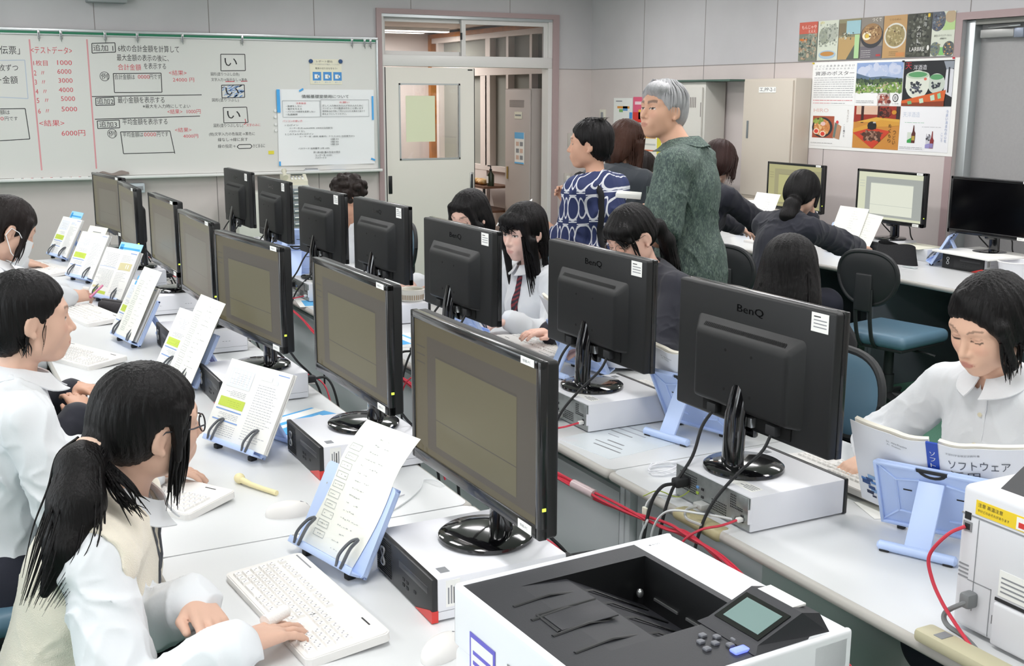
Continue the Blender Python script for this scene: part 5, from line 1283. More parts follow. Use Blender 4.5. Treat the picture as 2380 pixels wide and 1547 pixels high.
m.add([P(xa, ry0, zt), P(xm, ry0, zt - .006), P(xm, ry1, zt - .006), P(xa, ry1, zt)], [[0, 1, 2, 3]], M_PRB)
m.add([P(xm, ry0, zt - .006), P(xb, ry0, zl), P(xb, ry1, zl), P(xm, ry1, zt - .006)], [[0, 1, 2, 3]], M_PRB)
m.add([P(xb, ry0, zl), P(xb, ry0, zt), P(xb, ry1, zt), P(xb, ry1, zl)], [[0, 1, 2, 3]], M_PRD)
m.add([P(xa, ry1, zt), P(xm, ry1, zt - .006), P(xb, ry1, zl), P(xb, ry1, zt)], [[0, 1, 2, 3]], M_PRD)
m.add([P(xa, ry0, zt), P(xm, ry0, zt - .006), P(xb, ry0, zl), P(xb, ry0, zt)], [[0, 1, 2, 3]], M_PRD)
m.build('paper_well', t)
for yy in (.105, .055, .0, -.055):
    m = MB(); m.tube([P(x0 + .03, yy - .012, zt + .0005), P(xa + .02, yy - .004, zt + .0012), P(xm + .02, yy, zt - .012), P(xb - .02, yy + .006, zl + .012)], .0032, M_PRD, 6, flat=.5); m.build('tray_rib', t)
m = MB(); m.bb((x0 + .05, -.005, zt - .0005), (xm - .01, .05, zt + .0015), M_PRB, .001); poly_outline(m, [(0, 0), (0, 0)], .001, M_PRD)
m.tube([P(x0 + .045, -.006, zt + .001), P(x0 + .045, .052, zt + .001), P(xm - .01, .056, zt + .001)], .003, M_PRD, 6, flat=.5); m.build('paper_stop', t)
m = MB(); m.bb((x1 - .014, -.02, zl + .02), (x1 - .011, .04, zl + .024), M_METAL); m.bb((x1 - .014, .06, zl + .02), (x1 - .011, .12, zl + .024), M_METAL); m.ell((x1 - .03, .135, zl + .03), (.006, .006, .008), M_METAL, 8); m.build('exit_roller', t)
# operation panel
pn = MB(); px0, px1, py0, py1 = .035, .17, -.195, -.075
pn.add([(px0, py0, h - .002), (px1, py0, h - .002), (px1, py1, h - .002), (px0, py1, h - .002), (px0 + .012, py0 + .01, h + .006), (px1 - .045, py0 + .01, h + .034), (px1 - .045, py1 - .01, h + .034), (px0 + .012, py1 - .01, h + .006), (px1 - .012, py0 + .01, h + .026), (px1 - .012, py1 - .01, h + .026)],
       [[4, 5, 6, 7], [5, 8, 9, 6], [0, 4, 7, 3], [0, 1, 8, 5, 4], [3, 7, 6, 9, 2], [1, 2, 9, 8]], M_PRB)
pn.build('control_panel', t)
Mn = Matrix.Translation((px0 + .012, 0, h + .006)) @ Matrix.Rotation(-math.atan2(.028, px1 - .045 - px0 - .012), 4, 'Y')
MB(Mn).bb((.006, py0 + .016, 0), (.068, py1 - .016, .0015), M_GLOSSB).build('display_frame', t)
MB(Mn).bb((.014, py0 + .024, .0015), (.060, py1 - .026, .0022), mat('lcd_grey', hx('6f8784'), .3)).build('display', t)
lb = MB(); lb.bb((px1 - .043, py0 + .03, h + .0305), (px1 - .018, py1 - .02, h + .0335), M_PAPER, M=None); 
put_text(lb, 'LP-PRINTER', -.15, 0, .006, M_GREYINK, 0, w=.05, M=Matrix(((0, 0, 1, px1 - .03), (1, 0, 0, 0), (0, 1, 0, h + .034), (0, 0, 0, 1))) if False else None) if False else None
lb.build('panel_sticker', t)
bt = [(.0, -.115), (-.014, -.128), (.014, -.128), (.0, -.141), (-.02, -.148), (.014, -.155), (.03, -.146)]
for dx, yy in bt: MB().box((.012 + dx, yy, zt + .002), (.010, .010, .005), mat('button_grey', hx('6a6c72'), .4), .002).build('button', t)
MB().box((.028, -.172, zt + .002), (.026, .015, .005), mat('button_blue', hx('6f80f0'), .4, emit=(.12, .16, .9), estr=1.6), .003).build('lit_button', t)
f = MB(); f.bb((-w - .001, -.12, h - .10), (-w + .001, .15, h - .095), M_GREYINK); f.bb((-w - .0012, -.2, .15), (-w + .001, .2, .152), M_GREYINK)
f.build('front_seam', t)
s = MB(); s.bb((-w - .0015, .075, .09), (-w - .0005, .15, h - .055), mat('sticker_violet', hx('6a63c9'), .5)); s.bb((-w - .002, .08, .165), (-w - .0012, .145, h - .062), M_PAPER); s.bb((-w - .002, .08, .1), (-w - .0012, .145, .155), mat('sticker_yellow', hx('e8e08a'), .5))
for k in range(3): s.bb((-w - .0026, .086, .17 + .016 * k), (-w - .0019, .138, .176 + .016 * k), mat('sticker_violet', (0, 0, 0)))
s.build('feature_sticker', t)
MLX = Matrix(((0, 1, 0, -w - .0015), (-1, 0, 0, 0), (0, 0, 1, 0), (0, 0, 0, 1)))
m = MB(); put_text(m, 'EPSON', -.04, .225, .014, M_GREYINK, 0, w=.08, M=MLX); m.bb((-w - .0015, -.06, .185), (-w - .0003, .02, .198), mat('badge_grey', hx('9a9ca6'), .3)); m.build('brand_mark', t)
m = MB(); put_text(m, '● EPSON', 0, 0, .007, M_INK, 0, w=.035, M=Matrix(((1, 0, 0, .132), (0, 0, 1, d - .028), (0, 1, 0, 0), (0, 0, 0, 1))) @ Matrix.Identity(4)); m.v = [(a, b, h + .0006) for a, b, c in m.v] if False else m.v
m = MB(); vs_, fs_, a0, a1, b0, b1 = text_geo('● RI-SO'); m.add([(.138 + (a - a0) * .006, d - .035 + (b - b0) * .006, h + .0004) for a, b, c in vs_], fs_, M_GREYINK); m.build('top_print', t)

# ------------------------------------------------------------------ right printer, seen from its back
M_PRG = mat('printer_grey', hx('dedfe3'), .42)
t = thing('laser_printer', 'white printer cut by the right edge, its back with red cable towards us', 'printer', (1.92, 1.205, .70), 0)
w, d, h = .22, .215, .292
b = MB(); b.box((0, 0, h / 2 + .004), (2 * w, 2 * d, h - .008), M_PRG, .012, 3); b.bb((-w + .03, -d + .03, 0), (w - .03, d - .03, .01), M_DARK); b.build('housing', t)
g = MB(); g.bb((-w - .0008, -d + .01, h - .058), (-w + .002, d - .004, h - .055), M_GREYINK); g.bb((-w - .0008, d - .045, .05), (-w + .002, d - .0435, h - .06), M_GREYINK); g.bb((-w - .0008, d - .085, .015), (-w + .002, d - .0835, .11), M_GREYINK); g.bb((-w - .0008, d - .085, .108), (-w + .002, d - .03, .1095), M_GREYINK); g.build('panel_seam', t)
c = MB(); c.prism([(-.19, h - .004), (-.10, h + .05), (.10, h + .05), (.14, h - .004)], -d + .02, d - .055, mat('panel_dark', hx('4a4a4c'), .5)); c.build('control_panel', t)
MB().bb((-.085, .02, h + .0502), (-.06, .12, h + .0512), M_PAPER).build('panel_sticker', t)
y_ = MB(); y_.bb((-w - .0012, -.12, h - .050), (-w - .0002, d - .035, h - .022), mat('warn_yellow', hx('f0cf2e'), .5))
put_text(y_, '注意 高温注意', -(d - .04), h - .030, .008, M_INK, -w - .0016, w=.055, M=Matrix(((0, 1, 0, 0), (-1, 0, 0, 0), (0, 0, 1, 0), (0, 0, 0, 1)))); put_text(y_, 'やけどのおそれがあります', -(d - .04), h - .041, .006, M_INK, -w - .0016, w=.07, M=Matrix(((0, 1, 0, 0), (-1, 0, 0, 0), (0, 0, 1, 0), (0, 0, 0, 1))))
y_.bb((-w - .0018, .06, h - .048), (-w - .001, .09, h - .025), M_PAPER); y_.bb((-w - .0022, .065, h - .044), (-w - .0017, .085, h - .034), mat('case_red', (0, 0, 0)))
y_.build('warning_label', t)
p = MB(); p.bb((-w - .0015, d - .026, .226), (-w + .001, d - .012, .240), M_DARK); p.bb((-w - .0015, d - .030, .203), (-w + .001, d - .010, .222), mat('port_grey', hx('8e8f92'), .4)); p.bb((-w - .002, d - .026, .206), (-w + .001, d - .014, .218), M_DARK); p.build('port', t)
v = MB()
for k in range(4): v.bb((-w - .001, d - .03, .110 + k * .008), (-w + .001, d - .008, .113 + k * .008), M_GREYINK)
v.build('vent', t)
s = MB(); s.bb((-w - .0012, -.04, .105), (-w - .0002, .115, .155), M_PAPER)
for k in range(4): s.bb((-w - .0016, .03, .113 + k * .009), (-w - .001, .11, .116 + k * .009), M_GREYINK)
s.bb((-w - .0016, -.02, .112), (-w - .001, .02, .132), M_GREYINK); s.build('rating_label', t)
c = MB(); c.box((-w - .002, 0, .05), (.012, .24, .085), M_PRG, .008, 3); c.bb((-w - .002, -.12, .094), (-w + .002, .12, .1), M_DARK); c.build('rear_cover', t)
MB().bb((-w - .002, d - .10, .045), (-w + .001, d - .092, .062), M_DARK).build('latch', t)

single('power_strip', MB().box((1.612, 1.30, .713), (.05, .22, .026), mat('strip_beige', hx('c9c3a4'), .5), .008).box((1.612, 1.36, .7262), (.03, .02, .002), M_GREYINK, .0005), 'beige power strip at the desk edge in the lower right corner', 'power strip')

# ------------------------------------------------------------------ chairs
M_VINYL = mat('blue_vinyl', hx('5f7f93'), .38, spec=.5)
M_SHELL = mat('chair_shell', hx('26282a'), .55)
def make_chair(label, loc, rz, group='office chairs'):
    t = thing('office_chair', label, 'chair', loc, rz, group)      # sitter faces +x
    MB().box((0, 0, .445), (.44, .45, .075), M_VINYL, .035, 4).build('seat', t)
    MB().box((0, 0, .402), (.40, .41, .02), M_SHELL, .008).build('seat_pan', t)
    def prof(u, v, off, sc=1.0):
        a = 2 * PI * u; wy = .178 * sc; hz = .138 * sc
        k = v
        ca, sa = math.cos(a), math.sin(a)
        n = 2.6
        y = wy * k * math.copysign(abs(ca) ** (2 / n), ca); z = hz * k * math.copysign(abs(sa) ** (2 / n), sa)
        y *= 1 - .22 * (z / .16 < 0) * min(1, -z / .155)
        return (-.245 + off - .30 * y * y * -1 * 1.2 - .05 * (z + .16), y, .775 + z)
    MB().sheet(lambda u, v: prof(u, v, .018 - .012 * v ** 6), 40, 8, M_VINYL, None, -.001).build('backrest', t)
    s = MB().sheet(lambda u, v: prof(1 - u, v, -.022 + .018 * v ** 5, 1.01), 40, 8, M_SHELL, None, -.001)
    s.box((-.275, 0, .70), (.02, .10, .20), M_SHELL, .009, 3)
    rim = [prof(i / 40, 1, .0, 1.015) for i in range(41)]
    s.tube(rim, .013, M_SHELL, 8, caps=False); s.build('back_shell', t)
    for y in (-.045, .045): MB().tube(spline([(-.275, y, .72), (-.265, y, .56), (-.22, y, .42), (-.12, y, .39), (-.05, y, .39)], 5), .013, M_SHELL, 8, flat=.6).build('back_support', t)
    MB().cyl((0, 0, .10), (0, 0, .39), .026, M_SHELL, 14).cyl((0, 0, .06), (0, 0, .22), .034, M_SHELL, 14).build('gas_column', t)
    MB().tube([(.0, .0, .375), (.02, -.2, .37), (.03, -.26, .36)], .007, M_SHELL, 6).build('height_lever', t)
    for k in range(5):
        a = 2 * PI * k / 5 + .35; c_, s_ = math.cos(a), math.sin(a)
        MB().tube([(0, 0, .105), (.12 * c_, .12 * s_, .10), (.29 * c_, .29 * s_, .075)], [.028, .022, .015], M_SHELL, 8, flat=.8).build('base_leg', t)
        o = MB().tube([(.29 * c_ - .012 * s_, .29 * s_ + .012 * c_, .026), (.29 * c_ + .012 * s_, .29 * s_ - .012 * c_, .026)], .026, M_DARK, 14).cyl((.29 * c_, .29 * s_, .03), (.29 * c_, .29 * s_, .08), .008, M_SHELL, 8).build('caster', t)
    return t
ch = make_chair('empty chair with blue seat and dark rounded back at the right wall desk', (4.62, 4.42, 0), R(10))
CH = [((2.33, 2.66), 176, 'empty blue backed chair beside the nearest middle row monitor')]
for (x, y), a, lab in CH: copy_tree(ch, None, lab, (x, y, 0), R(a), 'office chairs')

# ------------------------------------------------------------------ things on the right wall desks
single('pouch', MB().sheet(lambda u, v: (5.33 + (.055 * (1 - v * .75)) * math.cos(2 * PI * u), 5.10 + (.17 - .02 * v) * math.sin(2 * PI * u) * (1 + .05 * math.sin(8 * u)), .70 + .115 * v + .012 * v * math.sin(2 * PI * u * 2)), 36, 6, mat('pouch_black', hx('16171a'), .85, bump=.4, bscale=200)), 'black soft pouch on the right wall desk beside the writing hand', 'pouch')
t = thing('paper_box', 'white box with papers on the right wall desk below the pale screen', 'box', (5.62, 5.16, .70), 0)
MB().bb((-.09, -.12, 0), (.09, .12, .075), mat('box_white', hx('dfe1e4'), .5), .003).build('body', t)
MB().bb((-.14, -.09, .0755), (.10, .19, .0775), M_CREAM).build('lid_paper', t)
t = thing('white_board_panel', 'flat white board lying on the computer at the right edge', 'board', (5.56, 4.64, .793), R(-6))
MB().box((0, 0, .006), (.37, .46, .012), M_PAPER, .003).build('panel', t)
t = thing('wire_bin', 'round white bin half hidden behind the reading girl\'s hair', 'bin', (5.50, 4.36, .70), 0)
MB().lathe([(.085, 0), (.10, .09), (.103, .095), (.097, .095), (.082, .006), (.0001, .005)], mat('bin_white', hx('e3e4e8'), .5), 32).build('body', t)
MB().tube([(.103 * math.cos(a), .103 * math.sin(a), .093) for a in np.linspace(0, 2 * PI, 33)], .004, M_WHITE, 6, caps=False).build('rim', t)
single('stand_strap', MB(Matrix.Translation((5.52, 4.97, .70)) @ Matrix.Rotation(R(-150), 4, 'Z') @ Matrix.Translation((0, 0, .014)) @ Matrix.Rotation(-(PI / 2 - TILT), 4, 'X')).bb((-.02, -.010, .0), (.02, -.0025, .205), mat('strap_grey', hx('58585c'), .6)), 'dark grey strap across the blue stand beside the switched off monitor', 'strap')
single('eraser_cap', MB().box((5.24, 4.90, .705), (.03, .10, .006), mat('clear_ruler', hx('cfd8d8'), .2), .002), 'clear ruler lying on the right wall desk', 'ruler')

# ------------------------------------------------------------------ cabinet, drawer tower and telephone below the whiteboard
t = thing('low_cabinet', 'low pale cabinet under the whiteboard behind the far monitors', 'cabinet', (2.62, 9.62, 0))
MB().bb((-.30, -.2, 0), (.06, .2, .90), mat('cabinet_pale', hx('cfcfc6'), .5), .004).build('body', t)
t = thing('drawer_tower', 'narrow tower of small clear drawers beneath the telephone', 'drawers', (2.82, 9.60, 0))
MB().bb((-.10, -.17, 0), (.12, .17, .955), mat('tower_grey', hx('bdbfb8'), .5), .004).build('body', t)
for k in range(8):
    q = MB().bb((-.085, -.182, .50 + k * .055), (.105, -.168, .545 + k * .055), mat('drawer_smoke', hx('7f878c'), .25), .003).build('drawer', t)
    MB().bb((-.02, -.19, .515 + k * .055), (.04, -.181, .525 + k * .055), M_PAPER, .001).build('pull', q)
t = thing('telephone', 'cream desk telephone on top of the drawer tower', 'telephone', (2.85, 9.58, .955), R(-12))
M_TEL = mat('phone_cream', hx('d8d5c2'), .5)
b = MB(); b.prism([(-.11, 0), (.11, 0), (.11, .035), (-.11, .035)], -.10, .10, M_TEL); b.add([(-.11, -.10, .035), (.11, -.10, .035), (.11, .10, .08), (-.11, .10, .08), (-.11, .10, .035), (.11, .10, .035)], [[0, 1, 2, 3], [3, 2, 5, 4], [0, 3, 4], [1, 5, 2]], M_TEL); b.build('body', t)
MB().tube([(-.075, -.09, .065), (-.08, -.05, .085), (-.08, .05, .115), (-.075, .09, .11)], [.024, .016, .016, .024], M_TEL, 10).build('handset', t)
k_ = MB()
for i in range(4):
    for j in range(5): k_.box((-.02 + i * .03, -.08 + j * .022, .048 + j * .0048), (.018, .012, .006), M_WHITE if j < 3 else M_GREYINK, .002)
k_.build('keypad', t)
MB().box((.03, .07, .078), (.10, .04, .006), mat('lcd_dark', hx('4a544e'), .3), .002, M=None).build('display', t)
MB().tube([(-.08 + .008 * math.cos(i * 1.3), -.11 - i * .0016, .03 + .008 * math.sin(i * 1.3)) for i in range(40)], .003, M_TEL, 5).build('coil_cord', t)
# ------------------------------------------------------------------ sculpting bodies, hair and clothes as smooth distance fields
F32 = np.float32
def V(*a): return np.array(a, dtype=float)
def nrm(v): v = np.asarray(v, float); return v / max(1e-9, np.linalg.norm(v))
def smin(a, b, k):
    if k <= 0: return np.minimum(a, b)
    h = np.clip(.5 + .5 * (b - a) / k, 0, 1); return b + (a - b) * h - k * h * (1 - h)
def smax(a, b, k): return -smin(-a, -b, k)
def d_rc(p, a, b, r1, r2):
    ba = b - a; t = np.clip(((p - a) @ ba) / max(1e-12, ba @ ba), 0, 1)
    q = p - a - t[:, None] * ba
    return np.sqrt(np.einsum('ij,ij->i', q, q)) - (r1 + (r2 - r1) * t)
def d_el(p, c, r, Rm=None):
    q = p - c
    if Rm is not None: q = q @ Rm
    k1 = q / r; k0 = np.sqrt(np.einsum('ij,ij->i', k1, k1)); k2 = k1 / r; k2 = np.sqrt(np.einsum('ij,ij->i', k2, k2))
    return k0 * (k0 - 1) / np.maximum(k2, 1e-6)
def d_bx(p, c, h, rr, Rm=None):
    q = p - c
    if Rm is not None: q = q @ Rm
    q = np.abs(q) - (np.asarray(h) - rr)
    return np.sqrt((np.maximum(q, 0) ** 2).sum(1)) + np.minimum(q.max(1), 0) - rr
class Field:
    """ordered list of shapes; op '+' smooth union, '-' smooth cut, '&' keep"""
    def __init__(s): s.L = []; s.post = None
    def rc(s, a, b, r1, r2, k=.02, op='+'):
        a, b = np.asarray(a, float), np.asarray(b, float)
        s.L.append((op, k, lambda p: d_rc(p, a, b, r1, r2), (a, b, max(r1, r2)))); return s
    def el(s, c, r, k=.02, Rm=None, op='+'):
        c = np.asarray(c, float); r = np.asarray(r, float)
        s.L.append((op, k, lambda p: d_el(p, c, r, Rm), (c, c, float(r.max())))); return s
    def bx(s, c, h, rr, k=.01, Rm=None, op='+'):
        c = np.asarray(c, float); s.L.append((op, k, lambda p: d_bx(p, c, h, rr, Rm), (c, c, float(np.linalg.norm(h))))); return s
    def fn(s, f, c, r, k=.01, op='+'):
        c = np.asarray(c, float); s.L.append((op, k, f, (c, c, r))); return s
    def path(s, pts, rad, k=.01):
        for i in range(len(pts) - 1): s.rc(pts[i], pts[i + 1], rad[i], rad[i + 1], k)
        return s
    def ev(s, p, idx=None):
        d = None
        for i, (op, k, f, b) in enumerate(s.L):
            if idx is not None and i not in idx: continue
            if op == '+':
                e = f(p); d = e if d is None else smin(d, e, k)
            elif d is not None:
                e = f(p); d = smax(d, -e, k) if op == '-' else smax(d, e, k)
        if d is None: d = np.full(len(p), .5)
        return s.post(p, d) if s.post is not None else d
    def bounds(s):
        lo = np.full(3, 1e9); hi = -lo
        for op, k, f, (a, b, r) in s.L:
            if op == '+': lo = np.minimum(lo, np.minimum(a, b) - r); hi = np.maximum(hi, np.maximum(a, b) + r)
        return lo, hi
    def mesh(s, vox):
        lo, hi = s.bounds(); lo -= vox * 4; hi += vox * 4
        B = 14
        nb = np.ceil((hi - lo) / (vox * B)).astype(int); n = nb * B
        D = np.full(n, .5, F32)
        bi = np.stack(np.meshgrid(*[np.arange(k) for k in nb], indexing='ij'), -1).reshape(-1, 3)
        cen = lo + (bi * B + (B - 1) / 2) * vox; hd = vox * (B - 1) / 2 * 1.7321 + vox
        act = []
        for op, k, f, (a, b, r) in s.L: act.append(d_rc(cen, a, b, r, r) < hd + k + .012)
        act = np.array(act).T
        pos = np.array([o == '+' for o, _, _, _ in s.L])
        g = np.stack(np.meshgrid(*[np.arange(B)] * 3, indexing='ij'), -1).reshape(-1, 3)
        for j in np.nonzero((act & pos).any(1))[0]:
            p = lo + (bi[j] * B + g) * vox
            idx = set(np.nonzero(act[j])[0].tolist())
            o = bi[j] * B
            D[o[0]:o[0] + B, o[1]:o[1] + B, o[2]:o[2] + B] = s.ev(p, idx).reshape(B, B, B)
        return surface_nets(D, lo, vox)
def surface_nets(D, lo, vox):
    S = D < 0
    c = np.zeros([k - 1 for k in D.shape], np.uint8)
    sl = lambda o, n: slice(o, n - 1 + o)
    offs = [(i, j, k) for i in (0, 1) for j in (0, 1) for k in (0, 1)]
    for o in offs: c += S[sl(o[0], D.shape[0]), sl(o[1], D.shape[1]), sl(o[2], D.shape[2])]
    A = np.argwhere((c > 0) & (c < 8))
    if len(A) == 0: return np.zeros((0, 3)), np.zeros((0, 4), int)
    ind = np.full(c.shape, -1, np.int32); ind[tuple(A.T)] = np.arange(len(A))
    dv = {o: D[A[:, 0] + o[0], A[:, 1] + o[1], A[:, 2] + o[2]].astype(float) for o in offs}
    acc = np.zeros((len(A), 3)); cnt = np.zeros(len(A))
    for o in offs:
        for ax in range(3):
            if o[ax] == 0:
                o2 = list(o); o2[ax] = 1; o2 = tuple(o2)
                a, b = dv[o], dv[o2]; m = (a < 0) != (b < 0)
                t = np.where(m, a / np.where(m, a - b, 1), 0)
                q = np.tile(np.array(o, float), (len(A), 1)); q[:, ax] += t
                acc += q * m[:, None]; cnt += m
    P = lo + (A + acc / np.maximum(cnt, 1)[:, None]) * vox
    Q = []
    for ax in range(3):
        u, v = (ax + 1) % 3, (ax + 2) % 3
        s0 = [slice(None)] * 3; s1 = [slice(None)] * 3; s0[ax] = slice(0, -1); s1[ax] = slice(1, None)
        X = S[tuple(s0)] != S[tuple(s1)]; E = np.argwhere(X)
        E = E[(E[:, u] > 0) & (E[:, v] > 0) & (E[:, u] < D.shape[u] - 1) & (E[:, v] < D.shape[v] - 1)]
        if len(E) == 0: continue
        def cell(du, dv_): q = E.copy(); q[:, u] -= du; q[:, v] -= dv_; return ind[tuple(q.T)]
        a, b, c_, d = cell(1, 1), cell(0, 1), cell(0, 0), cell(1, 0)
        ins = S[tuple(E.T)]
        q = np.where(ins[:, None], np.stack([a, b, c_, d], 1), np.stack([d, c_, b, a], 1)); Q.append(q)
    Q = np.concatenate(Q); Q = Q[(Q >= 0).all(1)]
    return P, Q
def np_mesh(name, P, Q, mats, parent=None, origin=None, col=None, midx=None, smooth_it=0):
    if origin is not None: P = P - np.asarray(origin)
    me = bpy.data.meshes.new(name)
    me.vertices.add(len(P)); me.vertices.foreach_set('co', P.astype(F32).ravel())
    me.loops.add(Q.size); me.loops.foreach_set('vertex_index', Q.astype(np.int32).ravel())
    me.polygons.add(len(Q)); me.polygons.foreach_set('loop_start', np.arange(0, Q.size, 4, dtype=np.int32)); me.polygons.foreach_set('loop_total', np.full(len(Q), 4, np.int32))
    me.update(calc_edges=True)
    for m in mats: me.materials.append(m)
    if midx is not None: me.polygons.foreach_set('material_index', midx.astype(np.int32))
    me.polygons.foreach_set('use_smooth', np.ones(len(Q), bool))
    if col is not None:
        at = me.attributes.new('Col', 'FLOAT_COLOR', 'POINT'); c4 = np.ones((len(P), 4), F32); c4[:, :3] = col; at.data.foreach_set('color', c4.ravel())
    me.update()
    o = bpy.data.objects.new(name, me); COL.objects.link(o)
    if parent is not None: o.parent = parent
    return o
def wob(p, f, seed=0):
    """cheap smooth noise, -1..1"""
    s = seed * 1.7
    x, y, z = p[:, 0] * f, p[:, 1] * f, p[:, 2] * f
    return (np.sin(x * 1.3 + 1.7 * np.sin(y * .9 + s) + s) * np.sin(y * 1.1 + 1.3 * np.sin(z * 1.2 + s * 2)) + np.sin(z * 1.6 + 1.5 * np.sin(x * .8 + s) + 2 * s) * .7) / 1.5

# ------------------------------------------------------------------ the head
def head_fn(look):
    br_ = look.get('ridge', .7); jaw = look.get('jaw', 1.0); nose = look.get('nose', 1.0)
    def f(q):
        q = q.copy(); ya = np.abs(q[:, 1]); m = q.copy(); m[:, 1] = ya
        d = d_el(q, V(-.012, 0, .034), V(.096, .0765, .084))
        d = smin(d, d_el(q, V(.018, 0, -.028), V(.070, .062 * jaw, .086)), .035)
        d = smin(d, d_el(m, V(.006, .036 * jaw, -.066), V(.042, .026, .030)), .03)
        d = smin(d, d_el(q, V(.060, 0, -.098), V(.026, .024 * jaw, .018)), .03)
        d = smin(d, d_el(m, V(.050, .034, -.024), V(.030, .026, .034)), .03)
        d = smin(d, d_rc(m, V(.0825, .010, .025), V(.066, .048, .027), .009 * br_, .009 * br_), .026)
        d = smin(d, d_el(q, V(.078, 0, -.062), V(.022, .030, .026)), .02)
        d = smax(d, -d_el(m, V(.0965, .031, .005), V(.0125, .020, .0125)), .018)
        d = smin(d, d_el(m, V(.0715, .031, .004), V(.0135, .0165, .0125)), .004)
        d = smin(d, d_rc(q, V(.081, 0, .014), V(.1065 * nose, 0, -.029), .006, .0098), .012)
        d = smin(d, d_el(m, V(.0935, .0115, -.033), V(.010, .0078, .0078)), .007)
        d = smax(d, -d_el(m, V(.100, .0065, -.042), V(.006, .0035, .003)), .003)
        d = smin(d, d_el(q, V(.0925, 0, -.0595), V(.0088, .0185, .0046)), .006)
        d = smin(d, d_el(q, V(.0905, 0, -.069), V(.0092, .0165, .0058)), .006)
        d = smax(d, -d_rc(m, V(.1035, 0, -.0645), V(.091, .023, -.0655), .0016, .001), .003)
        # ear
        Re = Matrix.Rotation(R(12), 3, 'Y') @ Matrix.Rotation(R(-22), 3, 'Z'); Re = np.array(Re)
        e = d_el(m, V(-.010, .078, -.008), V(.018, .0075, .031), Re)
        e = smax(e, -d_el(m, V(-.004, .0865, -.004), V(.010, .006, .018), Re), .005)
        e = smin(e, d_el(m, V(-.002, .078, -.036), V(.008, .0055, .009)), .006)
        return smin(d, e, .007)
    return f
def head_color(q, skin, look):
    """natural colouring of the face: lips, brows, lashes, iris"""
    n = len(q); c = np.tile(np.array(skin), (n, 1)); ya = np.abs(q[:, 1]); front = q[:, 0] > .04
    def mix(mask, col, amt=1.0):
        w_ = (np.clip(mask, 0, 1) * amt)[:, None]; c[:] = c * (1 - w_) + np.array(col) * w_
    lip = np.maximum(1.15 - ((q[:, 1] / .0205) ** 2 + ((q[:, 2] + .064) / .0098) ** 2), 0) * 2.2 * front
    mix(lip, look.get('lip', hx('c4706c')), .62)
    mix(np.clip(1.0 - ((ya - .038) / .022) ** 2 - ((q[:, 2] + .022) / .02) ** 2, 0, 1) * front, hx('e09a86'), .28)
    t = (ya - .012) / .04
    bz = .0275 + .006 * np.sin(np.clip(t, 0, 1) * PI * .8)
    brow = (1 - ((q[:, 2] - bz) / (.0042 * look.get('brow', 1))) ** 2) * 1.6 * ((t > 0) & (t < 1)) * front
    mix(brow, look.get('browcol', hx('3a302b')), .72)
    u = (ya - .031) / .0165; ez = .003
    if look.get('eyes', 1) > .3:
        op = .0062 * look.get('eyes', 1); w_ = np.sqrt(np.clip(1 - u * u, 0, 1)) * op
        dz = q[:, 2] - ez
        inside = (np.abs(dz) < w_) & front & (np.abs(u) < 1)
        mix(inside.astype(float), hx('e9e6e2'))
        gx = look.get('gaze', 0.0)
        iris = inside & ((((q[:, 1] - np.sign(q[:, 1]) * .031 - gx) / .0062) ** 2 + (dz / .0068) ** 2) < 1)
        mix(iris.astype(float), hx('241a16'))
        lash = (1 - ((dz - w_) / .0018) ** 2) * 3 * (np.abs(u) < 1.05) * front
        mix(lash, hx('1d1716'), .95)
        mix((1 - ((dz + w_) / .0014) ** 2) * 2 * (np.abs(u) < 1.0) * front, hx('8a5f50'), .5)
    else:
        dz = q[:, 2] - (ez - .005 + .004 * u * u)
        mix((1 - (dz / .0021) ** 2) * 3 * (np.abs(u) < 1.05) * front, hx('1d1716'), .95)
        mix((1 - ((dz - .009) / .0016) ** 2) * 2 * (np.abs(u) < .95) * front, hx('a8786a'), .5)
    return c
def hand(F, W, d, n, side, curl=(.35, .35, .35, .4), spread=.06, thumb=.5, s=1.0):
    """W wrist, d pointing direction, n direction the back of the hand faces; side +1 left hand, -1 right"""
    d = nrm(d); n = nrm(np.asarray(n) - d * np.dot(n, d)); x = np.cross(d, n) * side   # x points to the thumb side
    L = np.array([.072, .080, .074, .058]) * s; px = np.array([.028, .0095, -.009, -.026]) * s; kl = np.array([.086, .090, .085, .077]) * s
    K = [W + d * kl[i] + x * px[i] for i in range(4)]
    for i in range(4): F.rc(W + x * px[i] * .55 + d * .012, K[i], .0165 * s, .0105 * s, .010)
    F.rc(W + d * .035 * s + x * .006 - n * .004, W + d * .06 * s - n * .006, .018 * s, .016 * s, .012)
    for i in range(4):
        dd = nrm(d + x * spread * (1.5 - i)); a = curl[i] if not np.isscalar(curl) else curl
        p = K[i]; ang = a * .6; r = (.0092 - .0004 * i) * s
        for j, fr in enumerate((.46, .30, .24)):
            dr = dd * math.cos(ang) - n * math.sin(ang); q = p + dr * L[i] * fr
            F.rc(p, q, r, r * .93, .004); p = q; r *= .92; ang += a
    tb = W + d * .022 * s + x * .022 * s - n * .006; td = nrm(d * .75 + x * (.85 - .5 * thumb) - n * .35 * (thumb + .3)); te = tb + td * .038 * s
    F.rc(tb, te, .0135 * s, .0105 * s, .008); td2 = nrm(d * (1.0) + x * (.25 - .5 * thumb) - n * .25 * thumb); F.rc(te, te + td2 * .032 * s, .0105 * s, .0082 * s, .005)
def ik(S, T, l1, l2, hint):
    v = T - S; L = np.linalg.norm(v); L2 = min(L, (l1 + l2) * .995); v = v / max(L, 1e-6); T = S + v * L2
    a = (l1 * l1 - l2 * l2 + L2 * L2) / (2 * L2); hgt = math.sqrt(max(0, l1 * l1 - a * a))
    hh = np.asarray(hint, float); hh = nrm(hh - v * np.dot(hh, v))
    return S + v * a + hh * hgt, T
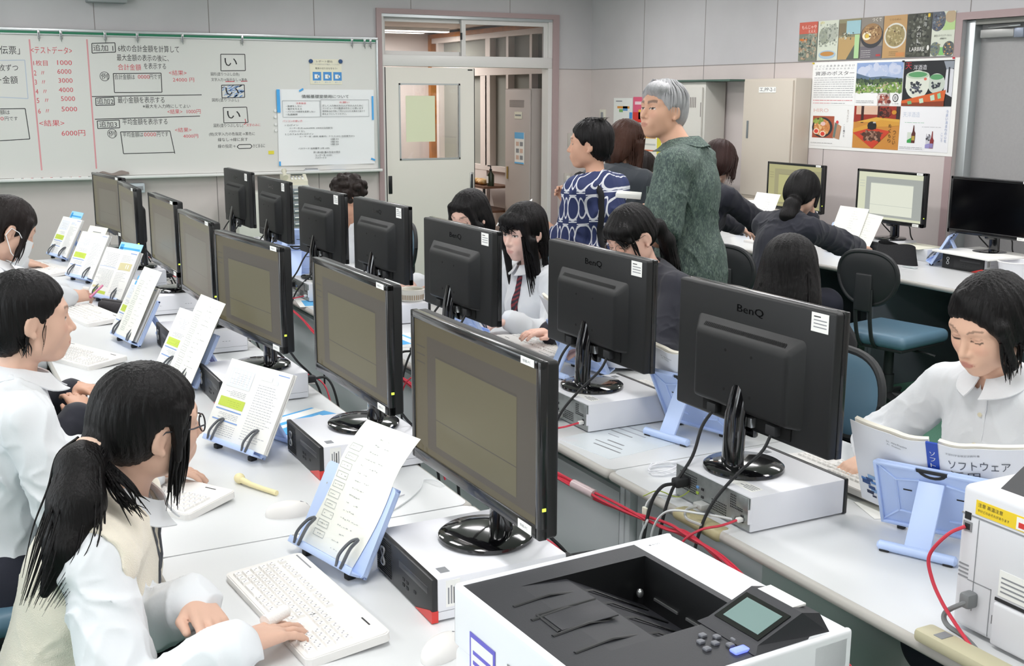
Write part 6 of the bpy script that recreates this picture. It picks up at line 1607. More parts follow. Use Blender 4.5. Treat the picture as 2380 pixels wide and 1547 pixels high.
def dirv(a): return V(math.cos(R(a)), math.sin(R(a)), 0)
M_SKIN = mat('skin', hx('e2b79c'), .5, attr='Col', spec=.35, bump=.04, bscale=900)
def hairmat(name, c, rough=.46):
    return mat(name, hx(c), rough, spec=.2, bump=.8, bscale=120, bstretch=(1.6, 1.6, .07), var=.45, vscale=9)
H_BLK = hairmat('hair_black', '131112'); H_DKB = hairmat('hair_dark_brown', '201918'); H_BRN = hairmat('hair_brown', '43291f'); H_GRY = hairmat('hair_grey', 'b9b9bb', .5)
C_SHIRT = mat('white_shirt', hx('e1e4e8'), .75, bump=.15, bscale=60, sheen=.2)
C_BLAZ = mat('navy_blazer', hx('1b1d2a'), .8, bump=.25, bscale=500, sheen=.15)
C_SUIT = mat('charcoal_suit', hx('2b3138'), .75, bump=.2, bscale=500, sheen=.15)
C_VEST = mat('cream_vest', hx('efe7d6'), .9, bump=.5, bscale=420, sheen=.4)
C_NAVY = mat('navy_skirt', hx('20222f'), .85, bump=.2, bscale=300)
C_BLACK = mat('black_cloth', hx('17171a'), .85, bump=.2, bscale=300)
SKIN_A = hx('dcb49f'); SKIN_B = hx('d4a58c'); SKIN_C = hx('d6a88e')
PEOPLE = []
class Person:
    def __init__(s, label, head, face, torso, pitch=0, roll=0, lean=10, hs=.96, sc=1.0, skin=SKIN_A, vox=.005, male=False, stand=False, look=None, neck_f=.02):
        s.label = label; s.hs = hs; s.sc = sc; s.skin = skin; s.vox = vox; s.look = look or {}; s.male = male; s.stand = stand
        s.hc = np.asarray(head, float)
        Mh = Matrix.Rotation(R(face), 3, 'Z') @ Matrix.Rotation(R(pitch), 3, 'Y') @ Matrix.Rotation(R(roll), 3, 'X')   # +pitch looks down
        s.RH = np.array(Mh)
        s.f = dirv(torso); s.ta = torso; PEOPLE.append(s); s.l = V(-s.f[1], s.f[0], 0)
        s.u = nrm(V(0, 0, 1) * math.cos(R(lean)) + s.f * math.sin(R(lean)))
        s.ff = nrm(s.f - s.u * np.dot(s.f, s.u))
        hu = s.RH @ V(0, 0, 1); hf = s.RH @ V(1, 0, 0)
        s.N = s.hc - nrm(hu * .6 + s.u * .4) * .165 * hs - s.ff * neck_f - hf * .012
        s.tl = .50 * sc
        s.H = s.N - s.u * s.tl
        gz = 0.0
        s.root = thing('person', label, 'person', (s.H[0], s.H[1], 0), 0, None)
        s.org = V(s.H[0], s.H[1], 0)
        w = (.195 if male else .168) * sc
        s.S = {1: s.H + s.u * .440 * sc + s.l * w, -1: s.H + s.u * .440 * sc - s.l * w}
        s.arm = {}; s.hand_par = {}
        s.legs = []
        for sd in (1, -1):
            hip = s.H + s.l * sd * .085 * sc
            if stand: kn = V(hip[0], hip[1], .47) + s.f * .02; an = V(hip[0], hip[1], .085) + s.l * sd * .03
            else:
                kn = V(*(hip + s.f * .40 + s.l * sd * .03)); kn[2] = max(.46, min(.54, hip[2])); an = V(kn[0], kn[1], .08) - s.f * .06
            s.legs.append((sd, hip, kn, an))
    def set_arm(s, sd, wrist, hint=None, d=None, n=(0, 0, 1), curl=.3, thumb=.5, spread=.06):
        l1, l2 = .285 * s.sc, .235 * s.sc
        if hint is None: hint = -V(0, 0, 1) * 1.0 + s.l * sd * .5 - s.f * .3
        E, W = ik(s.S[sd], np.asarray(wrist, float), l1, l2, hint)
        s.arm[sd] = (E, W); dd = nrm(W - E) if d is None else nrm(d)
        s.hand_par[sd] = (dd, np.asarray(n, float), curl, thumb, spread)
    def rest_arms(s):
        for sd in (1, -1):
            if sd not in s.arm:
                if s.stand: s.set_arm(sd, s.S[sd] - V(0, 0, .50) + s.l * sd * .05 + s.f * .05, hint=-s.f, n=s.l * sd)
                else: s.set_arm(sd, s.H + s.f * .24 + s.l * sd * .10 + V(0, 0, .10))
    def torso(s, F, off, k=.045, low=True):
        sc = s.sc; ff, l, u, H = s.ff, s.l, s.u, s.H
        Rm = np.stack([ff, l, u], 1); m = 1.08 if s.male else 1.0
        if low: F.el(H - u * .0, V(.112, .165, .13) * sc + off, k, Rm)
        F.el(H + u * .16 * sc, V(.092 * m, .128 * m, .15) * sc + off, k, Rm)
        F.el(H + u * .33 * sc - ff * .005, V(.098 * m, .150 * m, .155) * sc + off, k, Rm)
        if not s.male:
            for sd in (1, -1): F.el(H + u * .315 * sc + ff * .060 + l * sd * .062, V(.045, .055, .058) * sc + off * .6, .05, Rm)
        F.rc(s.S[1] - u * .012, s.S[-1] - u * .012, .046 * sc + off, .046 * sc + off, k)
        F.rc(s.N - u * .03 - ff * .012, s.S[1] - l * .02, .05 * sc + off * .8, .044 * sc + off, k); F.rc(s.N - u * .03 - ff * .012, s.S[-1] + l * .02, .05 * sc + off * .8, .044 * sc + off, k)
    def limb(s, F, sd, off, k=.02, frac=1.0, puff=0.0, up=1.0):
        E, W = s.arm[sd]; S = s.S[sd]; sc = s.sc; m = 1.15 if s.male else 1.0
        F.rc(S, E if up >= 1 else S + (E - S) * up, (.044 * sc * m + off), (.037 * sc * m + off + puff) if up >= 1 else (.042 * sc * m + off + puff), .018 if off > .005 else .04)
        if frac > 0: F.rc(E, E + (W - E) * frac, .037 * sc * m + off + puff, .0265 * sc * m + off + puff * (1.0 - frac * .5), k)
    def head_local(s, p): return ((p - s.hc) @ s.RH) / s.hs
    def world(s, q): return s.hc + (np.asarray(q, float) * s.hs) @ s.RH.T
    def body(s):
        s.rest_arms(); F = Field(); sc = s.sc
        s.torso(F, -.006)
        for sd in (1, -1): s.limb(F, sd, 0.0)
        for sd, hip, kn, an in s.legs:
            F.rc(hip, kn, .078 * sc, .052 * sc, .05); F.rc(kn, an, .050 * sc, .034 * sc, .03); F.rc(an - V(0, 0, .03), an + s.f * .13 - V(0, 0, .045), .035, .028, .03)
        hb = s.world(V(-.022, 0, -.055)); F.rc(s.N - s.u * .05, hb, .050 * sc * (1.12 if s.male else .96), .048 * s.hs * (1.12 if s.male else .96), .03)
        hf = head_fn(s.look); F.fn(lambda p: hf(s.head_local(p)) * s.hs, s.hc + s.RH @ V(.01, 0, 0), .135 * s.hs, .014)
        for sd in (1, -1):
            E, W = s.arm[sd]; d, n, curl, th, spd = s.hand_par[sd]; hand(F, W, d, n, sd, curl if not np.isscalar(curl) else (curl,) * 4, spd, th, (1.08 if s.male else .95) * sc)
        P, Q = F.mesh(s.vox)
        q = s.head_local(P); c = np.tile(np.array(s.skin), (len(P), 1)); hm = (np.abs(q) < V(.15, .1, .14)).all(1)
        c[hm] = head_color(q[hm], s.skin, s.look)
        s.bodyF = F
        o = np_mesh('body', P, Q, [M_SKIN], s.root, s.org, c); return o
    def cloth(s, name, m, off=.013, sleeves=1.0, puff=.006, hem=-.06, wr=.004, cut_neck=.058, up=1.0, seed=1, legs=False, vneck=None, low=True, armcut=None, long=0.0):
        F = Field(); s.torso(F, off, low=True)
        if sleeves is not None:
            for sd in (1, -1):
                s.limb(F, sd, off + .001, .02, sleeves, puff, up)
        if long:
            Rm = np.stack([s.ff, s.l, s.u], 1); F.rc(s.H + s.u * .05, s.H - V(0, 0, long), .12 * s.sc + off, .135 * s.sc + off, .05); F.rc(s.H + s.u * .05 + s.l * .05, s.H - V(0, 0, long) + s.l * .06, .10 * s.sc + off, .11 * s.sc + off, .05); F.rc(s.H + s.u * .05 - s.l * .05, s.H - V(0, 0, long) - s.l * .06, .10 * s.sc + off, .11 * s.sc + off, .05)
        Hh, u, N, ff, l = s.H, s.u, s.N, s.ff, s.l
        hz = -long if long else hem
        F.fn(lambda p: (p - (Hh + u * (hz if not long else 0) - V(0, 0, long))) @ (-(u if not long else V(0, 0, 1))), Hh, 9.0, .004, '&')
        F.rc(N - u * .05 + ff * .004, N + u * .14 + ff * .03, cut_neck, cut_neck + .012, .006, '-')
        if vneck:
            Rm = np.stack([ff, l, u], 1)
            F.fn(lambda p: np.maximum(np.abs((p - N) @ l) - np.maximum(0, ((p - N) @ u + vneck) * .42), -((p - N) @ ff) + .01), N, .4, .006, '-')
        if armcut:
            for sd in (1, -1):
                S = s.S[sd]; F.el(S + l * sd * .045 - u * .035, V(armcut, armcut * .8, armcut * 1.5), .008, np.stack([ff, l, u], 1), '-')
        if wr:
            sd_ = seed
            E1 = [s.arm[1][0], s.arm[-1][0]] if s.arm else []
            def post(p, d):
                pw = p * V(1, 1, .55) + .03 * wob(p, 14, sd_ + 5)[:, None]
                w_ = (1 - np.abs(wob(pw, 24, sd_))) ** 3 * 1.5 + (1 - np.abs(wob(pw + .3, 41, sd_ + 3))) ** 3 * .8 - .7
                for E in E1:
                    r = np.sqrt(((p - E) ** 2).sum(1)); w_ = w_ + np.exp(-(r / .09) ** 2) * np.sin(p[:, 2] * 120 + p[:, 0] * 60) * .9
                return d - wr * w_ * .7
            F.post = post
        P, Q = F.mesh(s.vox * 1.08)
        o = np_mesh(name, P, Q, m if isinstance(m, list) else [m], s.root, s.org)
        s.clothF = F
        return o
    def sleeve(s, name, m, sd, r0, r1, frac, seed=1):
        E, W = s.arm[sd]; S = s.S[sd]; T = S + (E - S) * frac; F = Field(); ax = nrm(T - S)
        F.rc(S + s.l * sd * -.012 + s.u * .004, T + ax * .05, r0, r1, .01); F.fn(lambda p: (p - T) @ ax, T, 9, .002, '&')
        F.post = lambda p, d: d - .004 * ((1 - np.abs(wob(p * V(1, 1, .5), 26, seed))) ** 3)
        P, Q = F.mesh(s.vox); return np_mesh(name, P, Q, [m], s.root, s.org)
    def bottoms(s, m, name='trousers', skirt=False):
        F = Field(); sc = s.sc
        F.el(s.H - s.u * .02, V(.118, .17, .12) * sc + .008, .04, np.stack([s.ff, s.l, s.u], 1))
        for sd, hip, kn, an in s.legs:
            if skirt and not s.stand: F.rc(hip, kn, .098 * sc, .085 * sc, .06); F.rc(kn, kn - V(0, 0, .14) + s.f * .0, .088, .10, .06)
            elif skirt: F.rc(hip, V(hip[0], hip[1], .42), .11 * sc, .14 * sc, .08)
            else: F.rc(hip, kn, .088 * sc, .064 * sc, .05); F.rc(kn, an + V(0, 0, .02), .064 * sc, .058 * sc, .03)
        F.post = lambda p, d: d + .003 * wob(p, 30, 5)
        P, Q = F.mesh(s.vox * 1.5); return np_mesh(name, P, Q, [m], s.root, s.org)
    def shoes(s, m=None):
        F = Field()
        for sd, hip, kn, an in s.legs: F.rc(V(an[0], an[1], .05) - s.f * .03, V(an[0], an[1], .042) + s.f * .14, .046, .038, .02); 
        F.fn(lambda p: .004 - p[:, 2], s.H, 9, .004, '&')
        P, Q = F.mesh(.009); return np_mesh('shoes', P, Q, [m or M_DARK], s.root, s.org)
    def drape(s, P0, dirn, gap=.004, dist=.16, F=None):
        """slide points along dirn until they rest on the garment"""
        F = F or s.clothF; P = np.array(P0, float); out = P.copy(); done = np.zeros(len(P), bool)
        for t in np.arange(0, dist, .003):
            q = P + dirn * t; d = F.ev(q); hit = (d < gap) & ~done; out[hit] = q[hit]; done |= hit
        out[~done] = P[~done] + dirn * dist * .5
        return out
    def grid_mesh(s, name, G, nu, nv, m, thick=.003, closed=False):
        G = np.asarray(G).reshape(nv + 1, nu + 1, 3)
        b = MB(); b.sheet(lambda u, v: tuple(G[int(round(v * nv)), int(round(u * nu))] - s.org), nu, nv, m, None, thick)
        return b.build(name, s.root)
    def collar(s, m, r0=.050, r1=.095, gap=16, up0=.034, name='collar', pt=0.0, drop=.0):
        nu, nv = 40, 5; G = []
        for j in range(nv + 1):
            v = j / nv
            for i in range(nu + 1):
                a = R(gap + (360 - 2 * gap) * i / nu); fr = math.cos(a)
                fr_ = max(0, fr); r = (r0 + (r1 - r0 + pt * fr_ ** 6) * v)
                base = s.N + s.ff * (.010 + .02 * fr_) + (s.ff * math.cos(a) * 1.05 + s.l * math.sin(a)) * r
                G.append(base + s.u * (up0 + .004 - .016 * fr_))
        G = np.array(G).reshape(nv + 1, nu + 1, 3)
        out = G.copy()
        for j in range(1, nv + 1):
            v = j / nv; dr = s.drape(G[j], -s.u, .006 + .004 * (1 - v), .075)
            w_ = min(1, v * 1.25) ** .7; out[j] = G[j] * (1 - w_) + dr * w_
        for _ in range(6):
            o2 = out.copy(); o2[1:, 1:-1] = .5 * out[1:, 1:-1] + .25 * (out[1:, :-2] + out[1:, 2:]); o2[1:-1] = .6 * o2[1:-1] + .2 * (o2[:-2] + o2[2:]); out = o2
        return s.grid_mesh(name, out, nu, nv, m, -.0035)
    def hair(s, m, spec, vox=None, tails=(), strands=(), name='hair', groove=.0016, gk=46, extra=None):
        """spec: list of (op, kind, args...) in head units"""
        F = Field(); hs = s.hs
        def fn(q):
            d = None
            for it in spec:
                op, k, kind = it[0], it[1], it[2]
                if kind == 'el': e = d_el(q, V(*it[3]), V(*it[4]))
                elif kind == 'els': mm = q.copy(); mm[:, 1] = np.abs(mm[:, 1]); e = d_el(mm, V(*it[3]), V(*it[4]))
                elif kind == 'rc': e = d_rc(q, V(*it[3]), V(*it[4]), it[5], it[6])
                elif kind == 'rcs': mm = q.copy(); mm[:, 1] = np.abs(mm[:, 1]); e = d_rc(mm, V(*it[3]), V(*it[4]), it[5], it[6])
                elif kind == 'pl': e = q @ nrm(V(*it[3])) - it[4]
                elif kind == 'bx': e = d_bx(q, V(*it[3]), V(*it[4]), it[5])
                if op == '+': d = e if d is None else smin(d, e, k)
                elif op == '-': d = smax(d, -e, k)
                else: d = smax(d, e, k)
            phi = np.arctan2(q[:, 1], q[:, 0] + .02)
            return d + groove * (np.sin(phi * gk + 3 * np.sin(q[:, 2] * 30) + 2 * np.sin(phi * 5)) * .6 + np.sin(phi * gk * .43 + 1.3 + 2 * np.sin(q[:, 2] * 18)) * .6) / 1.0
        F.fn(lambda p: fn(s.head_local(p)) * hs, s.hc - s.RH @ V(.01, 0, .02), .27 * hs, .01)
        for pts, rad in tails:
            W = [np.asarray(p, float) for p in pts]; F.path(W, rad, .02)
        if extra: extra(F)
        P, Q = F.mesh(vox or s.vox * .9)
        # keep mesh; add loose strands as thin tapered locks
        o = np_mesh(name, P, Q, [m], s.root, s.org)
        if strands:
            b = MB()
            for pts, r in strands:
                sp = spline(pts, 6); n = len(sp); b.tube([tuple(np.array(p) - s.org) for p in sp], [r * (1 - .85 * (i / (n - 1)) ** 2) for i in range(n)], m, 5)
            b.build('hair_strands', o)
        return o
    def glasses(s, c='2a2a2c', rnd=True, thin=.0016):
        m = mat('frame_' + c, hx(c), .3, .3); b = MB()
        for sy in (1, -1):
            ring = [s.world(V(.0985 - abs(.031 * sy + .020 * math.cos(a) ) * .16 + .004, .033 * sy + .0215 * math.cos(a), .002 + .0175 * math.sin(a))) - s.org for a in np.linspace(0, 2 * PI, 25)]
            b.tube(ring, thin, m, 6, caps=False)
            b.tube([s.world(V(.0945, .055 * sy, .006)) - s.org, s.world(V(.06, .0745 * sy, .008)) - s.org, s.world(V(.0, .081 * sy, .010)) - s.org, s.world(V(-.018, .081 * sy, -.004)) - s.org], thin, m, 6)
        b.tube([s.world(V(.104, .0115, .006)) - s.org, s.world(V(.107, 0, .009)) - s.org, s.world(V(.104, -.0115, .006)) - s.org], thin, m, 6)
        return b.build('glasses', s.root)
CAP = ('+', .0, 'el', (-.016, 0, .036), (.106, .0875, .094))
FACE_PL = ('-', .012, 'pl', (-.78, 0, .62), -.030)
# ------------------------------------------------------------------ patterned cloth
def nodes_of(name, rough=.8):
    m = bpy.data.materials.new(name); m.use_nodes = True; nt = m.node_tree; b = nt.nodes['Principled BSDF']; b.inputs['Roughness'].default_value = rough
    return m, nt, b
def mth(nt, op, a, b=None, c=None):
    n = nt.nodes.new('ShaderNodeMath'); n.operation = op
    for i, x in enumerate((a, b, c)):
        if x is None: continue
        if isinstance(x, (int, float)): n.inputs[i].default_value = x
        else: nt.links.new(x, n.inputs[i])
    return n.outputs[0]
def cloth_print(name, ang):
    m, nt, b = nodes_of(name)
    tc = nt.nodes.new('ShaderNodeTexCoord'); mp = nt.nodes.new('ShaderNodeMapping'); mp.inputs['Rotation'].default_value = (0, 0, R(ang)); nt.links.new(tc.outputs['Object'], mp.inputs['Vector'])
    sp = nt.nodes.new('ShaderNodeSeparateXYZ'); nt.links.new(mp.outputs[0], sp.inputs[0])
    X = mth(nt, 'MULTIPLY', sp.outputs['X'], 15.0); Z = mth(nt, 'MULTIPLY', sp.outputs['Z'], 7.2)
    row = mth(nt, 'FLOOR', Z); off = mth(nt, 'MULTIPLY', mth(nt, 'MODULO', row, 2.0), .5)
    fx_ = mth(nt, 'SUBTRACT', mth(nt, 'FRACT', mth(nt, 'ADD', X, off)), .5); fz = mth(nt, 'SUBTRACT', mth(nt, 'FRACT', Z), .5)
    r = mth(nt, 'SQRT', mth(nt, 'ADD', mth(nt, 'POWER', mth(nt, 'MULTIPLY', fx_, 1.0), 2.0), mth(nt, 'POWER', mth(nt, 'MULTIPLY', fz, .82), 2.0)))
    ring = mth(nt, 'LESS_THAN', mth(nt, 'ABSOLUTE', mth(nt, 'SUBTRACT', r, .34)), .035)
    r2 = mth(nt, 'SQRT', mth(nt, 'ADD', mth(nt, 'POWER', mth(nt, 'MULTIPLY', mth(nt, 'SUBTRACT', mth(nt, 'ABSOLUTE', fx_), .5), 1.7), 2.0), mth(nt, 'POWER', mth(nt, 'MULTIPLY', fz, .8), 2.0)))
    ring2 = mth(nt, 'LESS_THAN', mth(nt, 'ABSOLUTE', mth(nt, 'SUBTRACT', r2, .27)), .03)
    bars = mth(nt, 'MULTIPLY', mth(nt, 'LESS_THAN', mth(nt, 'FRACT', mth(nt, 'MULTIPLY', Z, 13.0)), .5), mth(nt, 'MULTIPLY', mth(nt, 'GREATER_THAN', mth(nt, 'ABSOLUTE', fz), .36), mth(nt, 'LESS_THAN', mth(nt, 'ABSOLUTE', fx_), .24)))
    tot = mth(nt, 'MINIMUM', mth(nt, 'ADD', mth(nt, 'ADD', ring, ring2), bars), 1.0)
    mx = nt.nodes.new('ShaderNodeMix'); mx.data_type = 'RGBA'; mx.inputs[6].default_value = hx('2a3560') + (1,); mx.inputs[7].default_value = hx('d9dbe2') + (1,)
    nt.links.new(tot, mx.inputs[0]); nt.links.new(mx.outputs[2], b.inputs['Base Color']); return m
def leaf_print(name):
    m, nt, b = nodes_of(name, .75)
    tc = nt.nodes.new('ShaderNodeTexCoord'); mp = nt.nodes.new('ShaderNodeMapping'); mp.inputs['Scale'].default_value = (2.4, 2.4, 1.0); nt.links.new(tc.outputs['Object'], mp.inputs['Vector'])
    n = nt.nodes.new('ShaderNodeTexNoise'); n.inputs['Scale'].default_value = 34; n.inputs['Detail'].default_value = 5; n.inputs['Distortion'].default_value = 2.2; nt.links.new(mp.outputs[0], n.inputs['Vector'])
    cr = nt.nodes.new('ShaderNodeValToRGB'); e = cr.color_ramp.elements; e[0].position = .3; e[0].color = hx('303d40') + (1,); e[1].position = .72; e[1].color = hx('75867a') + (1,)
    k = e.new(.5); k.color = hx('4a5a54') + (1,); nt.links.new(n.outputs['Fac'], cr.inputs[0]); nt.links.new(cr.outputs[0], b.inputs['Base Color']); return m
C_PRINT = cloth_print('navy_print', 60); C_LEAF = leaf_print('leaf_print')
def tiem():
    m, nt, b = nodes_of('striped_tie', .6); tc = nt.nodes.new('ShaderNodeTexCoord'); w = nt.nodes.new('ShaderNodeTexWave'); w.inputs['Scale'].default_value = 22; w.bands_direction = 'DIAGONAL'; nt.links.new(tc.outputs['Object'], w.inputs['Vector'])
    cr = nt.nodes.new('ShaderNodeValToRGB'); e = cr.color_ramp.elements; e[0].position = .5; e[0].color = hx('2a2230') + (1,); e[1].position = .6; e[1].color = hx('7d2c36') + (1,); nt.links.new(w.outputs['Fac'], cr.inputs[0]); nt.links.new(cr.outputs[0], b.inputs['Base Color']); return m
PL = ('&', .012, 'pl', (.78, 0, -.62), .031)
EAR = ('-', .008, 'els', (.004, .088, -.014), (.026, .03, .036))
UPZ = V(0, 0, 1)
def fan(s, a, b, n, spread, rr, r=.004, sag=.0):
    """n locks from about a to about b in head units"""
    out = []
    for i in range(n):
        q0 = np.array(a) + np.array([rr.uniform(-1, 1) * x for x in spread[0]]); q1 = np.array(b) + np.array([rr.uniform(-1, 1) * x for x in spread[1]])
        mid = (q0 + q1) / 2 + np.array([rr.uniform(-.006, .006), rr.uniform(-.006, .006), 0]) + np.array([0, 0, sag])
        out.append(([s.world(q0), s.world(mid), s.world(q1)], r * rr.uniform(.6, 1.2)))
    return out

# 1 ---------------------------------------------------------------- girl in the cream vest, nearest
p = Person('person in white shirt and cream knit vest with a ponytail, typing in the left foreground', (.358, 2.248, 1.070), 12, -18, pitch=4, roll=8, lean=21, vox=.0042, skin=SKIN_A, look={'lip': hx('cf7f7a')}, hs=.98, sc=1.06)
p.set_arm(-1, (.425, 1.868, .752), hint=-UPZ * 1.0 - p.f * .25 - p.l * .35, d=(.86, .42, -.10), n=(-.05, 0, 1), curl=(.22, .20, .22, .25), thumb=.3, spread=.10)
p.set_arm(1, (.40, 2.09, .748), hint=-UPZ - p.f * .8 + p.l * .15, d=(.10, -1, -.12), n=(.3, 0, 1), curl=(.25, .3, .35, .4), thumb=.6)
p.body()
p.cloth('shirt', C_SHIRT, .014, .95, .016, wr=.007, seed=2, hem=-.02)
p.collar(C_SHIRT, .052, .092, 14)
p.cloth('knit_vest', C_VEST, .023, None, hem=-.10, wr=.004, cut_neck=.072, vneck=.13, armcut=.066, seed=4)
b = MB()
for sd in (1, -1):
    q = p.drape([p.N + p.ff * .2 + p.l * sd * (.058 * (1 - t)) - p.u * (.01 + .125 * t) for t in np.linspace(0, 1, 12)], -p.ff, .002, .2); b.tube([tuple(v - p.org) for v in q], .0035, mat('piping_grey', hx('55585f'), .8), 6)
q = p.drape([p.N + p.ff * .2 - p.u * (.13 + .035 * t) for t in (0, .5, 1)], -p.ff, .002, .2); b.tube([tuple(v - p.org) for v in q], .0045, mat('piping_grey', (0, 0, 0)), 6); b.build('vest_piping', p.root)
p.bottoms(C_NAVY, 'skirt', True); p.shoes()
rr = random.Random(11)
nape = p.world(V(-.112, -.015, -.03))
tail = [nape, nape + V(-.035, -.04, -.025), nape + V(-.05, -.08, -.08), nape + V(-.075, -.11, -.15), nape + V(-.12, -.125, -.225)]
strs = fan(p, (.034, -.072, .03), (.026, -.081, -.135), 16, ((.014, .006, .01), (.014, .008, .03)), rr, .0045)
strs += fan(p, (.048, -.066, .03), (.042, -.072, -.13), 8, ((.008, .006, .01), (.01, .008, .03)), rr, .003)
for i in range(110):
    o_ = V(rr.uniform(-.03, .03), rr.uniform(-.03, .03), rr.uniform(-.015, .015)); k_ = rr.uniform(.9, 1.12)
    strs.append(([q + o_ * (1 + .3 * j) for j, q in enumerate(tail[:4])] + [tail[3] + (tail[4] - tail[3]) * k_ * 1.05 + o_ * 1.3], .0026 * rr.uniform(.5, 1.2)))
for i in range(30):
    o_ = V(rr.uniform(-.01, .03), rr.uniform(-.02, .0), rr.uniform(-.02, .01)); strs.append(([nape + V(-.0, -.03, -.02) + o_ * .4, nape + V(.02, -.07, -.06) + o_, nape + V(.045 + rr.uniform(-.02, .02), -.085, -.10 + rr.uniform(-.02, .02)) + o_], .0026))
p.hair(H_BLK, [CAP, ('+', .03, 'el', (-.045, 0, -.012), (.08, .074, .07)), PL, EAR, ('+', .02, 'rc', (.030, -.072, .045), (.028, -.082, -.05), .012, .008), ('+', .02, 'rc', (.05, .066, .045), (.052, .078, -.05), .012, .008)],
       tails=[(tail, [.030, .042, .050, .040, .010])], strands=strs, vox=.0036)
g = MB(); ax = nrm(V(-.5, -.6, -.45)); ua = nrm(np.cross(ax, V(0, 0, 1))); ub = np.cross(ax, ua)
g.tube([tuple(nape + V(-.008, -.012, -.006) + (ua * math.cos(a) + ub * math.sin(a)) * .026 - p.org) for a in np.linspace(0, 2 * PI, 25)], .011, mat('scrunchie', hx('d9bba8'), .85, bump=.8, bscale=120), 8, caps=False); g.build('hair_tie', p.root)
p.glasses('2a2a30')
E_, W_ = p.arm[-1]
b = MB(); q0 = W_ + nrm(V(.86, .42, -.06)) * .085 + V(-.012, .026, .006); b.tube([tuple(q0 - p.org), tuple(q0 + V(.048, .026, .002) - p.org)], [.0135, .0125], mat('bandage', hx('f3f1ee'), .9, bump=.5, bscale=300), 10); b.build('finger_bandage', p.root)
for sd in (1, -1):
    E_, W_ = p.arm[sd]; ax = nrm(W_ - E_); b = MB(); b.tube([tuple(W_ - ax * .05 - p.org), tuple(W_ - ax * .004 - p.org)], [.041, .040], C_SHIRT, 18); b.build('shirt_cuff', p.root)

# 2 ---------------------------------------------------------------- profile girl at the left edge
p = Person('person in white round collared shirt seen in profile at the left edge', (.212, 3.045, 1.155), 4, 4, pitch=4, lean=8, vox=.0044, skin=SKIN_A, look={'lip': hx('c4716c'), 'eyes': .8})
p.set_arm(-1, (.455, 2.87, .775), hint=-UPZ - p.l * .3 - p.f * .3, d=(.9, .1, -.25), n=(0, 0, 1), curl=.25); p.set_arm(1, (.46, 3.16, .77), n=(0, 0, 1))
p.body(); p.cloth('shirt', C_SHIRT, .014, .9, .016, wr=.008, seed=6, hem=-.05); p.collar(C_SHIRT, .050, .098, 12)
p.bottoms(C_NAVY, 'skirt', True); p.shoes()
rr = random.Random(5)
p.hair(H_BLK, [CAP, ('+', .03, 'el', (-.05, 0, -.03), (.066, .074, .075)), ('&', .012, 'pl', (.78, 0, -.62), .024), ('-', .008, 'els', (.002, .092, -.018), (.020, .03, .034))],
       strands=fan(p, (.026, -.079, .0), (.018, -.078, -.075), 3, ((.003, .002, .01), (.004, .002, .015)), rr, .0012) + fan(p, (-.03, -.074, -.04), (-.02, -.070, -.085), 14, ((.015, .004, .01), (.012, .006, .01)), rr, .002))

# 3 ---------------------------------------------------------------- masked student further back
p = Person('person with short dark bob and white face mask looking down at the far left', (.285, 4.76, 1.20), 8, 5, pitch=30, lean=12, vox=.0055, skin=SKIN_A, look={'eyes': .2})
p.body(); p.cloth('shirt', C_SHIRT, .014, .93, .012, seed=8); p.collar(C_SHIRT, .05, .095, 12); p.bottoms(C_NAVY, 'skirt', True); p.shoes()
rr = random.Random(8)
p.hair(H_DKB, [CAP, ('+', .03, 'el', (-.04, 0, -.02), (.085, .085, .085)), PL, ('+', .02, 'rcs', (.045, .066, .05), (.055, .078, -.085), .016, .010), ('-', .008, 'els', (-.008, .095, -.025), (.028, .035, .045))], strands=fan(p, (.05, -.078, -.02), (.058, -.075, -.12), 10, ((.012, .004, .01), (.014, .006, .015)), rr, .0035))
mk = MB()
def mfn(u, v):
    a = (u - .5) * 2.3; z = .0 - .105 * v
    return tuple(p.world(V(.078 * math.cos(a) + .034 - .018 * abs(v - .45), .078 * math.sin(a), z - .012)) - p.org)
mk.sheet(mfn, 16, 6, mat('mask_white', hx('eceef0'), .8), None, .001)
for sy in (1, -1): mk.tube([tuple(p.world(V(.062, sy * .070, -.03)) - p.org), tuple(p.world(V(.02, sy * .086, .0)) - p.org), tuple(p.world(V(-.012, sy * .088, .004)) - p.org), tuple(p.world(V(-.02, sy * .086, -.03)) - p.org), tuple(p.world(V(.03, sy * .078, -.085)) - p.org), tuple(p.world(V(.062, sy * .068, -.10)) - p.org)], .0018, mat('mask_white', (0, 0, 0)), 5)
mk.build('face_mask', p.root)

# 4 ---------------------------------------------------------------- student with the pink pen, and the one beyond the frame
p = Person('person in white shirt with bandaged finger holding a pink pen, mostly hidden at left', (.22, 5.72, 1.16), 0, 0, pitch=20, lean=16, vox=.006, look={'eyes': .2})
p.set_arm(1, (.60, 5.98, .735), d=(.9, -.25, -.1), n=(0, 0, 1), curl=.2, hint=-UPZ + p.l * .5); p.set_arm(-1, (.585, 5.68, .755), d=(.75, .35, .05), n=(-.1, -.7, .7), curl=.75, hint=-UPZ - p.l * .5)
p.body(); p.cloth('shirt', C_SHIRT, .014, .93, .012, seed=9); p.collar(C_SHIRT, .05, .095, 12); p.bottoms(C_NAVY, 'skirt', True); p.shoes()
p.hair(H_BLK, [CAP, ('+', .03, 'el', (-.04, 0, -.03), (.08, .083, .09)), PL])
W_ = p.arm[-1][1]; b = MB(); b.tube([tuple(W_ + V(.09, .02, -.005) - p.org), tuple(W_ + V(.16, .10, .035) - p.org)], .0055, mat('pen_pink', hx('e58aae'), .4), 8); b.build('pen', p.root)
W_ = p.arm[1][1]; b = MB(); b.tube([tuple(W_ + V(.085, -.02, .012) - p.org), tuple(W_ + V(.115, -.026, .008) - p.org)], .011, mat('bandage', (0, 0, 0)), 8); b.build('finger_bandage', p.root)
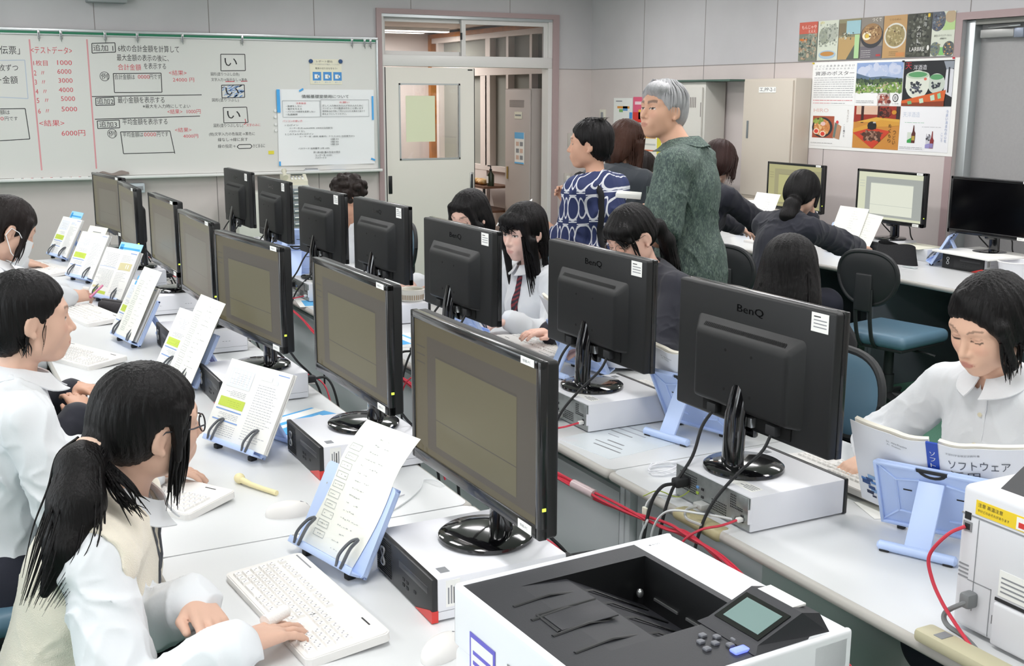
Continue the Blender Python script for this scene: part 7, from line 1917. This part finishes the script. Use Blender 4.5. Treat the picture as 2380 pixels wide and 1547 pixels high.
p = Person('person in white shirt whose typing hand shows at the far end of the left row', (.18, 6.95, 1.17), 0, 0, pitch=18, lean=14, vox=.007)
p.set_arm(-1, (.50, 7.06, .745), d=(.9, -.15, -.15), curl=.25); p.set_arm(1, (.47, 7.25, .745), d=(.9, -.1, -.15), curl=.25)
p.body(); p.cloth('shirt', C_SHIRT, .014, .93, .012, seed=3); p.bottoms(C_NAVY, 'skirt', True); p.shoes(); p.hair(H_BLK, [CAP, ('+', .03, 'el', (-.04, 0, -.03), (.08, .083, .09)), PL])

# 5 ---------------------------------------------------------------- dark jacketed student hidden behind the ponytailed girl
p = Person('person in dark jacket with wristwatch, mostly hidden behind the profile girl at left', (.25, 3.74, 1.045), -5, -5, pitch=30, lean=22, vox=.0055, skin=SKIN_B, look={'eyes': .2})
p.set_arm(-1, (.385, 3.66, .735), hint=-UPZ - p.l * .6 - p.f * .4, d=(-.1, .85, .25), n=(.1, -.2, 1), curl=.3); p.set_arm(1, (.40, 3.92, .745), d=(.3, -.6, .1), n=(0, 0, 1), curl=.3)
p.body(); p.cloth('blazer', C_BLAZ, .018, .88, .01, seed=5); p.bottoms(C_NAVY, 'skirt', True); p.shoes()
p.hair(H_BLK, [CAP, ('+', .03, 'el', (-.04, 0, -.02), (.08, .08, .08)), PL])
E_, W_ = p.arm[-1]; ax_ = nrm(W_ - E_); b = MB(); b.tube([tuple(W_ - ax_ * .045 - p.org), tuple(W_ - ax_ * .015 - p.org)], .033, M_PAPER, 12); b.build('shirt_cuff', p.root)
b = MB(); b.tube([tuple(W_ - ax_ * .012 - p.org), tuple(W_ + ax_ * .002 - p.org)], .030, mat('watch_band', hx('9aa3b3'), .4), 14); b.build('watch', p.root)

# 6 ---------------------------------------------------------------- reading girl at the right
p = Person('person with chin length black hair in white round collared shirt, reading at the right', (2.38, 1.955, 1.141), 182, 186, pitch=24, roll=-3, lean=10, sc=.98, vox=.0042, skin=hx('eabfa6'), look={'eyes': .1, 'lip': hx('b9625f'), 'brow': .8, 'browcol': hx('6a5248')}, hs=1.01)
p.set_arm(-1, (2.22, 2.16, .75), hint=-UPZ * .6 + V(.3, .9, 0), d=(-.9, .05, -.25), n=(0, 0, 1), curl=.3); p.set_arm(1, (2.25, 1.72, .75), hint=-UPZ + V(.2, -.6, 0), d=(-.9, .1, -.2), curl=.3)
p.body(); p.cloth('shirt', C_SHIRT, .014, .93, .016, wr=.006, seed=12); p.collar(C_SHIRT, .050, .100, 12)
b = MB()
G = np.array([[p.N + p.ff * .16 - p.u * (.03 + .36 * j / 24) + p.l * (.014 * (i - 1)) for i in range(3)] for j in range(25)]).reshape(-1, 3)
G = p.drape(G, -p.ff, .003, .2); p.grid_mesh('button_placket', G, 2, 24, C_SHIRT, -.002)
for k in range(4):
    q = p.drape([p.N + p.ff * .16 - p.u * (.075 + .075 * k)], -p.ff, .005, .2)[0]; b.tube([tuple(q - p.org), tuple(q + p.ff * .003 - p.org)], .006, mat('button_shell', hx('e0d9c0'), .3), 10)
b.build('shirt_button', p.root)
p.bottoms(C_NAVY, 'skirt', True); p.shoes()
rr = random.Random(14)
p.hair(H_BLK, [('+', 0, 'el', (-.018, 0, .036), (.110, .0925, .097)), ('+', .04, 'el', (-.035, 0, -.03), (.088, .096, .080)), ('&', .012, 'pl', (.80, 0, -.60), .028), ('+', .02, 'rc', (.050, -.02, .105), (.056, .072, .035), .016, .014), ('+', .02, 'rc', (.048, .078, .03), (.030, .084, -.085), .017, .012), ('-', .012, 'el', (.075, -.085, -.02), (.07, .06, .07))],
       strands=fan(p, (.050, .080, .0), (.048, .080, -.112), 14, ((.012, .005, .01), (.014, .008, .012)), rr, .004) + fan(p, (-.02, .088, -.03), (-.01, .082, -.11), 14, ((.03, .004, .02), (.04, .006, .01)), rr, .004), vox=.0036)

# 7 ---------------------------------------------------------------- long haired student seen from behind
p = Person('person with long black hair seen from behind, beyond the nearest middle row monitor', (2.60, 2.96, 1.125), 45, 40, pitch=12, lean=10, vox=.0055, skin=SKIN_A)
p.body(); p.cloth('blazer', C_BLACK, .018, .92, .01, seed=7); p.bottoms(C_NAVY, 'skirt', True); p.shoes()
rr = random.Random(3)
p.hair(H_BLK, [('+', 0, 'el', (-.02, 0, .036), (.112, .096, .098)), ('+', .05, 'el', (-.045, 0, -.06), (.075, .112, .11)), ('+', .05, 'el', (-.075, 0, -.15), (.045, .120, .12)), PL], strands=fan(p, (-.09, 0, -.05), (-.10, 0, -.30), 40, ((.02, .09, .05), (.02, .11, .03)), rr, .004), groove=.002)

# 8 ---------------------------------------------------------------- ponytailed girl with glasses
p = Person('person in navy blazer with ponytail and thin glasses bending over the desk', (2.46, 3.73, 1.164), 192, 180, pitch=26, roll=4, lean=20, hs=1.0, vox=.0045, skin=hx('ecc0ae'), look={'eyes': .1, 'browcol': hx('3a2f2b')})
p.set_arm(1, (2.2, 3.50, .77)); p.set_arm(-1, (2.2, 3.92, .77))
p.body(); p.cloth('blazer', C_BLAZ, .019, .92, .012, seed=13); p.bottoms(C_NAVY, 'skirt', True); p.shoes(); p.glasses('8a7a70', thin=.0012)
rr = random.Random(18); nape = p.world(V(-.10, -.005, .0))
tail = [nape, nape + V(.05, -.01, -.01), nape + V(.09, -.02, -.07), nape + V(.115, -.025, -.16), nape + V(.135, -.03, -.27)]
strs = fan(p, (.085, 0, .075), (.085, .062, .0), 22, ((.004, .02, .006), (.012, .012, .012)), rr, .004) + fan(p, (.06, .07, .03), (.058, .078, -.09), 8, ((.008, .004, .01), (.012, .006, .02)), rr, .003)
for i in range(30):
    o_ = V(rr.uniform(-.02, .02), rr.uniform(-.02, .02), rr.uniform(-.01, .01)); strs.append(([q + o_ * (1 + .3 * j) for j, q in enumerate(tail)], .0038 * rr.uniform(.5, 1.2)))
p.hair(H_BLK, [CAP, ('+', .03, 'el', (-.04, 0, -.005), (.082, .078, .07)), PL, ('+', .015, 'el', (.06, .01, .062), (.045, .070, .036)), ('+', .02, 'rcs', (.078, .02, .07), (.070, .070, .020), .012, .009), EAR], tails=[(tail, [.022, .028, .030, .026, .010])], strands=strs)

# 9 ---------------------------------------------------------------- girl with the striped tie
p = Person('person with long straight black hair, white shirt and dark red striped tie', (2.376, 4.47, 1.111), 196, 188, pitch=10, lean=6, sc=.95, hs=1.02, vox=.005, skin=hx('efc9bb'), look={'eyes': .7, 'lip': hx('c98580')})
p.set_arm(1, (2.2, 4.27, .76), d=(-.9, .1, -.2)); p.set_arm(-1, (2.2, 4.62, .76))
p.body(); p.cloth('shirt', C_SHIRT, .014, .93, .016, wr=.006, seed=15); p.collar(C_SHIRT, .050, .092, 12)
G = np.array([[p.N + p.ff * .17 - p.u * (.005 + .30 * j / 20) + p.l * ((.012 + .016 * (j / 20)) * (i - 1)) for i in range(3)] for j in range(21)]).reshape(-1, 3)
p.grid_mesh('tie', p.drape(G, -p.ff, .006, .2), 2, 20, tiem(), -.004)
p.bottoms(C_NAVY, 'skirt', True); p.shoes(); rr = random.Random(22)
p.hair(H_BLK, [('+', 0, 'el', (-.016, 0, .036), (.108, .090, .096)), ('+', .04, 'el', (-.05, 0, -.06), (.062, .088, .11)), ('&', .012, 'pl', (.80, 0, -.60), .030), ('+', .015, 'el', (.066, 0, .060), (.036, .066, .040)), ('+', .02, 'rcs', (.058, .060, .06), (.052, .082, -.06), .018, .016), ('+', .02, 'rcs', (.035, .085, -.03), (.03, .095, -.24), .020, .012)],
       strands=fan(p, (.062, .07, .0), (.05, .085, -.27), 26, ((.014, .006, .02), (.03, .012, .03)), rr, .004) + fan(p, (.098, 0, .05), (.098, 0, .016), 24, ((.003, .05, .004), (.004, .055, .006)), rr, .0035) + fan(p, (-.03, .085, -.06), (-.01, .09, -.28), 22, ((.03, .006, .03), (.04, .01, .03)), rr, .004))

# 10 --------------------------------------------------------------- long haired girl near the doorway
p = Person('person with long black hair behind the monitors in front of the sliding door', (2.43, 5.15, 1.117), 205, 190, pitch=22, lean=10, sc=.95, hs=1.0, vox=.006, skin=hx('eec6b6'), look={'eyes': .3})
p.set_arm(-1, (2.24, 5.42, .755), hint=-UPZ + V(.3, .4, 0), d=(-.75, -.3, -.1), n=(0, 0, 1), curl=.4); p.set_arm(1, (2.25, 4.98, .76))
p.body(); p.cloth('shirt', C_SHIRT, .014, .93, .016, wr=.006, seed=16); p.collar(C_SHIRT, .05, .095, 12); p.bottoms(C_NAVY, 'skirt', True); p.shoes(); rr = random.Random(28)
p.hair(H_BLK, [('+', 0, 'el', (-.016, 0, .036), (.108, .091, .096)), ('+', .04, 'el', (-.05, 0, -.06), (.07, .092, .11)), ('&', .012, 'pl', (.80, 0, -.60), .030), ('+', .02, 'rcs', (.060, .050, .075), (.055, .084, -.05), .018, .018), ('+', .02, 'rcs', (.045, .088, -.03), (.045, .10, -.24), .022, .012)], strands=fan(p, (.06, .07, .0), (.06, .09, -.26), 18, ((.014, .006, .02), (.03, .012, .03)), rr, .004))

# 11 --------------------------------------------------------------- curly haired woman
p = Person('person with short curly dark hair in white shirt, far behind the fourth monitor', (2.32, 6.70, 1.09), 172, 178, pitch=14, lean=6, sc=.94, hs=1.04, vox=.006, skin=SKIN_B)
p.body(); p.cloth('shirt', C_SHIRT, .016, .93, .016, wr=.007, seed=17); p.bottoms(C_NAVY); p.shoes(); rr = random.Random(31)
def curls(F):
    for i in range(70):
        a, e = rr.uniform(0, 2 * PI), rr.uniform(-.55, 1.3)
        q = V(-.022 + .10 * math.cos(e) * math.cos(a), .092 * math.cos(e) * math.sin(a), .03 + .098 * math.sin(e))
        if .78 * q[0] - .62 * q[2] > .02: continue
        F.el(p.world(q), V(1, 1, 1) * rr.uniform(.016, .026), .008)
p.hair(hairmat('hair_curly', '2b2320'), [('+', 0, 'el', (-.02, 0, .032), (.105, .09, .095)), PL], extra=curls)

# 12 --------------------------------------------------------------- standing man
p = Person('person with grey hair in dark green leaf patterned shirt, standing and looking left', (2.84, 4.085, 1.648), 186, 129, pitch=-3, roll=0, lean=4, neck_f=.10, vox=.0045, male=True, stand=True, skin=SKIN_C, sc=1.04, hs=1.0, look={'eyes': .55, 'brow': 1.7, 'browcol': hx('4a423e'), 'lip': hx('b06f62'), 'jaw': 1.05, 'nose': 1.03, 'gaze': .002})
p.set_arm(1, p.S[1] + p.l * .03 + V(.02, .225, -.235), hint=-UPZ * .3 - p.f * .5 + p.l * .8, d=p.f - p.l * .7, n=p.l * .4 + UPZ, curl=.5); p.set_arm(-1, p.S[-1] + p.f * .21 + p.l * .10 - UPZ * .22, hint=-UPZ - p.f * .4 - p.l * .55, d=p.f + p.l * .7, n=-p.l * .4 + UPZ, curl=.6)
p.body(); p.cloth('leaf_print_shirt', C_LEAF, .020, 0, .018, wr=.006, seed=20, up=.84, long=.19, cut_neck=.062)
[p.sleeve('sleeve', C_LEAF, q_, .064, .078, .76, 6 + q_) for q_ in (1, -1)]; p.collar(C_LEAF, .062, .112, 22, up0=.045); p.bottoms(C_BLACK); p.shoes(); rr = random.Random(41)
st = []
for i in range(60):
    a = rr.uniform(-2.6, 2.6); z0 = rr.uniform(.06, .12); st.append(([p.world(V(.0 + .05 * math.cos(a), .045 * math.sin(a), .128)), p.world(V(-.012 + .100 * math.cos(a), .088 * math.sin(a), .075)), p.world(V(-.012 + .103 * math.cos(a), .0925 * math.sin(a), .075 - rr.uniform(.01, .06) - (.04 if abs(a) > 1.2 else 0)))], .003))
st = [q for q in st if .78 * ((q[0][-1] - p.hc) @ p.RH)[0] / p.hs - .62 * ((q[0][-1] - p.hc) @ p.RH)[2] / p.hs < .034]
p.hair(H_GRY, [('+', 0, 'el', (-.016, 0, .038), (.106, .0885, .095)), ('+', .03, 'el', (-.05, 0, -.02), (.062, .074, .065)), ('&', .010, 'pl', (.80, 0, -.60), .026), ('+', .018, 'el', (.052, .022, .088), (.048, .055, .030)), ('-', .008, 'els', (.006, .090, -.018), (.022, .03, .034))], strands=st, groove=.0022, gk=38, vox=.004)
q = p.drape([p.N + p.ff * .2 - p.u * .13 + p.l * .085], -p.ff, .006, .25)[0]; b = MB(); b.tube([tuple(q - p.org + V(0, 0, -.03)), tuple(q - p.org + V(0, 0, .045))], .005, mat('pen_blue', hx('3a78c8'), .3), 8); b.bb(tuple(q - p.org - V(.05, .004, .09)), tuple(q - p.org + V(.05, .004, -.02)), C_LEAF); b.build('shirt_pocket', p.root)
W_ = p.arm[1][1]; single('note_pad', MB(Matrix.Translation((2.735, 4.17, 1.285)) @ Matrix.Rotation(R(145), 4, 'Z') @ Matrix.Rotation(R(-4), 4, 'Y')).box((0, 0, 0), (.11, .15, .02), M_PAPER, .003), 'white pad in the standing man\'s hands', 'pad')

# 13 --------------------------------------------------------------- standing woman in the navy print
p = Person('person with short black hair in navy and white patterned top, standing', (2.93, 4.83, 1.475), 142, 112, pitch=2, lean=4, vox=.0048, stand=True, skin=SKIN_B, sc=.95, hs=.97, look={'eyes': .6, 'lip': hx('a8655c')})
p.set_arm(1, (2.70, 4.93, 1.105), hint=-UPZ - p.f * .4, d=(-.9, .35, .05), n=(-.2, -.5, .8), curl=.55); p.set_arm(-1, (2.90, 4.95, 1.16), hint=-UPZ - p.f * .3, d=(-.4, .3, .8), n=(.3, .5, .4), curl=.8)
p.body(); p.cloth('patterned_top', C_PRINT, .022, .30, .022, wr=.005, seed=24, long=.14, cut_neck=.064); p.bottoms(C_BLACK); p.shoes(); rr = random.Random(51)
st = fan(p, (-.02, 0, .118), (-.05, 0, .124), 30, ((.07, .06, .012), (.05, .055, .008)), rr, .0025) + fan(p, (-.09, 0, -.02), (-.095, 0, -.085), 26, ((.015, .05, .02), (.012, .045, .012)), rr, .003)
p.hair(H_BLK, [('+', 0, 'el', (-.02, 0, .036), (.110, .092, .098)), ('+', .03, 'el', (-.05, 0, -.02), (.066, .076, .072)), ('&', .010, 'pl', (.80, 0, -.60), .026), ('-', .008, 'els', (.006, .092, -.018), (.022, .03, .034))], strands=st, groove=.0026, gk=34)
pf = p.drape([p.N + p.ff * .25 + p.l * .115 - p.u * (.16 - .05 * k) for k in range(3)], -p.ff, .006, .3); pb = p.drape([p.N - p.ff * .25 + p.l * .10 - p.u * (.06 + .07 * k) for k in range(8)], p.ff, .006, .3)
pts = list(pf) + [p.drape([p.N + p.l * .108 + p.ff * .02 + p.u * .08], -p.u, .006, .2)[0]] + list(pb)
b = MB(); b.tube([tuple(np.array(q) - p.org) for q in spline(pts, 5)], .015, C_BLACK, 8, flat=.4); b.build('bag_strap', p.root)
W_ = p.arm[1][1]; single('handout', MB(Matrix.Translation(tuple(W_ + V(-.10, .06, .035))) @ Matrix.Rotation(R(150), 4, 'Z') @ Matrix.Rotation(R(35), 4, 'Y')).box((0, 0, 0), (.21, .15, .004), M_PAPER, .001), 'folded white handout held by the woman in the navy print', 'paper')

# 14 --------------------------------------------------------------- woman with long brown hair, standing
p = Person('person with long brown hair in dark suit, standing behind the man and looking right', (3.50, 5.36, 1.455), 0, 25, pitch=14, lean=12, vox=.0058, stand=True, skin=SKIN_B, sc=.97)
p.body(); p.cloth('suit_jacket', C_SUIT, .020, .93, .014, wr=.006, seed=26, long=.16); p.bottoms(C_BLACK); p.shoes(); rr = random.Random(61)
p.hair(H_BRN, [('+', 0, 'el', (-.016, 0, .036), (.110, .092, .097)), ('+', .05, 'el', (-.045, 0, -.06), (.080, .095, .12)), ('&', .012, 'pl', (.80, 0, -.60), .030), ('+', .03, 'rcs', (.03, .085, .0), (.055, .088, -.20), .026, .018)],
       strands=fan(p, (.0, -.09, .0), (.045, -.085, -.26), 40, ((.05, .01, .06), (.05, .02, .04)), rr, .004), groove=.0024)

# 15..17 ---------------------------------------------------------- students along the right wall
p = Person('person in navy jacket with dark hair, half hidden behind the standing man', (4.41, 6.56, 1.215), 15, 8, pitch=22, lean=16, vox=.007, skin=SKIN_A)
p.body(); p.cloth('blazer', C_BLAZ, .02, .92, .012, seed=30); p.bottoms(C_NAVY, 'skirt', True); p.shoes(); p.hair(H_DKB, [('+', 0, 'el', (-.016, 0, .036), (.110, .092, .097)), ('+', .05, 'el', (-.045, 0, -.05), (.075, .09, .10)), PL])
p = Person('person with brown bob and glasses in navy blazer, partly behind the man', (4.45, 5.76, 1.305), 22, 6, pitch=24, lean=20, vox=.0055, skin=SKIN_A, sc=1.04, hs=1.02)
p.set_arm(-1, (4.98, 5.62, .77), hint=-UPZ - p.l * .6, d=(.8, -.1, -.1)); p.set_arm(1, (4.95, 6.0, .77))
p.body(); p.cloth('blazer', C_BLAZ, .02, .92, .012, seed=31, wr=.006); p.bottoms(C_NAVY, 'skirt', True); p.shoes(); p.glasses('8a8480'); rr = random.Random(71)
p.hair(hairmat('hair_auburn', '3b2724'), [('+', 0, 'el', (-.018, 0, .036), (.114, .098, .10)), ('+', .04, 'el', (-.035, 0, -.03), (.092, .10, .088)), ('&', .012, 'pl', (.80, 0, -.60), .036), ('+', .02, 'rcs', (.045, .075, .04), (.05, .088, -.08), .018, .014)], strands=fan(p, (.0, -.09, .02), (.03, -.088, -.115), 26, ((.05, .006, .05), (.05, .01, .015)), rr, .004), groove=.0022)
p = Person('person in navy blazer with low black ponytail writing at the right wall desk', (4.42, 4.955, 1.175), 14, 8, pitch=26, roll=0, lean=24, vox=.0048, skin=SKIN_A)
p.set_arm(-1, (5.10, 4.97, .765), hint=-UPZ * .5 - p.l * .8, d=(.9, .25, -.1), n=(0, 0, 1), curl=.5); p.set_arm(1, (4.56, 5.03, 1.03), hint=V(.8, .3, -.8), d=(-.05, -.05, .9), n=(.6, -.4, .2), curl=.7)
p.body(); p.cloth('blazer', C_BLAZ, .02, .92, .012, seed=33, wr=.006); p.bottoms(C_NAVY, 'skirt', True); p.shoes(); p.glasses('2a2a2c'); rr = random.Random(81); nape = p.world(V(-.075, -.02, -.07))
tail = [nape, nape + V(-.04, -.02, -.03), nape + V(-.07, -.03, -.09), nape + V(-.075, -.03, -.14)]
strs = []
for i in range(26):
    o_ = V(rr.uniform(-.03, .03), rr.uniform(-.03, .03), rr.uniform(-.015, .015)); strs.append(([q + o_ for q in tail], .004 * rr.uniform(.5, 1.2)))
p.hair(H_BLK, [('+', 0, 'el', (-.016, 0, .036), (.110, .092, .098)), ('+', .04, 'el', (-.045, 0, -.025), (.082, .088, .082)), PL, ('+', .02, 'rcs', (.05, .068, .04), (.05, .078, -.06), .014, .010), ('-', .006, 'els', (.02, .098, -.02), (.018, .02, .03))], tails=[(tail, [.028, .044, .048, .030])], strands=strs)
# ---------------------------------------------------------------- their chairs
for i, lab in ((0, 'blue chair of the girl in the cream vest'), (1, 'chair of the profile girl at the left edge'), (2, 'chair of the masked student'), (3, 'chair of the student holding the pink pen'), (5, 'chair of the dark jacketed student behind the profile girl'),
               (6, 'chair of the white shirted girl reading at the right'), (7, 'chair of the long haired student seen from behind'), (8, 'chair of the ponytailed girl with glasses'), (9, 'chair of the girl with the striped tie'), (10, 'chair of the long haired girl before the sliding door'), (11, 'chair of the curly haired woman'),
               (15, 'chair of the dark haired student hidden by the standing man'), (16, 'dark backed chair of the bobbed woman behind the standing man'), (17, 'chair of the student with low ponytail at the right wall')):
    q = PEOPLE[i]; c = q.H - q.f * .03
    copy_tree(ch, None, lab, (float(c[0]), float(c[1]), 0), R(q.ta), 'office chairs')
# ------------------------------------------------------------------ camera and light
cam = bpy.data.cameras.new('camera'); co = bpy.data.objects.new('camera', cam); COL.objects.link(co)
cam.sensor_width = 36.0; cam.lens = 2633.8 / 2380 * 36.0; cam.clip_start = .05
yaw, pit, rol = R(27.419), R(11.814), R(.190)
F = Vector((math.sin(yaw) * math.cos(pit), math.cos(yaw) * math.cos(pit), -math.sin(pit)))
Rt = Vector((math.cos(yaw), -math.sin(yaw), 0)); Up = Rt.cross(F)
R2 = Rt * math.cos(rol) + Up * math.sin(rol); U2 = Up * math.cos(rol) - Rt * math.sin(rol)
co.matrix_world = Matrix(((R2.x, U2.x, -F.x, 0), (R2.y, U2.y, -F.y, 0), (R2.z, U2.z, -F.z, 1.706), (0, 0, 0, 1)))
scene.camera = co
CEIL2 = warp_pt((0, 0, CEILZ))[2]
# ceiling fluorescent fixtures
M_GLOW = mat('tube_glow', (1, 1, 1), .5, emit=(1.0, .98, .95), estr=6)
fx = None
LAMP_POS = [(x, y) for y in (-.6, 1.7, 4.0, 6.3, 8.4) for x in (-1.6, .75, 3.1, 4.9)]
for i, (x, y) in enumerate(LAMP_POS):
    lab = 'white ceiling light fixture with louvre over the classroom'
    if fx is None:
        fx = thing('ceiling_light', lab, 'light', (x, y, CEIL2), 0, 'ceiling lights')
        MB().bb((-.17, -.62, -.07), (.17, .62, 0), M_WHITE, .004).build('housing', fx)
        MB().bb((-.14, -.6, -.074), (.14, .6, -.071), M_GLOW).build('diffuser', fx)
        l = MB()
        for k in range(-6, 7): l.bb((-.14, k * .09 - .003, -.085), (.14, k * .09 + .003, -.074), M_METAL)
        l.build('louvre', fx)
    else: copy_tree(fx, None, lab, (x, y, CEIL2))
    L = bpy.data.lights.new('tube_light', 'AREA'); L.shape = 'RECTANGLE'; L.size = .28; L.size_y = 1.2; L.energy = LAMP_W if y < 7 else LAMP_W * .8
    L.color = (1.0, .972, .995)
    lo = bpy.data.objects.new('tube_light', L); COL.objects.link(lo); lo.location = (x, y, CEIL2 - .09)
# daylight through the left windows
for i, (a, b) in enumerate(WIN):
    L = bpy.data.lights.new('window_daylight', 'AREA'); L.shape = 'RECTANGLE'; L.size = 1.35; L.size_y = (b - a) * KW - .1; L.energy = WIN_W * (b - a)
    L.color = (.93, .97, 1.0)
    lo = bpy.data.objects.new('window_daylight', L); COL.objects.link(lo); lo.location = (-3.4 * KW, (a + b) / 2 * KW, 1.6); lo.rotation_euler = (0, R(-90), 0)
# corridor lamp
for y in (11.68, ):
    L = bpy.data.lights.new('corridor_light', 'AREA'); L.shape = 'RECTANGLE'; L.size = 1.4; L.size_y = .12; L.energy = 50; L.color = (1, .95, .9)
    lo = bpy.data.objects.new('corridor_light', L); COL.objects.link(lo); lo.location = (4.3 * KW, y * KW, 2.40)
# sky
wd = bpy.data.worlds.new('world'); scene.world = wd; wd.use_nodes = True
bg = wd.node_tree.nodes['Background']
sky = wd.node_tree.nodes.new('ShaderNodeTexSky'); sky.sky_type = 'HOSEK_WILKIE'
wd.node_tree.links.new(sky.outputs[0], bg.inputs[0]); bg.inputs[1].default_value = .8
scene.view_settings.view_transform = 'Standard'; scene.view_settings.look = 'None'; scene.view_settings.gamma = 1; scene.view_settings.use_curve_mapping = False
scene.view_settings.exposure = EXPO
cy = scene.cycles
cy.max_bounces = 6; cy.diffuse_bounces = 4; cy.glossy_bounces = 3; cy.transmission_bounces = 5; cy.transparent_max_bounces = 6
cy.caustics_reflective = False; cy.caustics_refractive = False; cy.use_denoising = True; cy.sample_clamp_indirect = 6
